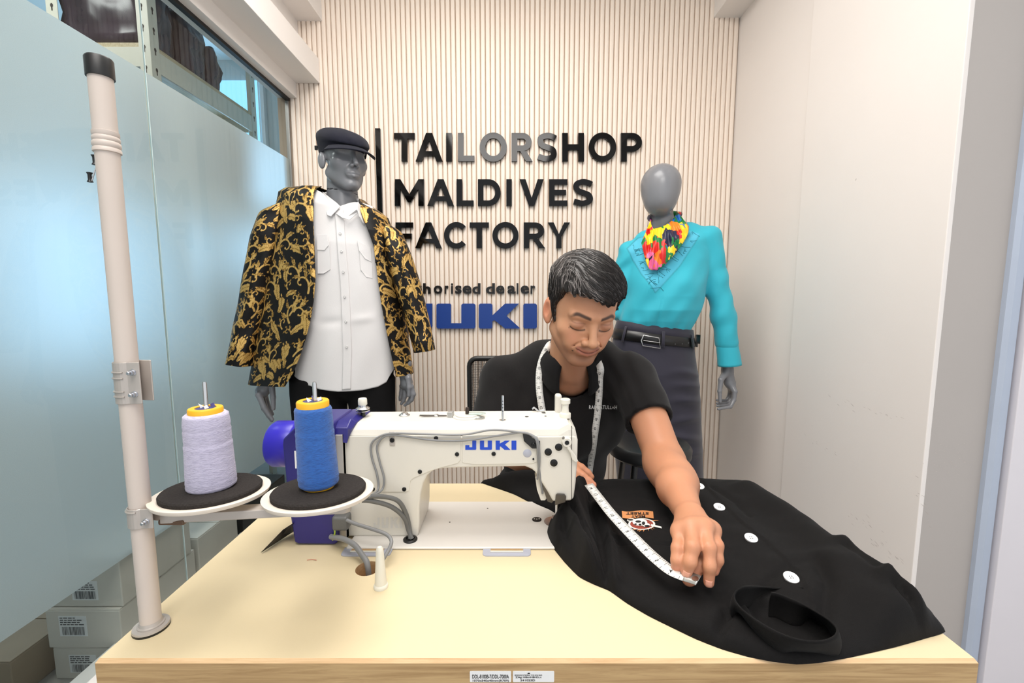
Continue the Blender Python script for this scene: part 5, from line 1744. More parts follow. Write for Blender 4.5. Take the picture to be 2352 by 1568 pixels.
# ------------------------------------------------------------------ black chef's jacket spread over the table
from mathutils import geometry as mgeo
JT = TZ + .0012
outline_px = [(1105, 1104), (1180, 1130), (1232, 1157), (1262, 1170), (1276, 1180), (1264, 1196), (1257, 1222), (1266, 1246), (1296, 1284), (1330, 1318), (1366, 1336), (1400, 1350), (1440, 1378), (1490, 1407), (1545, 1434), (1600, 1460), (1660, 1483), (1720, 1500), (1775, 1511), (1830, 1517), (1880, 1514), (1940, 1504), (2000, 1491), (2060, 1477), (2120, 1460), (2172, 1443), (2150, 1412), (2135, 1392), (2100, 1374), (2050, 1346), (2010, 1322), (1985, 1296), (1965, 1274), (1945, 1266), (1925, 1252), (1880, 1216), (1830, 1178), (1780, 1146), (1740, 1126), (1715, 1112)]
ol = [atz(px, py, JT + .004)[:2] for px, py in outline_px]
back = [(ol[-1][0] - .005, .5155), (.42, .5200), (.30, .5210), (.16, .5210), (.06, .5200), (ol[0][0], .5185)]
ol = np.array([tuple(p) for p in ol] + back)
# round the outline a little
def densify(p, step):
    out = []
    n = len(p)
    for i in range(n):
        a, b, c_, d = p[i - 1], p[i], p[(i + 1) % n], p[(i + 2) % n]
        k = max(1, int(np.linalg.norm(c_ - b) / step))
        for j in range(k):
            t = j / k
            cr = .5 * ((2 * b) + (c_ - a) * t + (2 * a - 5 * b + 4 * c_ - d) * t * t + (3 * b - a - 3 * c_ + d) * t ** 3)
            out.append(.55 * cr + .45 * (b + (c_ - b) * t))
    return np.array(out)
OL = densify(ol, .006)
def poly_dist(P, poly):
    """distance to the closed polyline and inside flag"""
    d = np.full(len(P), 9.0); ins = np.zeros(len(P), bool)
    for i in range(len(poly)):
        a, b = poly[i], poly[(i + 1) % len(poly)]
        ab = b - a
        t = np.clip(((P - a) @ ab) / (ab @ ab + 1e-12), 0, 1)
        d = np.minimum(d, np.linalg.norm(P - a - t[:, None] * ab, axis=1))
        c_ = (a[1] > P[:, 1]) != (b[1] > P[:, 1])
        xi = a[0] + (P[:, 1] - a[1]) / (b[1] - a[1] + 1e-15) * ab[0]
        ins ^= c_ & (P[:, 0] < xi)
    return d, ins
def line_d(P, pts):
    d = np.full(len(P), 9.0); s = np.zeros(len(P)); u = np.zeros(len(P)); L = 0
    for a, b in zip(pts, pts[1:]):
        a, b = np.array(a), np.array(b)
        ab = b - a; l = np.linalg.norm(ab)
        t = np.clip(((P - a) @ ab) / (l * l), 0, 1)
        q_ = P - a - t[:, None] * ab
        e = np.linalg.norm(q_, axis=1)
        m = e < d
        sg = np.sign(ab[0] * q_[:, 1] - ab[1] * q_[:, 0])
        d = np.where(m, e, d); s = np.where(m, sg, s); u = np.where(m, L + t * l, u); L += l
    return d, s, u / L
W2 = lambda pts, z=.785: [tuple(atz(px, py, z)[:2]) for px, py in pts]
RIDGES = [  # px polyline, height, width, estimated z
    ([(1330, 1112), (1318, 1160), (1335, 1215), (1372, 1290), (1400, 1335)], .046, .018, .80),
    ([(1290, 1175), (1272, 1215), (1310, 1275), (1350, 1312)], .034, .014, .79),
    ([(1345, 1130), (1385, 1180), (1405, 1240), (1412, 1310)], .018, .008, .79),
    ([(1300, 1190), (1330, 1250), (1372, 1312)], .018, .008, .79),
    ([(1410, 1350), (1500, 1395), (1600, 1440), (1700, 1480)], .016, .022, .785),
    ([(1700, 1490), (1800, 1502), (1900, 1496)], .018, .020, .785),
    ([(1440, 1180), (1560, 1300), (1650, 1400)], .010, .060, .785),
    ([(1610, 1112), (1700, 1195), (1790, 1280), (1850, 1335)], .012, .050, .785),
    ([(1720, 1118), (1850, 1200), (1960, 1300), (2080, 1390)], .030, .040, .79),
    ([(1945, 1262), (1985, 1300), (2030, 1335)], .018, .016, .79),
    ([(2040, 1350), (2100, 1385), (2130, 1410)], .020, .012, .79),
    ([(1900, 1290), (1960, 1350), (2060, 1420)], .014, .030, .79),
    ([(1110, 1098), (1180, 1102), (1250, 1106)], .034, .014, .78),
    ([(1420, 1112), (1560, 1114), (1720, 1118)], .006, .020, .77),
]
FOLDS = [  # narrow creases: px polyline, depth, width
    ([(1352, 1140), (1380, 1230), (1396, 1330)], -.026, .006),
    ([(1316, 1200), (1350, 1260), (1392, 1330)], -.016, .005),
    ([(1670, 1400), (1650, 1440), (1690, 1490)], -.012, .007),
    ([(1870, 1290), (1900, 1340), (1890, 1400)], -.008, .010),
    ([(1940, 1280), (2000, 1330), (2090, 1400)], -.008, .007),
    ([(2060, 1375), (2110, 1420), (2165, 1440)], -.008, .005),
    ([(1640, 1120), (1690, 1150), (1720, 1180)], -.006, .008),
    ([(1760, 1330), (1800, 1300), (1850, 1290)], -.003, .008),
    ([(1740, 1345), (1770, 1318), (1810, 1306)], -.003, .006),
]
RID = [(W2(a, z), h, w) for a, h, w, z in RIDGES]
FOL = [(W2(a), h, w) for a, h, w in FOLDS]
PLK = W2([(1618, 1112), (1690, 1186), (1770, 1252), (1830, 1310), (1850, 1345)])
PKT = [W2([(1388, 1126), (1410, 1239), (1548, 1243)])]
COLL_C = None
NECKO = np.array(W2([(1700, 1366), (1740, 1356), (1790, 1368), (1850, 1400), (1905, 1440), (1905, 1458), (1850, 1462), (1780, 1440), (1720, 1405)], .78))
def cloth_h(P):
    P = np.asarray(P, float)
    d, ins = poly_dist(P, OL)
    edge = 1 - np.exp(-d / .010)
    h = np.full(len(P), .010)
    for pts, a, w in RID:
        e, _, u = line_d(P, pts)
        h = h + a * np.exp(-(e / w) ** 2)
    for pts, a, w in FOL:
        e, _, u = line_d(P, pts)
        h = h + a * np.exp(-(e / w) ** 2)
    e, s, _ = line_d(P, PLK)
    h = h + .0030 * smooth01(s * e, -.0012, .0012) * np.exp(-(e / .09) ** 2)
    for pk in PKT:
        e, s, u = line_d(P, pk)
        h = h + .0026 * smooth01(s * e, -.001, .001) * np.exp(-(e / .10) ** 2) - .0035 * np.exp(-(e / .0016) ** 2) * (u > .45)
    cd_, ci_ = poly_dist(P, NECKO)
    h = np.where(ci_, h * (1 - .85 * smooth01(cd_, 0, .012)), h)
    p3 = np.concatenate([P, np.zeros((len(P), 1))], 1)
    h = h + .0022 * wav(p3, 75, 21) + .0013 * wav(p3, 150, 22)
    h = np.maximum(h, .003) * edge
    base = np.where((P[:, 0] < .160) & (P[:, 1] > .232) & (P[:, 1] < .404), .0055, 0.0)
    base = base - np.clip(P[:, 1] - .508, 0, 1) * .8
    return JT + base + h
g = .0042
xs = np.arange(OL[:, 0].min(), OL[:, 0].max(), g); ys = np.arange(OL[:, 1].min(), OL[:, 1].max(), g)
GX, GY = np.meshgrid(xs, ys)
GX[::2] += g / 2
GP = np.stack([GX.ravel(), GY.ravel()], 1)
d_, in_ = poly_dist(GP, OL)
GP = GP[in_ & (d_ > .003)]
allp = np.concatenate([OL, GP])
res = mgeo.delaunay_2d_cdt([Vector(p) for p in allp], [(i, (i + 1) % len(OL)) for i in range(len(OL))], [], 1, 1e-7)
cv = np.array([tuple(v) for v in res[0]]); cf = [list(f) for f in res[2]]
cz = cloth_h(cv)
nb_ = len(OL)
top = np.concatenate([cv, cz[:, None]], 1)
JACK = material('black_cotton_twill', (13, 11, 11), .8, spec=.2, sheen=.02, bump=.3, bscale=1400, var=.15, vscale=20)
jk = thing('chef_jacket', (.30, .25, TZ), 'black chef jacket with white buttons spread over the right of the table', 'jacket')
# skirt down to the table along the outline
dz_ = np.where(OL[:, 1] > .508, .012, 0)
low = np.concatenate([OL, (np.full(nb_, JT - .0008) - dz_)[:, None]], 1)
V = np.concatenate([top, low])
# boundary vertices keep their order at the start of the triangulation input
o_ = len(top)
skirt = [[i, o_ + i, o_ + (i + 1) % nb_, (i + 1) % nb_] for i in range(nb_)]
jb = mesh('jacket_cloth', V, cf + skirt, JACK, jk, smooth=True)
fix_normals(jb)
hx = np.arange(OL[:, 0].min() - .01, OL[:, 0].max() + .01, .003); hy = np.arange(OL[:, 1].min() - .01, OL[:, 1].max() + .01, .003)
HX, HY = np.meshgrid(hx, hy)
HGT = cloth_h(np.stack([HX.ravel(), HY.ravel()], 1)).reshape(HX.shape)
def cloth_z(x, y):
    i = min(max((x - hx[0]) / .003, 0), len(hx) - 2); j = min(max((y - hy[0]) / .003, 0), len(hy) - 2)
    a, b = int(i), int(j); fx, fy = i - a, j - b
    return float((HGT[b, a] * (1 - fx) + HGT[b, a + 1] * fx) * (1 - fy) + (HGT[b + 1, a] * (1 - fx) + HGT[b + 1, a + 1] * fx) * fy)
def cloth_at(px, py, lift=.001):
    z = JT + .015
    for _ in range(8):
        p = atz(px, py, z)
        z = .5 * z + .5 * (cloth_z(p[0], p[1]) + lift)
    return atz(px, py, z)
# buttons
BTN = material('white_button', (240, 240, 238), .25)
def button(px, py, r, nm=(0, -.25, 1)):
    p = cloth_at(px, py, .001)
    b = lathe('button', [(0, -.002), (r * .9, -.002), (r, .0005), (r, .0018), (r * .93, .0026), (r * .78, .0026), (r * .70, .0018), (0, .0016)], p, BTN, jk, n=32, axis=nm)
    ax = np.array(nm) / np.linalg.norm(nm)
    for dx, dy in ((-1, -1), (1, -1), (1, 1), (-1, 1)):
        c_ = p + np.array([dx * r * .16, dy * r * .16, 0]) + ax * .0018
        c_ = c_ - ax * ((c_ - p) @ ax - .0018)
        lathe('button_hole', [(r * .09, 0), (r * .09, .0003), (0, .0003)], c_, M['ink_grey'], b, n=8, axis=nm)
for px, py in ((1606, 1117), (1652, 1165), (1725, 1236), (1817, 1327)):
    button(px, py, .0105)
# stand collar: a band round the neck opening, flap to the buttoned side
cpx = [(1845, 1350), (1800, 1352), (1750, 1347), (1712, 1346), (1690, 1358), (1688, 1376), (1706, 1400), (1745, 1428), (1795, 1455), (1845, 1470), (1890, 1471), (1917, 1460), (1922, 1443), (1905, 1424), (1870, 1402), (1830, 1380), (1790, 1364), (1772, 1360)]
ctop = [atz(px, py, .803 + .003 * math.sin(i * .7)) for i, (px, py) in enumerate(cpx)]
for i, (u_, dz) in enumerate(((0, .008), (1, .013), (2, .022))):
    ctop[i] = atz(*cpx[i], cloth_z(*ctop[i][:2]) + dz)
cbase = []
for (px, py), c_ in zip(cpx, ctop):
    fr_ = float(smooth01(np.array(py), 1372, 1450))
    b_ = atz(px + .05 * (px - 1805), py + 40 * fr_, TZ + .012)
    b_ = b_ if fr_ > .05 else np.array([c_[0], c_[1], 0]) + np.array([0, .002, 0])
    cbase.append(np.array([b_[0], max(b_[1], .004), 0]) * .999)
ctop = spline(ctop, 5); cbase = spline(cbase, 5)
rows_ = []
for k_ in range(8):
    s = k_ / 7
    r_ = ctop * (1 - s) + cbase * s
    bul = (ctop - ctop.mean(0))[:, :2]; bul = bul / (np.linalg.norm(bul, axis=1)[:, None] + 1e-9)
    r_[:, :2] += bul * .003 * math.sin(math.pi * s)
    zb = np.array([cloth_z(x, y) for x, y in cbase[:, :2]]) - .003
    r_[:, 2] = ctop[:, 2] * (1 - s) + np.minimum(zb, ctop[:, 2] - .003) * s
    rows_.append(r_)
C_ = np.array(rows_)
oc = mesh('stand_collar', C_.reshape(-1, 3), grid_faces(C_.shape[1], 8), JACK, jk, smooth=True)
add_mod(oc, 'SOLIDIFY', thickness=.0022, offset=0)
# embroidery beside the pocket: tan patch with the words, ring badge with flames
EMB = thing('embroidered_badge', cloth_at(1475, 1198), parent=jk)
def drape(name, polys, mat, lift):
    parts = []
    for pts, f in polys:
        parts.append(([cloth_at(px, py, lift) for px, py in pts], f))
    v, f = join_geo(parts)
    return mesh(name, v, f, mat, EMB)
TAN = material('tan_thread', (206, 138, 84), .8, var=.15, vscale=600)
WHT = material('white_embroidery', (226, 222, 216), .8)
REDM = material('dark_red_thread', (140, 58, 44), .8)
BLK = material('black_thread', (24, 22, 24), .8)
drape('patch', [([(1428 + (72 - .0 * j) * i / 12 + j * .3, 1173 + 1.5 * math.sin(i * .6) + 16 * j / 5) for j in range(6) for i in range(13)], grid_faces(13, 6).tolist())], TAN, .0016)
def word(s, x0, x1, y0, y1):
    v, f = text_mesh(s, 1.0, .02)
    v = (v - v.min(0)) / (v.max(0) - v.min(0))
    return ([(x1 - (x1 - x0) * a, y0 + (y1 - y0) * b) for a, b in v], f)   # reads from the tailor's side
drape('patch_words', [word('STREET', 1438, 1490, 1175.5, 1181), word('MEAT', 1450, 1482, 1182.5, 1187.5)], BLK, .0026)
def disc_px(cx, cy, rx, ry, n=24, r0=0.0):
    if r0 == 0: return ([(cx + rx * math.cos(2 * math.pi * i / n), cy + ry * math.sin(2 * math.pi * i / n)) for i in range(n)], [list(range(n))])
    v = [(cx + rx * k * math.cos(2 * math.pi * i / n), cy + ry * k * math.sin(2 * math.pi * i / n)) for k in (r0, 1) for i in range(n)]
    return (v, [[i, (i + 1) % n, n + (i + 1) % n, n + i] for i in range(n)])
rg = random.Random(3)
fl_ = []
for i in range(18):
    a = rg.uniform(-.5, 2.4)
    c0 = (1474 + 27 * math.cos(a), 1201 + 13 * math.sin(a)); l = rg.uniform(8, 17)
    c1 = (1474 + (27 + l) * math.cos(a + .15), 1201 + (13 + l * .45) * math.sin(a + .15))
    fl_.append(([(c0[0] - 2, c0[1] - 1), (c0[0] + 2, c0[1] + 1), c1], [[0, 1, 2]]))
drape('flames', fl_, TAN, .0011)
drape('badge_ring', [disc_px(1474, 1203, 31, 13.2, 28, .86)], WHT, .0016)
drape('badge_field', [disc_px(1474, 1203, 27, 11.4, 24, 0)], REDM, .0013)
drape('badge_beast', [disc_px(1470, 1199, 17, 8, 14), disc_px(1450, 1194, 10, 4, 10), disc_px(1484, 1205, 9, 4.5, 10), ([(1494, 1207), (1520, 1213), (1519, 1209), (1496, 1203)], [[0, 1, 2, 3]])], WHT, .0018)
drape('badge_marks', [disc_px(1466, 1197, 7, 2.5, 9), disc_px(1478, 1201, 4, 4, 9), disc_px(1486, 1207, 6, 2.2, 9), disc_px(1448, 1193, 7, 2, 9), disc_px(1470, 1204, 3.5, 2, 8), disc_px(1460, 1203, 3, 1.6, 8)], BLK, .0023)

# ------------------------------------------------------------------ measuring tape
TAPE = material('tape_white', (224, 223, 218), .45, var=.04, vscale=40)
TAPEM = material('tape_metal_end', (186, 184, 178), .3, metal=.6)
tape = thing('measuring_tape', NECK0, 'white measuring tape hung round the tailor neck and stretched over the jacket', 'measuring tape')
def ribbon3(pts, side, w):
    pts = np.asarray(pts); side = np.asarray(side)
    v = np.concatenate([pts - side * w / 2, pts + side * w / 2])
    n = len(pts)
    return v, [[i, i + 1, n + i + 1, n + i] for i in range(n - 1)]
def tape_marks(pts, side, nrm, w, first, step, parent, flip=1, every=.0254):
    """ticks along one edge and numbers across"""
    seg = np.linalg.norm(np.diff(pts, axis=0), axis=1)
    L = np.concatenate([[0], np.cumsum(seg)])
    T_ = np.gradient(pts, axis=0); T_ /= np.linalg.norm(T_, axis=1)[:, None]
    ip = lambda A, s: np.array([np.interp(s, L, A[:, k]) for k in range(3)])
    parts = []
    s = .004; num = first; k = 0
    while s < L[-1] - .004:
        c_ = ip(pts, s); t_ = ip(T_, s); sd = ip(side, s); n_ = ip(nrm, s)
        ln = w * (.45 if k % 8 == 0 else (.28 if k % 4 == 0 else .17))
        a = c_ - sd * w * .48 * flip
        for base_, dr in ((a, sd * flip),) + (((c_ + sd * w * .48 * flip, -sd * flip),) if k % 2 == 0 else ()):
            b = base_ + dr * ln * (1 if dr is not None and (base_ is a) else .6)
            parts.append(([base_ - t_ * .0003 + n_ * .0005, base_ + t_ * .0003 + n_ * .0005, b + t_ * .0003 + n_ * .0005, b - t_ * .0003 + n_ * .0005], [[0, 1, 2, 3]]))
        if k % 8 == 4:
            v, f = text_mesh(str(num), 1.0, .012)
            v = (v - v.min(0)); v = v / v[:, 1].max() * .0062
            v = v - v.max(0) / 2
            parts.append(([c_ + t_ * a_ * flip + sd * flip * (b_ + .0012) + n_ * .0006 for a_, b_ in v], f))
            num += step
        s += every / 8; k += 1
    v, f = join_geo(parts)
    return mesh('tape_print', v, f, M['ink'], parent)
def body_cloth(P): return np.minimum(shirt_fn(P), head_fn(P))
def strand(px_list, lift):
    out = []
    for px, py in px_list:
        h_ = march(body_cloth, px, py)
        out.append(h_ + (CAM - h_) / np.linalg.norm(CAM - h_) * lift)
    return out
TW = .0175
right_s = strand([(1377, 838), (1377, 870), (1376, 905), (1373, 945), (1367, 990), (1361, 1035), (1355, 1075)], .007)
right_s.append(right_s[-1] + np.array([-.006, 0, -.06]))
left_s = strand([(1262, 792), (1249, 815), (1240, 845), (1238, 880), (1241, 915), (1247, 950)], .008)
# behind the neck
bk = [np.array([.085, .735, 1.062]), np.array([.13, .765, 1.072]), np.array([.178, .73, 1.058])]
path = spline([*left_s[::-1], *bk, *right_s], 6)
v0 = path - CAM
T_ = np.gradient(path, axis=0); T_ /= np.linalg.norm(T_, axis=1)[:, None]
side = np.cross(T_, v0 / np.linalg.norm(v0, axis=1)[:, None]); side /= np.linalg.norm(side, axis=1)[:, None]
nrm = np.cross(side, T_)
nrm *= np.sign((nrm * -v0).sum(1))[:, None]
nL = len(left_s) * 6
# lower end of the left strand runs on to the hand and across the cloth
v, f = ribbon3(path, side, TW)
o = mesh('neck_loop', v, f, TAPE, tape, smooth=True); add_mod(o, 'SOLIDIFY', thickness=.0006, offset=0)
tape_marks(path[-len(right_s) * 6 + 6:], side[-len(right_s) * 6 + 6:], nrm[-len(right_s) * 6 + 6:], TW, 43, 1, o, -1)
tape_marks(path[:nL - 6], side[:nL - 6], nrm[:nL - 6], TW, 29, 1, o, 1)
pxs = [(1352, 1112), (1372, 1138), (1400, 1174), (1430, 1207), (1462, 1240), (1490, 1268), (1515, 1290), (1540, 1309), (1568, 1321), (1590, 1328), (1604, 1333)]
zz = np.interp(np.arange(len(pxs)), [0, 5, 8, 10], [.822, .812, .808, .810])
pth = spline([atz(px, py, z) for (px, py), z in zip(pxs, zz)], 6)
T_ = np.gradient(pth, axis=0); T_ /= np.linalg.norm(T_, axis=1)[:, None]
upv = np.array([-.15, -.25, 1.0]); upv /= np.linalg.norm(upv)
side2 = np.cross(T_, upv); side2 /= np.linalg.norm(side2, axis=1)[:, None]
n2 = np.cross(side2, T_); n2 *= np.sign(n2[:, 2])[:, None]
v, f = ribbon3(pth, side2, TW)
o = mesh('stretched_end', v, f, TAPE, tape, smooth=True); add_mod(o, 'SOLIDIFY', thickness=.0006, offset=0)
tape_marks(pth[:-10], side2[:-10], n2[:-10], TW, 14, -1, o, 1)
e0, e1 = pth[-12], pth[-1] + T_[-1] * .002
cl_ = [pth[i] for i in range(len(pth) - 12, len(pth))]
v, f = ribbon3(np.array(cl_) + n2[-12:] * .0006, side2[-12:], TW * 1.03)
oe = mesh('metal_tip', v, f, TAPEM, o, smooth=True); add_mod(oe, 'SOLIDIFY', thickness=.0009, offset=0)
cc = pth[-4] + n2[-4] * .0013
lathe('tip_eyelet', [(.0024, 0), (.0044, .0002), (.0044, .0007), (.0024, .0007)], cc, M['steel'], oe, n=20, axis=tuple(n2[-4]))
# ------------------------------------------------------------------ display mannequins
MANQ = material('grey_mannequin', (126, 127, 131), .26, spec=.5, var=.03, vscale=12)
YM1 = 1.30
male = thing('male_mannequin', (at(790, 700, YM1)[0], YM1, 0), 'grey male mannequin in gold brocade jacket and dark cap beside the glass', 'mannequin')
# head
MC = at(790, 366, YM1)
yaw = .72
MR = rot('Z', yaw) @ rot('X', .03) @ np.diag([1., -1., 1.])
def mhead(P):
    p = ((P - MC.astype(np.float32)) @ MR.astype(np.float32)) / 1.04
    ax = p.copy(); ax[:, 0] = np.abs(ax[:, 0])
    d = ell(p, (0, -.012, .028), (.0730, .093, .060))
    d = smin(d, ell(p, (0, .026, -.030), (.0605, .062, .085)), .03)
    d = smin(d, rcone(ax, (.050, -.004, -.058), (.014, .062, -.105), .018, .016), .025)
    d = smin(d, ell(ax, (.044, .050, -.026), (.021, .022, .019)), .020)
    d = smin(d, rcone(ax, (.008, .084, .020), (.046, .068, .018), .008, .007), .012)
    d = smax(d, -ell(ax, (.032, .096, -.003), (.022, .017, .014)), .016)
    d = smin(d, rcone(p, (0, .084, .010), (0, .112, -.034), .0060, .0085), .010)
    d = smin(d, ell(ax, (.0105, .098, -.0405), (.0070, .0095, .0070)), .006)
    d = smin(d, ell(p, (0, .082, -.062), (.026, .012, .022)), .012)
    d = smin(d, rcone(ax, (0, .0945, -.0630), (.0235, .0815, -.0665), .0045, .0022), .004)
    d = smin(d, rcone(ax, (0, .0930, -.0745), (.0200, .0815, -.0690), .0056, .0026), .004)
    d = smax(d, -rcone(ax, (0, .1000, -.0688), (.0250, .0850, -.0685), .0012, .0010), .0018)
    d = smin(d, ell(p, (0, .072, -.102), (.018, .016, .014)), .012)
    e = ell(ax, (.0775, -.010, -.016), (.0095, .0185, .0310), basis((.0, -.2, 1), (1, .3, 0)))
    d = smin(d, e, .008)
    d = d * 1.04
    nk = rcone(P, MC + MR @ np.array([0, -.030, -.06]), at(790, 500, YM1 + .02), .054, .064)
    nk = smax(nk, -np.abs((P[:, 2] - at(790, 441, YM1)[2]) + .12 * (P[:, 0] - MC[0])) + .0012, .001)
    return smin(d, nk, .012)
v1, f1 = surfnet(mhead, MC - [.13, .15, .30], MC + [.14, .16, .14], .0026)
# hands
def hand_sdf(P, wrist, arm0, knuck, fingers, thumb, s=1.0):
    d = chain(P, [arm0, wrist], [.030 * s, .026 * s], .01)
    d = smin(d, rcone(P, wrist, knuck, .025 * s, .026 * s), .012)
    for Fg in fingers:
        d = smin(d, rcone(P, knuck, Fg[0], .020 * s, .0125 * s), .010)
        d = smin(d, chain(P, Fg, np.linspace(.0115, .0066, len(Fg)) * s, .003), .004)
    d = smin(d, rcone(P, wrist, thumb[0], .020 * s, .0125 * s), .012)
    return smin(d, chain(P, thumb, np.linspace(.0125, .0080, len(thumb)) * s, .004), .005)
def Q(px, py, dy=0., Y=YM1): return at(px, py, Y + dy)
def mhandL(P):
    fs = [[Q(594, 906, -.03), Q(606, 934, -.035), Q(618, 953, -.03), Q(626, 963, -.028)],
          [Q(596, 908, -.005), Q(606, 938, -.008), Q(617, 955, -.005), Q(624, 966, -.004)],
          [Q(602, 908, .02), Q(610, 936, .020), Q(619, 951, .022), Q(624, 960, .022)],
          [Q(608, 906, .04), Q(615, 930, .042), Q(621, 944, .04), Q(626, 951, .04)]]
    return hand_sdf(P, Q(622, 868), Q(625, 842), Q(603, 898), fs, [Q(624, 885, -.025), Q(627, 912, -.035), Q(628, 938, -.035)])
def mhandR(P):
    fs = [[Q(944, 888, -.03), Q(950, 905, -.035), Q(946, 918, -.035), Q(938, 926, -.03)],
          [Q(938, 892, -.01), Q(945, 912, -.015), Q(938, 924, -.012), Q(930, 930, -.01)],
          [Q(930, 890, .01), Q(930, 910, .005), Q(927, 920, .006), Q(922, 927, .008)],
          [Q(924, 886, .03), Q(922, 902, .03), Q(920, 912, .03), Q(919, 918, .03)]]
    return hand_sdf(P, Q(930, 854), Q(930, 836), Q(934, 880), fs, [Q(938, 868, -.03), Q(940, 890, -.04), Q(939, 908, -.042)], .95)
cL, cR = Q(610, 900), Q(932, 880)
v2_, f2_ = surfnet(mhandL, cL - [.09, .11, .15], cL + [.09, .11, .17], .0028)
v3_, f3_ = surfnet(mhandR, cR - [.09, .11, .13], cR + [.09, .11, .17], .0028)
def mlegs(P):
    c_ = at(790, 900, YM1)
    d = ell(P, (c_[0], YM1 + .02, 1.14), (.13, .06, .33))
    for s in (-1, 1):
        d = smin(d, chain(P, [(c_[0] + s * .10, YM1 + .02, .82), (c_[0] + s * .10, YM1, .48), (c_[0] + s * .11, YM1 + .01, .09), (c_[0] + s * .12, YM1 - .08, .045)], [.065, .055, .042, .032], .03), .03)
    return d
v4_, f4_ = surfnet(mlegs, (MC[0] - .35, YM1 - .18, .02), (MC[0] + .25, YM1 + .18, 1.5), .012)
V, Fq = join_geo([(v1, f1), (v2_, f2_), (v3_, f3_), (v4_, f4_)])
mesh('mannequin_body', V, Fq, MANQ, male, smooth=True)
lathe('mannequin_base', [(.19, 0), (.19, .008), (.18, .012), (0, .012)], (at(790, 900, YM1)[0], YM1, 0), M['dark_steel'], male, n=48)

# ---- cap
capm = material('dark_navy_wool', (29, 30, 41), .95, spec=.12, sheen=.08, bump=.5, bscale=900, var=.25, vscale=120)
cap = thing('flat_cap', MC + [0, 0, .05], parent=male); cap['label'] = 'dark navy peaked cap'
CR = MR @ rot('X', -.06)
def capl(x, f, u): return MC + CR @ (np.array([x, f, u]) * 1.04)
nphi = 64
rows_ = []
band = .024
for s, rx, rf, u in ((0, .0795, .1035, .024), (.1, .0815, .1055, .035), (.2, .0840, .1085, .047), (.3, .0895, .119, .062), (.4, .0900, .1200, .074), (.5, .0855, .114, .088), (.7, .068, .090, .101), (.85, .042, .056, .108), (1, .004, .004, .110)):
    row = []
    for i in range(nphi):
        a = 2 * math.pi * i / nphi
        x, f = math.sin(a) * rx, math.cos(a) * rf - .010
        uu = u + (-.034 if s > .2 else -.006) * (f + .010) / .12 + (.030 * (-math.cos(a)) if s < .05 else 0) * 0 - (0.012 * (1 - math.cos(a)) if s <= .2 else 0.006 * (1 - math.cos(a)) * min(1, rx / .08))
        wr = .0025 * math.sin(a * 9 + s * 7) * (s > .3) * (1 - s)
        row.append(capl(x, f, uu + wr))
    rows_.append(row)
C_ = np.array(rows_)
o = mesh('cap_crown', C_.reshape(-1, 3), grid_faces(nphi, len(rows_), True), capm, cap, smooth=True)
add_mod(o, 'SUBSURF', levels=1, render_levels=1)
# peak
V = []
nu, nv = 26, 7
for j in range(nv):
    t = j / (nv - 1)
    for i in range(nu):
        a = (i / (nu - 1) - .5) * math.radians(118)
        ext = .046 * t * math.cos(a * .95) ** .6
        V.append(capl(math.sin(a) * (.083 + ext * .8), math.cos(a) * (.1065 + ext) - .010, .034 - .50 * ext - .012 * (1 - math.cos(a)) - .006 * math.sin(a) ** 2 * t))
o = mesh('cap_peak', V, grid_faces(nu, nv), capm, cap, smooth=True)
add_mod(o, 'SOLIDIFY', thickness=.003, offset=0)
bp = capl(-.081, -.055, .030)
box('cap_strap_buckle', bp - [.006, .004, .006], bp + [.004, .004, .010], M['black_plastic'], cap, bev=.001)

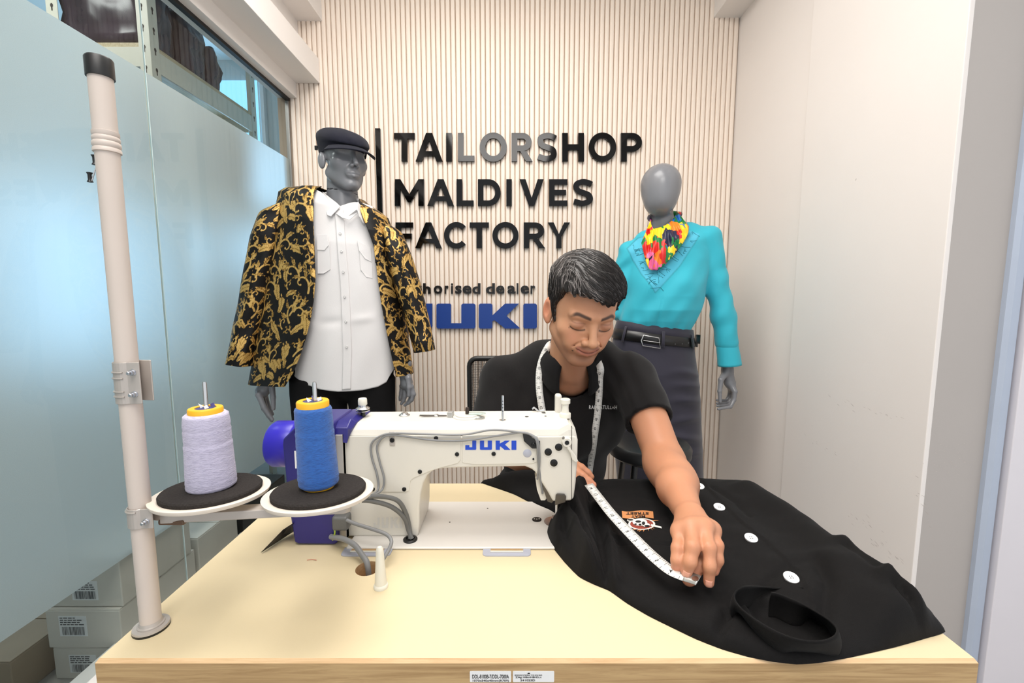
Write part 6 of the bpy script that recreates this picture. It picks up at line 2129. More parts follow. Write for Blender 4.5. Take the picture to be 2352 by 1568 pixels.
# ---- brocade pattern, drawn once as scrolls and leaves on a repeating tile
TN = 460; TM = .0013            # samples and metres per sample
def brocade(seed):
    rg = random.Random(seed)
    A = np.zeros((TN, TN), np.float32)
    def stamp(x, y, rx, ry, ang, val):
        R = int(max(rx, ry) / TM) + 2
        cx, cy = x / TM, y / TM
        ix, iy = int(round(cx)), int(round(cy))
        gx = np.arange(ix - R, ix + R + 1); gy = np.arange(iy - R, iy + R + 1)
        dx = (gx - cx)[None, :] * TM; dy = (gy - cy)[:, None] * TM
        c_, s_ = math.cos(ang), math.sin(ang)
        e = ((dx * c_ + dy * s_) / rx) ** 2 + ((-dx * s_ + dy * c_) / ry) ** 2
        m = np.clip((1 - e) * 2.5 + .5, 0, 1)
        idx = np.ix_(gy % TN, gx % TN)
        A[idx] = A[idx] * (1 - m) + val * m
    def leaf(x, y, ang, L, bend):
        n = max(5, int(L / .007))
        px, py, a = x, y, ang
        spine = []
        for i in range(n):
            t = i / n
            w = L * .24 * math.sin(math.pi * min(1, .18 + t * .86)) ** .8
            for sd in (-1, 1):
                aa = a + sd * .85
                l_ = w * rg.uniform(.8, 1.15)
                stamp(px + math.cos(aa) * l_ * .62, py + math.sin(aa) * l_ * .62, l_ * .66, l_ * .27, aa - sd * .25, 1)
            spine.append((px, py, a, w))
            px += math.cos(a) * L / n; py += math.sin(a) * L / n; a += bend / n
        stamp(px, py, L * .10, L * .05, a, 1)
        for (qx, qy, qa, w) in spine:
            stamp(qx, qy, L / n * .6, .0013, qa, .55)
            for sd in (-1, 1):
                aa = qa + sd * .85
                stamp(qx + math.cos(aa) * w * .55, qy + math.sin(aa) * w * .55, w * .45, .0009, aa, .62)
    def scroll(x, y, ang, size, sg, depth):
        px, py, a = x, y, ang
        r = size; n = 64
        leafs = []
        for i in range(n):
            t = i / n
            cur = sg * (.9 + 7.0 * t ** 1.6) / size
            st_ = size * 2.3 / n * (1 - .55 * t)
            px += math.cos(a) * st_; py += math.sin(a) * st_; a += cur * st_
            w = .0042 * (1 - .55 * t) * (size / .06) ** .5
            stamp(px, py, w, w, 0, 1)
            if i in (10, 24, 38): leafs.append((px, py, a, t))
            if i == 63: stamp(px, py, w * 2.1, w * 2.1, 0, 1)
        for (lx, ly, la, t) in leafs:
            leaf(lx, ly, la - sg * 1.0, size * rg.uniform(.55, .8) * (1 - .3 * t), sg * rg.uniform(.6, 1.4))
            if depth and rg.random() < .6: scroll(lx, ly, la - sg * .6, size * .55, -sg, depth - 1)
    T = TN * TM
    for k_ in range(220):
        best = None
        for c_ in range(24):
            x, y = rg.uniform(0, T), rg.uniform(0, T)
            ix, iy = int(x / TM), int(y / TM)
            gx = np.arange(ix - 22, ix + 23, 3) % TN; gy = np.arange(iy - 22, iy + 23, 3) % TN
            o_ = float((A[np.ix_(gy, gx)] > .3).mean())
            if best is None or o_ < best[0]: best = (o_, x, y)
        o_, x, y = best
        if o_ > .30 and k_ > 40: break
        sg = rg.choice((-1, 1))
        if k_ < 26: scroll(x, y, math.pi / 2 + rg.uniform(-.9, .9), rg.uniform(.060, .080), sg, 1)
        elif k_ % 3: leaf(x, y, math.pi / 2 + rg.uniform(-1.3, 1.3), rg.uniform(.045, .075), sg * rg.uniform(.5, 1.4))
        else: scroll(x, y, rg.uniform(0, 6.3), rg.uniform(.028, .045), sg, 0)
    return A
BRO = brocade(12)
def sample(A, u, v):
    x = (u / TM) % TN; y = (v / TM) % TN
    x0 = np.floor(x).astype(int); y0 = np.floor(y).astype(int)
    fx = x - x0; fy = y - y0
    x0 %= TN; y0 %= TN; x1 = (x0 + 1) % TN; y1 = (y0 + 1) % TN
    return (A[y0, x0] * (1 - fx) + A[y0, x1] * fx) * (1 - fy) + (A[y1, x0] * (1 - fx) + A[y1, x1] * fx) * fy
def brocade_material():
    m = bpy.data.materials.new('gold_brocade')
    m.use_nodes = True
    N = NT(m)
    b = m.node_tree.nodes['Principled BSDF']
    vc = N.n('ShaderNodeVertexColor', layer_name='gold')
    sep = N.n('ShaderNodeSeparateColor'); N.l(vc.outputs[0], sep.inputs[0])
    rp = N.n('ShaderNodeValToRGB')
    e = rp.color_ramp.elements
    e[0].position, e[0].color = .40, (*lin((17, 15, 14)), 1)
    e[1].position, e[1].color = .48, (*lin((150, 112, 54)), 1)
    x = e.new(.72); x.color = (*lin((172, 134, 70)), 1)
    x = e.new(.86); x.color = (*lin((216, 178, 106)), 1)
    N.l(sep.outputs[0], rp.inputs[0]); N.l(rp.outputs[0], b.inputs['Base Color'])
    mr = N.n('ShaderNodeMapRange'); mr.inputs['From Min'].default_value = .4; mr.inputs['From Max'].default_value = .5; mr.inputs['To Max'].default_value = .62
    N.l(sep.outputs[0], mr.inputs['Value']); N.l(mr.outputs[0], b.inputs['Metallic'])
    b.inputs['Roughness'].default_value = .42
    b.inputs['Specular IOR Level'].default_value = .25
    bp_ = N.n('ShaderNodeBump', i_Strength=.5, i_Distance=.001); N.l(sep.outputs[0], bp_.inputs['Height'])
    nz = N.n('ShaderNodeTexNoise', i_Scale=1500.0); tc = N.n('ShaderNodeTexCoord'); N.l(tc.outputs['Object'], nz.inputs['Vector'])
    b2 = N.n('ShaderNodeBump', i_Strength=.25, i_Distance=.001); N.l(nz.outputs[0], b2.inputs['Height']); N.l(bp_.outputs[0], b2.inputs['Normal'])
    N.l(b2.outputs[0], b.inputs['Normal'])
    return m
BROM = brocade_material()
LINING = material('black_lining', (16, 15, 16), .5)
# ---- jacket body: a ring open at the front, row by row from the shoulders to the hem
def itp(y, tab): return np.interp(y, [a for a, b in tab], [b for a, b in tab])
T_L = [(440, 735), (446, 715), (452, 690), (462, 655), (472, 640), (520, 630), (600, 616), (700, 603), (780, 590), (870, 574)]
T_R = [(440, 832), (446, 842), (452, 855), (462, 876), (472, 890), (520, 905), (600, 913), (700, 924), (780, 936), (870, 950)]
T_FL = [(440, 740), (455, 743), (500, 748), (560, 752), (640, 757), (690, 754), (730, 748), (770, 738), (810, 724), (840, 710), (855, 700), (870, 690)]
T_FR = [(440, 830), (470, 842), (520, 862), (560, 874), (640, 882), (700, 890), (760, 902), (810, 912), (840, 918), (870, 924)]
def tiltk(y): return np.interp(y, [440, 480, 560, 700, 870], [.30, .22, .10, .0, -.06])
def jrow(y, th, extra=0.0):
    L_, R_ = itp(y, T_L), itp(y, T_R)
    cx, rx = (L_ + R_) / 2, (R_ - L_) / 2
    px = cx + rx * np.sin(th)
    ry = np.interp(y, [440, 452, 472, 520, 870], [.060, .085, .105, .125, .150])
    py = y + tiltk(y) * (px - 775)
    out = np.array([at(a, b, YM1) for a, b in zip(px, py)])
    out[:, 1] = YM1 - (ry + extra) * np.cos(th) + .01
    return out
def theta_front(y, px):
    L_, R_ = itp(y, T_L), itp(y, T_R)
    return np.arcsin(np.clip((px - (L_ + R_) / 2) / ((R_ - L_) / 2), -.999, .999))
jacket = thing('brocade_jacket', at(770, 862, YM1), parent=male); jacket['label'] = 'black jacket with gold leaf-scroll brocade'
ys_ = np.concatenate([np.linspace(440, 474, 36), np.linspace(476, 868, 300)])
NU = 420
V, GU, UV = [], [], []
for y in ys_:
    tl = theta_front(y, itp(y, T_FL)); tr = theta_front(y, itp(y, T_FR)) - 2 * math.pi
    # finer where it faces the camera
    th = np.concatenate([np.linspace(tl, -math.pi / 2, 190), np.linspace(-math.pi / 2, -3 * math.pi / 2, 60)[1:], np.linspace(-3 * math.pi / 2, tr, 130)[1:]])
    row = jrow(y, th)
    nrm_ = np.stack([np.sin(th), -np.cos(th), 0 * th], 1)
    zt_ = row[:, 2]
    fold = .004 * np.sin(th * 7 + (y - 500) * .012) * smooth01(np.array(y), 560, 760) + .006 * np.sin(th * 3 + 1.0)
    row = row + nrm_ * fold[:, None]
    hem_cut = 0
    V.append(row); GU.append(th)
V = np.array(V)
nv_, nu_ = V.shape[:2]
seg = np.linalg.norm(np.diff(V[200], axis=0), axis=1)
uu = np.concatenate([[0], np.cumsum(seg)])
Ug = np.tile(uu[None], (nv_, 1)); Vg = V[:, :, 2]
gold = sample(BRO, Ug + .05, Vg + .02 + 0 * Ug)
o = mesh('jacket_body', V.reshape(-1, 3), grid_faces(nu_, nv_), [BROM, LINING], jacket, smooth=True, cols={'gold': gold.reshape(-1)})
add_mod(o, 'SOLIDIFY', thickness=.0035, offset=-1, material_offset=1)
# lapels: strips folded back along the front edges
def lapel(tabF, sgn, y0, y1, wmax, name):
    ys2 = np.linspace(y0, y1, 110)
    V = []
    for y in ys2:
        t = (y - y0) / (y1 - y0)
        w = wmax * math.sin(math.pi * min(.999, (.30 + .70 * t))) ** .7 * (1 if t < .98 else .3)
        xf = itp(y, tabF)
        pxs_ = np.linspace(xf - sgn * 1.0, xf + sgn * w, 26)
        th = theta_front(y, pxs_)
        row = jrow(y, th, .006)
        lift = .004 * np.sin(np.linspace(.1, math.pi, 26)) + .002
        row[:, 1] -= lift
        V.append(row)
    V = np.array(V)
    U = np.linalg.norm(V - V[:, :1], axis=2)
    gl = sample(BRO, U * 1.0 + .21, V[:, :, 2] + .33)
    o = mesh(name, V.reshape(-1, 3), grid_faces(26, 110), BROM, jacket, smooth=True, cols={'gold': gl.reshape(-1)})
    add_mod(o, 'SOLIDIFY', thickness=.0025, offset=0)
lapel(T_FL, -1, 446, 655, 40, 'lapel')
lapel(T_FR, 1, 462, 600, 26, 'lapel')
# sleeves
def sleeve(cent, wid, name, du, back=.0, ry=1.05):
    c_ = spline(np.array([(a, b, d) for a, b, d in cent], float), 50)
    w_ = np.interp(np.linspace(0, 1, len(c_)), np.linspace(0, 1, len(wid)), wid)
    n = 260
    V = []
    for (px, py, dy), w, k_ in zip(c_, w_, range(len(c_))):
        s = k_ / len(c_)
        th = np.linspace(0, 2 * math.pi, n + 1)
        pxx = px + w * np.sin(th); pyy = py + np.interp(s, [0, .2, .85, 1], [-6, 0, 0, 2]) * 0 + (-.16 if name == 'sleeve' and px > 800 else .16) * w * np.sin(th) * np.interp(s, [0, .3, 1], [-1.2, .3, .9])
        row = np.array([at(a, b, YM1) for a, b in zip(pxx, pyy)])
        wr = .0035 * math.sin(s * 26) * np.sin(th * 2 + s * 5) + .003 * np.sin(th * 5 + s * 11)
        row[:, 1] = YM1 + dy - (w / 567 * ry + wr) * np.cos(th)
        V.append(row)
    V = np.array(V)
    L = np.concatenate([[0], np.cumsum(np.linalg.norm(np.diff(V[:, 0], axis=0), axis=1))])
    U = np.linspace(0, 1, n + 1)[None] * (2 * math.pi * 40 / 567)
    gl = sample(BRO, U + du + 0 * L[:, None], -L[:, None] + .4 + 0 * U)
    o = mesh(name, V.reshape(-1, 3), grid_faces(n + 1, len(V))[:, ::-1], [BROM, LINING], jacket, smooth=True, cols={'gold': gl.reshape(-1)})
    add_mod(o, 'SOLIDIFY', thickness=.003, offset=-1, material_offset=1)
    return o
sleeve([(655, 468, -.01), (638, 490, -.01), (622, 545, -.01), (607, 620, -.01), (590, 700, -.015), (574, 770, -.025), (562, 833, -.035)], [14, 33, 38, 37, 33, 29, 27], 'sleeve', .1)
sleeve([(888, 516, -.01), (898, 535, -.01), (916, 590, -.01), (936, 650, -.012), (956, 715, -.02), (970, 765, -.03), (979, 803, -.035)], [12, 27, 31, 30, 27, 25, 24], 'sleeve', .32)
# jacket buttons
for px, py in ((750, 640), (744, 706)):
    th = theta_front(py, np.array([px - 0.0]))
    p_ = jrow(py, th, .004)[0]
    lathe('jacket_button', [(.0075, 0), (.0075, .002), (.006, .0035), (.0035, .0028), (0, .0028)], p_ + [0, -.002, 0], M['black_plastic'], jacket, n=20, axis=(-.2, -1, 0))

# ---- white shirt
shirtm = material('white_poplin', (222, 219, 218), .75, sheen=.1, bump=.15, bscale=500, var=.02, vscale=10)
ms = thing('dress_shirt', at(800, 880, YM1), parent=male); ms['label'] = 'untucked white shirt with flap pockets'
S_L = [(455, 700), (480, 662), (560, 650), (700, 655), (800, 668), (890, 676)]
S_R = [(455, 858), (480, 880), (560, 893), (700, 902), (800, 908), (890, 910)]
def srow(y, px, extra=0.):
    L_, R_ = itp(y, S_L), itp(y, S_R)
    th = np.arcsin(np.clip((px - (L_ + R_) / 2) / ((R_ - L_) / 2), -1, 1))
    py = y + tiltk(y) * (px - 775)
    out = np.array([at(a, b, YM1) for a, b in zip(px, py)])
    ry = np.interp(y, [455, 480, 560, 700, 890], [.070, .095, .112, .112, .118])
    out[:, 1] = YM1 - (ry + extra) * np.cos(th) + .01
    return out, th
hemy = lambda px: np.interp(px, [670, 690, 720, 760, 800, 850, 880, 895, 905, 912], [846, 858, 872, 881, 886, 885, 880, 872, 850, 836])
V = []
n = 130; mrow = 150
for j in range(mrow):
    row = []
    t = j / (mrow - 1)
    fr = np.linspace(-1, 1, n)
    for k_ in range(1):
        y_ref = 452 + t * (884 - 452)
        L_, R_ = itp(y_ref, S_L) + 1.5, itp(y_ref, S_R) - 1.5
        px = (L_ + R_) / 2 + (R_ - L_) / 2 * np.sin(fr * math.pi / 2)
        yb_ = hemy(px) - tiltk(870) * (px - 775)
        ytop = 452 + 14 * np.exp(-((px - 790) / 26) ** 2) * 2
        yy = ytop + (yb_ - ytop) * t
        r_ = np.array([srow(a, np.array([b]))[0][0] for a, b in zip(yy, px)])
        x_ = (px - 800) / 100
        wr = .0022 * np.sin(px * .09 + yy * .02) * np.sin(yy * .017) + .004 * np.exp(-((yy - 735 + 10 * x_) / 10) ** 2) * np.sin(px * .05) + .003 * np.sin(px * .045 + 1.0) * smooth01(yy, 640, 800)
        r_[:, 1] += wr
    V.append(r_)
V = np.array(V)
o = mesh('shirt_front', V.reshape(-1, 3), grid_faces(n, mrow), shirtm, ms, smooth=True)
add_mod(o, 'SOLIDIFY', thickness=.002, offset=0)
plx = lambda y: np.interp(y, [478, 560, 640, 720, 800, 886], [797, 806, 812, 816, 819, 818])
# placket strip
ys3 = np.linspace(484, 884, 120)
V = []
for y in ys3:
    pxs_ = plx(y) + np.linspace(-9, 9, 8)
    r_, _ = srow(y, pxs_, .004)
    wr = .0022 * np.sin(pxs_ * .09 + y * .02) * math.sin(y * .017) + .004 * np.exp(-((y - 735) / 10) ** 2) * np.sin(pxs_ * .05) + .003 * np.sin(pxs_ * .045 + 1.0) * float(smooth01(np.array(y), 640, 800))
    r_[:, 1] += wr
    V.append(r_)
V = np.array(V)
o = mesh('placket', V.reshape(-1, 3), grid_faces(8, 120), shirtm, ms, smooth=True); add_mod(o, 'SOLIDIFY', thickness=.0025, offset=0)
for y in (498, 540, 580, 625, 680, 735, 790):
    p_ = srow(y, np.array([plx(y)]), .007)[0][0]
    lathe('shirt_button', [(.0052, 0), (.0052, .0014), (.0040, .0022), (.0025, .0016), (0, .0016)], p_, material('pearl_button', (214, 212, 210), .3), ms, n=16, axis=(.1, -1, 0))
# pockets with pointed flaps
def panel(name, pts, lift, thick=.002, parent=ms):
    cx_ = sum(p[0] for p in pts) / len(pts)
    w = [srow(py - float(tiltk(py)) * (px - 775), np.array([float(px)]), lift)[0][0] for px, py in pts]
    o = mesh(name, w, [list(range(len(w)))], shirtm, parent)
    add_mod(o, 'SOLIDIFY', thickness=thick, offset=0); bevel(o, .0006, 1)
panel('pocket', [(756, 560), (782, 562), (784, 622), (770, 631), (756, 631)], .0055)
panel('pocket_flap', [(755, 546), (777, 546), (781, 570), (772, 581), (756, 580)], .008)
panel('pocket', [(842, 572), (866, 586), (868, 640), (856, 638), (845, 622)], .0055)
panel('pocket_flap', [(838, 557), (864, 572), (866, 604), (854, 598), (842, 580)], .008)
# collar leaves and band
def leaf_(name, pts, dys, parent):
    w = [at(px, py, YM1 + d) for (px, py), d in zip(pts, dys)]
    o = mesh(name, w, [list(range(len(w)))], shirtm, parent, smooth=False)
    add_mod(o, 'SOLIDIFY', thickness=.003, offset=0); bevel(o, .001, 2)
leaf_('collar_leaf', [(741, 440), (752, 449), (774, 466), (782, 474), (760, 497), (752, 494), (745, 470)], [-.03, -.055, -.085, -.095, -.105, -.10, -.07], ms)
leaf_('collar_leaf', [(822, 463), (832, 478), (836, 500), (838, 514), (834, 512), (826, 498), (820, 480)], [-.085, -.06, -.06, -.075, -.085, -.10, -.10], ms)
leaf_('collar_band', [(748, 452), (770, 470), (788, 490), (800, 496), (818, 482), (826, 470), (826, 486), (803, 505), (786, 500), (765, 486)], [-.055, -.078, -.095, -.10, -.10, -.085, -.088, -.104, -.102, -.09], ms)
tube('collar_back', [at(a, b, YM1 + d) for a, b, d in ((744, 446, -.02), (760, 441, .05), (800, 445, .06), (828, 464, .0))], .006, shirtm, ms, n=8)

# ---- black trousers
trm = material('black_trouser_cloth', (15, 14, 15), .85, spec=.2)
def mtrou(P):
    c_ = at(790, 900, YM1)
    L0, R0 = at(672, 905, YM1)[0], at(906, 905, YM1)[0]
    mx = at(798, 905, YM1)[0]
    d = ell(P, ((L0 + R0) / 2, YM1, .90), ((R0 - L0) / 2, .095, .13))
    wl = (mx - L0) / 2; wr_ = (R0 - mx) / 2
    for cx_, w in ((L0 + wl - .004, wl), (mx + wr_ + .004, wr_)):
        a = np.stack([(P[:, 0] - cx_) / (w * .99), (P[:, 1] - YM1) / (w * .78)], 1)
        leg = (np.linalg.norm(a, axis=1) - (1 - .12 * np.clip((.80 - P[:, 2]) / .7, 0, 1))) * w
        leg = np.maximum(leg, np.maximum(P[:, 2] - .86, .06 - P[:, 2]))
        d = smin(d, leg, .02)
    return d + .003 * wav(P, 40, 31)
L0 = at(672, 905, YM1); R0 = at(906, 905, YM1)
v5, f5 = surfnet(mtrou, (L0[0] - .03, YM1 - .16, .03), (R0[0] + .03, YM1 + .16, 1.06), .007)
o = mesh('trousers', v5, f5, trm, male, smooth=True); o['label'] = 'black trousers'
# ------------------------------------------------------------------ female mannequin
YF1 = 1.50
fem = thing('female_mannequin', (at(1510, 760, YF1)[0], YF1, 0), 'faceless grey mannequin in teal blouse, bright scarf and navy skirt', 'mannequin')
K = lambda px, py, dy=0.: at(px, py, YF1 + dy)
HCF = K(1516, 437)
def fhead(P):
    p = P - HCF.astype(np.float32)
    d = ell(p, (0.002, .0, .022), (.084, .098, .088))
    d = smin(d, ell(p, (-.004, -.020, -.045), (.066, .075, .072)), .04)
    nk = chain(P, [K(1520, 470, .015), K(1522, 515, .025), K(1522, 560, .04)], [.046, .047, .062], .02)
    return smin(d, nk, .012)
v1, f1 = surfnet(fhead, HCF - [.13, .14, .34], HCF + [.13, .16, .13], .003)
def fhand(P):
    fs = [[K(1688, 899, -.03), K(1686, 918, -.035), K(1678, 934, -.045), K(1650, 939, -.055)],
          [K(1687, 899, -.01), K(1684, 916, -.01), K(1676, 930, -.018), K(1648, 932, -.03)],
          [K(1683, 898, .012), K(1680, 914, .014), K(1672, 926, .008), K(1647, 926, -.005)],
          [K(1678, 896, .03), K(1675, 910, .034), K(1668, 920, .03), K(1647, 919, .015)]]
    return hand_sdf(P, K(1671, 850), K(1668, 800), K(1676, 878), fs, [K(1656, 872, -.03), K(1653, 898, -.04), K(1654, 922, -.045)], .92)
cH = K(1670, 890)
v2_, f2_ = surfnet(fhand, cH - [.09, .12, .13], cH + [.09, .11, .19], .0028)
def flegs(P):
    c_ = K(1515, 900)
    d = ell(P, (c_[0], YF1, 1.15), (.09, .06, .20))
    for s in (-1, 1):
        d = smin(d, chain(P, [(c_[0] + .01 + s * .06, YF1, .84), (c_[0] + .03 + s * .075, YF1, .48), (c_[0] + .03 + s * .08, YF1, .09), (c_[0] + .03 + s * .08, YF1 - .07, .04)], [.07, .05, .036, .028], .03), .03)
    return d
v4_, f4_ = surfnet(flegs, (HCF[0] - .25, YF1 - .16, .0), (HCF[0] + .3, YF1 + .16, 1.45), .012)
V, Fq = join_geo([(v1, f1), (v2_, f2_), (v4_, f4_)])
mesh('mannequin_body', V, Fq, MANQ, fem, smooth=True)
lathe('mannequin_base', [(.17, 0), (.17, .008), (.16, .012), (0, .012)], (K(1515, 900)[0] + .03, YF1, 0), M['dark_steel'], fem, n=48)

# ---- blouse
w2 = lambda n: n / 510.0
SHR, SHL = K(1630, 545, .0), K(1447, 583, .03)
BTAB = [(540, 1465, 1622), (575, 1447, 1634), (600, 1442, 1630), (640, 1440, 1621), (680, 1436, 1614), (710, 1430, 1606), (735, 1424, 1597), (760, 1425, 1586), (785, 1434, 1576)]
BZT = [float(K(1510, y)[2]) for y, a, b in BTAB][::-1]; BLX = [float(K(a, y)[0]) for y, a, b in BTAB][::-1]; BRX = [float(K(b, y)[0]) for y, a, b in BTAB][::-1]
def blouse_fn(P):
    # trunk as an elliptic column with its own width at each height
    zz_ = P[:, 2]
    L_ = np.interp(zz_, BZT, BLX); R_ = np.interp(zz_, BZT, BRX)
    cx, rx = (L_ + R_) / 2, (R_ - L_) / 2
    ryf = np.interp(zz_, BZT, [.085, .092, .105, .122, .138, .142, .126, .100, .086][::-1])
    ry = np.where(P[:, 1] < YF1, ryf, .095)
    k0 = np.sqrt(((P[:, 0] - cx) / rx) ** 2 + ((P[:, 1] - YF1) / ry) ** 2)
    d = (k0 - 1) * np.minimum(rx, ry) * .9
    d = smax(d, (zz_ - K(1540, 552)[2]) - .17 * (P[:, 0] - K(1540, 552)[0]), .03)
    d = smin(d, chain(P, [SHL + [.02, 0, -.008], K(1486, 560, .02), K(1582, 542, .02), SHR + [-.02, 0, -.006]], [.046, .052, .052, .046], .03), .035)
    bust = np.exp(-(((P[:, 0] - K(1476, 650)[0]) / .055) ** 2 + ((zz_ - K(1476, 652)[2]) / .055) ** 2)) + np.exp(-(((P[:, 0] - K(1556, 650)[0]) / .055) ** 2 + ((zz_ - K(1556, 652)[2]) / .055) ** 2))
    d = d - .016 * bust * (P[:, 1] < YF1)
    # pulled-in waist fullness
    dw = .0020 * np.sin(np.arctan2(P[:, 0] - K(1505, 740)[0], -(P[:, 1] - YF1)) * 15) * smooth01(-P[:, 2], -K(1500, 690)[2], -K(1500, 755)[2])
    d = d + dw
    d = np.maximum(d, (K(1500, 768)[2] - .004) - P[:, 2] - .10 * (P[:, 0] - K(1500, 700)[0]))
    # right sleeve, hanging
    s = chain(P, [SHR, K(1643, 640, -.005), K(1662, 725, -.015), K(1669, 786, -.02)], [.050, .049, .050, .048], .02)
    s = s + .0016 * np.sin(P[:, 2] * 55 + P[:, 0] * 70) * smooth01(P[:, 2], K(1640, 690)[2], K(1640, 580)[2]) + .0016 * wav(P, 50, 41)
    d = smin(d, s, .022)
    # left sleeve, bent back
    s = chain(P, [SHL, K(1432, 655, .03), K(1430, 715, .07), K(1448, 760, .13)], [.054, .049, .046, .042], .02)
    s = s + .004 * np.sin(P[:, 2] * 80 - P[:, 0] * 60) * .8
    d = smin(d, s, .020)
    d = d + .0016 * wav(P, 44, 43) + .0018 * np.sin((P[:, 0] * .8 - P[:, 2] * .65) * 75) * smooth01(-P[:, 2], -1.42, -1.25) 
    # front edge line below the V
    fe = np.exp(-((P[:, 0] - np.interp(P[:, 2], [K(1486, 755)[2], K(1500, 672)[2]], [K(1486, 755)[0], K(1500, 672)[0]])) / .0022) ** 2) * (P[:, 1] < YF1) * smooth01(-P[:, 2], -K(1500, 672)[2], -K(1500, 690)[2])
    d = d + .003 * fe
    nk = chain(P, [K(1521, 470, .02), K(1520, 560, .0)], [.055, .058], .01)
    return smax(d, -nk, .006)
lo = np.array([K(1395, 600)[0], YF1 - .20, K(1500, 800)[2]]); hi = np.array([K(1710, 600)[0], YF1 + .24, K(1500, 500)[2]])
vb, fb = surfnet(blouse_fn, lo, hi, .0038, slack=.012)
# pale yoke following the V neck
def in_poly(P, poly):
    ins = np.zeros(len(P), bool)
    for i in range(len(poly)):
        a, b = poly[i], poly[(i + 1) % len(poly)]
        c_ = (a[1] > P[:, 1]) != (b[1] > P[:, 1])
        ins ^= c_ & (P[:, 0] < a[0] + (P[:, 1] - a[1]) / (b[1] - a[1] + 1e-12) * (b[0] - a[0]))
    return ins
yp = [K(px, py, -.10)[[0, 2]] for px, py in ((1452, 566), (1475, 628), (1500, 672), (1560, 610), (1618, 533), (1590, 520), (1480, 540))]
dy_, _ = poly_dist(vb[:, [0, 2]], np.array(yp))
iy = in_poly(vb[:, [0, 2]], yp)
front = vb[:, 1] < YF1 + .03
m_ = np.where(iy, smooth01(dy_, 0, .002), 0) * front
teal = np.array(lin((46, 178, 198))); pale = np.array(lin((74, 184, 212))); seam = np.array(lin((20, 100, 112)))
col = teal * (1 - m_[:, None]) + pale * m_[:, None]
sl = np.exp(-(dy_ / .0022) ** 2) * front * (vb[:, 2] < K(1500, 545)[2]) * .5
col = col * (1 - sl[:, None]) + seam * sl[:, None]
BLM = material('teal_crepe', (255, 255, 255), .7, attr='col', sheen=.15, bump=.12, bscale=700)
bl = mesh('blouse', vb, fb, BLM, fem, smooth=True, cols={'col': col}); bl['label'] = 'teal long-sleeved blouse'
# stitched leaf lines on the yoke
rg = random.Random(8)
stm = material('dark_teal_stitch', (26, 112, 124), .8)
parts = []
for i in range(34):
    side_ = i % 2
    t = rg.random()
    if side_: p0 = np.array([1500 + 112 * t, 664 - 126 * t])
    else: p0 = np.array([1494 - 40 * t, 662 - 92 * t])
    inn = np.array([-14., -8.]) if side_ else np.array([16., -6.])
    p1 = p0 + inn * rg.uniform(.6, 1.1) + [rg.uniform(-10, 10), rg.uniform(-8, 8)]
    p2 = p1 + [rg.uniform(-9, 9), rg.uniform(-9, 9)]
    w_ = [march(blouse_fn, *q_) for q_ in (p0, (p0 + p1) / 2 + [rg.uniform(-2, 2), 1], p1, p2)]
    if any(z is None for z in w_) or max(z[1] for z in w_) > YF1: continue
    w_ = [z + [0, -.0004, 0] for z in w_]
    parts.append(tube_geo(spline(w_, 3), .0007, 4, False))
v, f = join_geo(parts)
mesh('yoke_stitching', v, f, stm, bl)
# cuff
cq = [K(1669, 784, -.02), K(1671, 800, -.022), K(1674, 820, -.024), K(1676, 839, -.026)]
V = []
for k_, (c_, rr) in enumerate(zip(spline(cq, 4), np.interp(np.arange(13), [0, 1, 12], [.0405, .0435, .0485]))):
    for i in range(40):
        a = 2 * math.pi * i / 40
        V.append((c_[0] + rr * math.cos(a), c_[1] + rr * .85 * math.sin(a), c_[2] + .10 * rr * math.cos(a)))
o = mesh('cuff', V, grid_faces(40, 13, True), material('teal_cuff', (46, 178, 198), .7, sheen=.15), bl, smooth=True); add_mod(o, 'SOLIDIFY', thickness=.0025)

# ---- scarf
def scarf_material():
    m = bpy.data.materials.new('printed_silk')
    m.use_nodes = True
    N = NT(m)
    b = m.node_tree.nodes['Principled BSDF']
    b.inputs['Roughness'].default_value = .42
    tc = N.n('ShaderNodeTexCoord'); mpn = N.n('ShaderNodeMapping', i_Scale=(34, 17, 20), i_Rotation=(.3, .6, .4))
    N.l(tc.outputs['Object'], mpn.inputs[0])
    nz = N.n('ShaderNodeTexNoise', i_Scale=1.2, i_Detail=2.0); N.l(mpn.outputs[0], nz.inputs['Vector'])
    va_ = N.n('ShaderNodeVectorMath', operation='MULTIPLY_ADD'); N.l(nz.outputs['Color'], va_.inputs[0]); va_.inputs[1].default_value = (1.6, 1.6, 1.6); N.l(mpn.outputs[0], va_.inputs[2])
    vo = N.n('ShaderNodeTexVoronoi', i_Scale=1.0); N.l(va_.outputs[0], vo.inputs['Vector'])
    sp = N.n('ShaderNodeSeparateColor'); N.l(vo.outputs['Color'], sp.inputs[0])
    rp = N.n('ShaderNodeValToRGB'); rp.color_ramp.interpolation = 'CONSTANT'
    e = rp.color_ramp.elements
    cols_ = [(214, 36, 30), (246, 208, 32), (20, 124, 62), (240, 130, 30), (24, 28, 60), (246, 208, 32), (226, 96, 150), (30, 112, 200), (214, 36, 30), (20, 124, 62)]
    e[0].color = (*lin(cols_[0]), 1); e[1].position = .1; e[1].color = (*lin(cols_[1]), 1)
    for i, c_ in enumerate(cols_[2:], 2):
        x = e.new(i / 10); x.color = (*lin(c_), 1)
    N.l(sp.outputs[0], rp.inputs[0]); N.l(rp.outputs[0], b.inputs['Base Color'])
    return m
inner = [(1556, 486), (1548, 500), (1538, 511), (1526, 518), (1513, 523), (1502, 524), (1496, 516), (1494, 506)]
outer = [(1582, 520), (1580, 536), (1570, 556), (1554, 578), (1520, 614), (1503, 620), (1488, 612), (1473, 558)]
idy = [.0, -.03, -.055, -.07, -.075, -.065, -.045, -.01]
ody = [-.06, -.09, -.115, -.128, -.135, -.135, -.13, -.09]
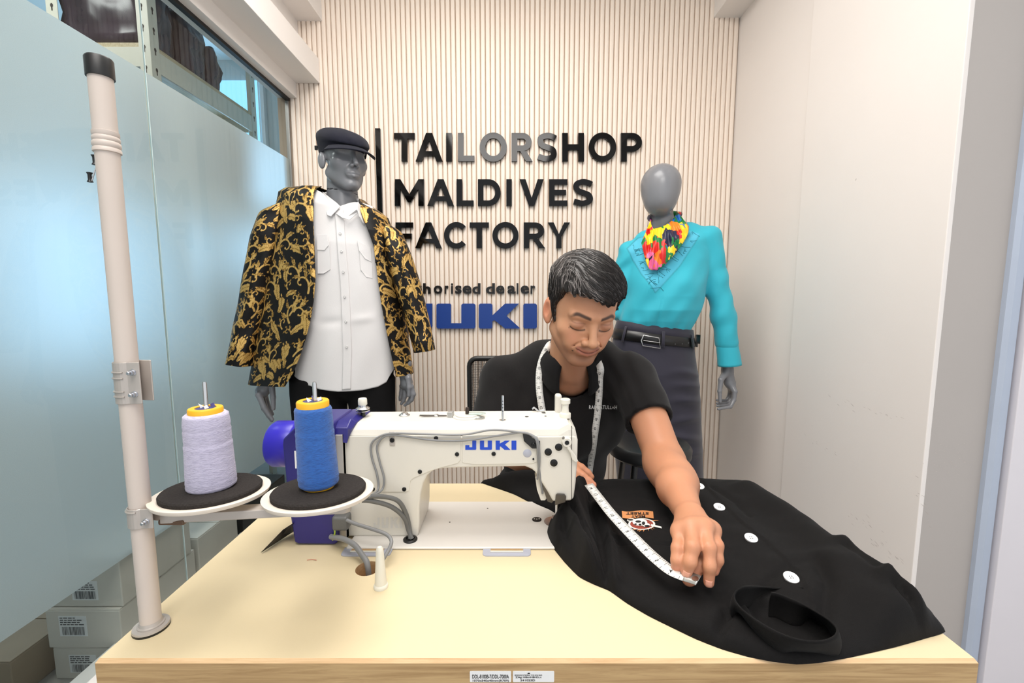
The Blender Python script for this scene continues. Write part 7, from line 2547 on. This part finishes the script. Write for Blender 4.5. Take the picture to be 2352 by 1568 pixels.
I_ = spline([np.append(a, d) for a, d in zip(np.array(inner, float), idy)], 8); O_ = spline([np.append(a, d) for a, d in zip(np.array(outer, float), ody)], 8)
V = []
nr_ = 30
for k_ in range(nr_):
    s = k_ / (nr_ - 1)
    for a, b in zip(I_, O_):
        q_ = a * (1 - s) + b * s
        j = len(V) % len(I_)
        bul = -.022 * math.sin(math.pi * s) - .006 * math.sin(j * .55 + s * 5) * math.sin(math.pi * s) - .004 * math.sin(j * 1.1 - s * 9)
        V.append(K(q_[0], q_[1], q_[2] + bul))
o = mesh('scarf', V, grid_faces(len(I_), nr_), scarf_material(), fem, smooth=True); add_mod(o, 'SOLIDIFY', thickness=.002, offset=0)
o['label'] = 'multicoloured printed neck scarf'
sc_ = o
bk_ = [K(1556, 488, 0), K(1560, 492, .06), K(1525, 490, .10), K(1494, 498, .06), K(1494, 508, 0)]
tube('scarf_back', spline(bk_, 6), .003 + .011 * np.sin(np.linspace(0, math.pi, 25)) ** .6, sc_.data.materials[0], sc_, n=10)

# ---- navy skirt with waistband, belt
skm = material('navy_gabardine', (40, 38, 52), .62, spec=.35, sheen=.25, bump=.12, bscale=900)
K_L = [(745, 1422), (790, 1408), (850, 1402), (950, 1404), (1110, 1418), (1300, 1425)]
K_R = [(745, 1586), (790, 1592), (850, 1599), (950, 1606), (1110, 1614), (1300, 1618)]
def krow(y, th, ex=0.):
    L_, R_ = itp(y, K_L), itp(y, K_R)
    cx, rx = (L_ + R_) / 2, (R_ - L_) / 2
    px = cx + (rx + ex * 510) * np.sin(th)
    kt = np.interp(y, [745, 800, 900], [.13, .10, 0.])
    py = y + kt * (px - 1505) * (np.cos(th) > -2)
    out = np.array([at(a, b, YF1) for a, b in zip(px, py)])
    ry = np.interp(y, [745, 850, 1110], [.105, .135, .14]) + ex
    out[:, 1] = YF1 - ry * np.cos(th)
    return out
V = []
n = 160
ys_ = np.linspace(750, 1290, 200)
for y in ys_:
    th = np.linspace(0, 2 * math.pi, n, endpoint=False)
    r_ = krow(y, th)
    a_ = np.sin(th); cfr = np.clip(np.cos(th), 0, 1)
    # drag folds across the right thigh
    f_ = 0
    for yc, sl_, am, xs_ in ((842, .20, .006, .55), (872, .18, .007, .60), (905, .22, .008, .55), (945, -.10, .007, .5), (985, .3, .009, .45), (1020, .1, .006, .55)):
        f_ = f_ + 1.9 * am * np.exp(-((y - yc - sl_ * 60 * (a_ - xs_) - 30 * (a_ - xs_) ** 2) / 9) ** 2) * np.exp(-((a_ - xs_) / .33) ** 2)
    f_ = f_ + .004 * np.sin(a_ * 6 + y * .01) * smooth01(np.array(y), 800, 900)
    r_[:, 1] -= f_ * cfr
    r_[:, 0] += f_ * a_ * .6
    V.append(r_)
V = np.array(V)
sk = mesh('skirt', V.reshape(-1, 3), grid_faces(n, len(ys_), True), skm, fem, smooth=True); sk['label'] = 'navy skirt with drag folds'
fix_normals(sk)
# waistband loops and belt
belt = thing('belt', krow(775, np.array([0.]))[0], parent=fem); belt['label'] = 'black leather belt with silver buckle'
bm_ = material('black_leather_belt', (22, 21, 22), .32, var=.2, vscale=60)
def strap(t0, t1, y0, y1, ex, name, mat, parent, n=60):
    V = []
    for yy, e_ in ((y0, ex), (y0 + .4, ex + .002), (y1 - .4, ex + .002), (y1, ex)):
        V.append(krow(yy, np.linspace(t0, t1, n), e_))
    V = np.array(V)
    o = mesh(name, V.reshape(-1, 3), grid_faces(n, 4), mat, parent, smooth=True); add_mod(o, 'SOLIDIFY', thickness=.0025, offset=0)
    return o
strap(-math.pi, math.pi, 764, 785, .005, 'belt_strap', bm_, belt, 120)
strap(-math.pi, math.pi, 746.5, 768, .0045, 'waistband', skm, sk, 120)
# loose end past the last loop
te = [krow(774.5, np.array([1.25]), .011)[0], krow(774.5, np.array([1.45]), .020)[0], K(1598, 779, -.045), K(1608, 779, -.03)]
v, f = ribbon3(spline(te, 5), np.tile(np.array([[0, 0, 1.]]), (16, 1)), .040)
v = np.asarray(v); 
o = mesh('belt_end', v, f, bm_, belt, smooth=True); add_mod(o, 'SOLIDIFY', thickness=.003, offset=0)
# buckle
def onbelt(px, py, ex=.011):
    y = py - .11 * (px - 1505)
    L_, R_ = itp(y, K_L), itp(y, K_R)
    th = math.asin(max(-1, min(1, (px - (L_ + R_) / 2) / ((R_ - L_) / 2))))
    return krow(y, np.array([th]), ex)[0]
bk_ = [onbelt(*p) for p in ((1464, 765), (1493, 770), (1495, 792), (1461, 787), (1459, 776))]
tube('buckle', [*bk_, bk_[0], bk_[1]], .0028, M['steel'], belt, n=8)
tube('buckle_prong', [onbelt(1463, 776), onbelt(1495, 780, .013)], .0018, M['steel'], belt, n=8)
for px, py in ((1528, 783), (1544, 783), (1560, 782), (1583, 780)):
    p_ = onbelt(px, py, .0082)
    lathe('belt_hole', [(.0022, 0), (.0022, .0004), (0, .0004)], p_, M['ink_grey'], belt, n=10, axis=(.1, -1, 0))
for th in (-.95, .0, .88):
    strap(th - .035, th + .035, 757, 789, .012, 'belt_loop', skm, sk, 6)
strap(.80, .86, 764, 786, .012, 'belt_keeper', bm_, belt, 6)
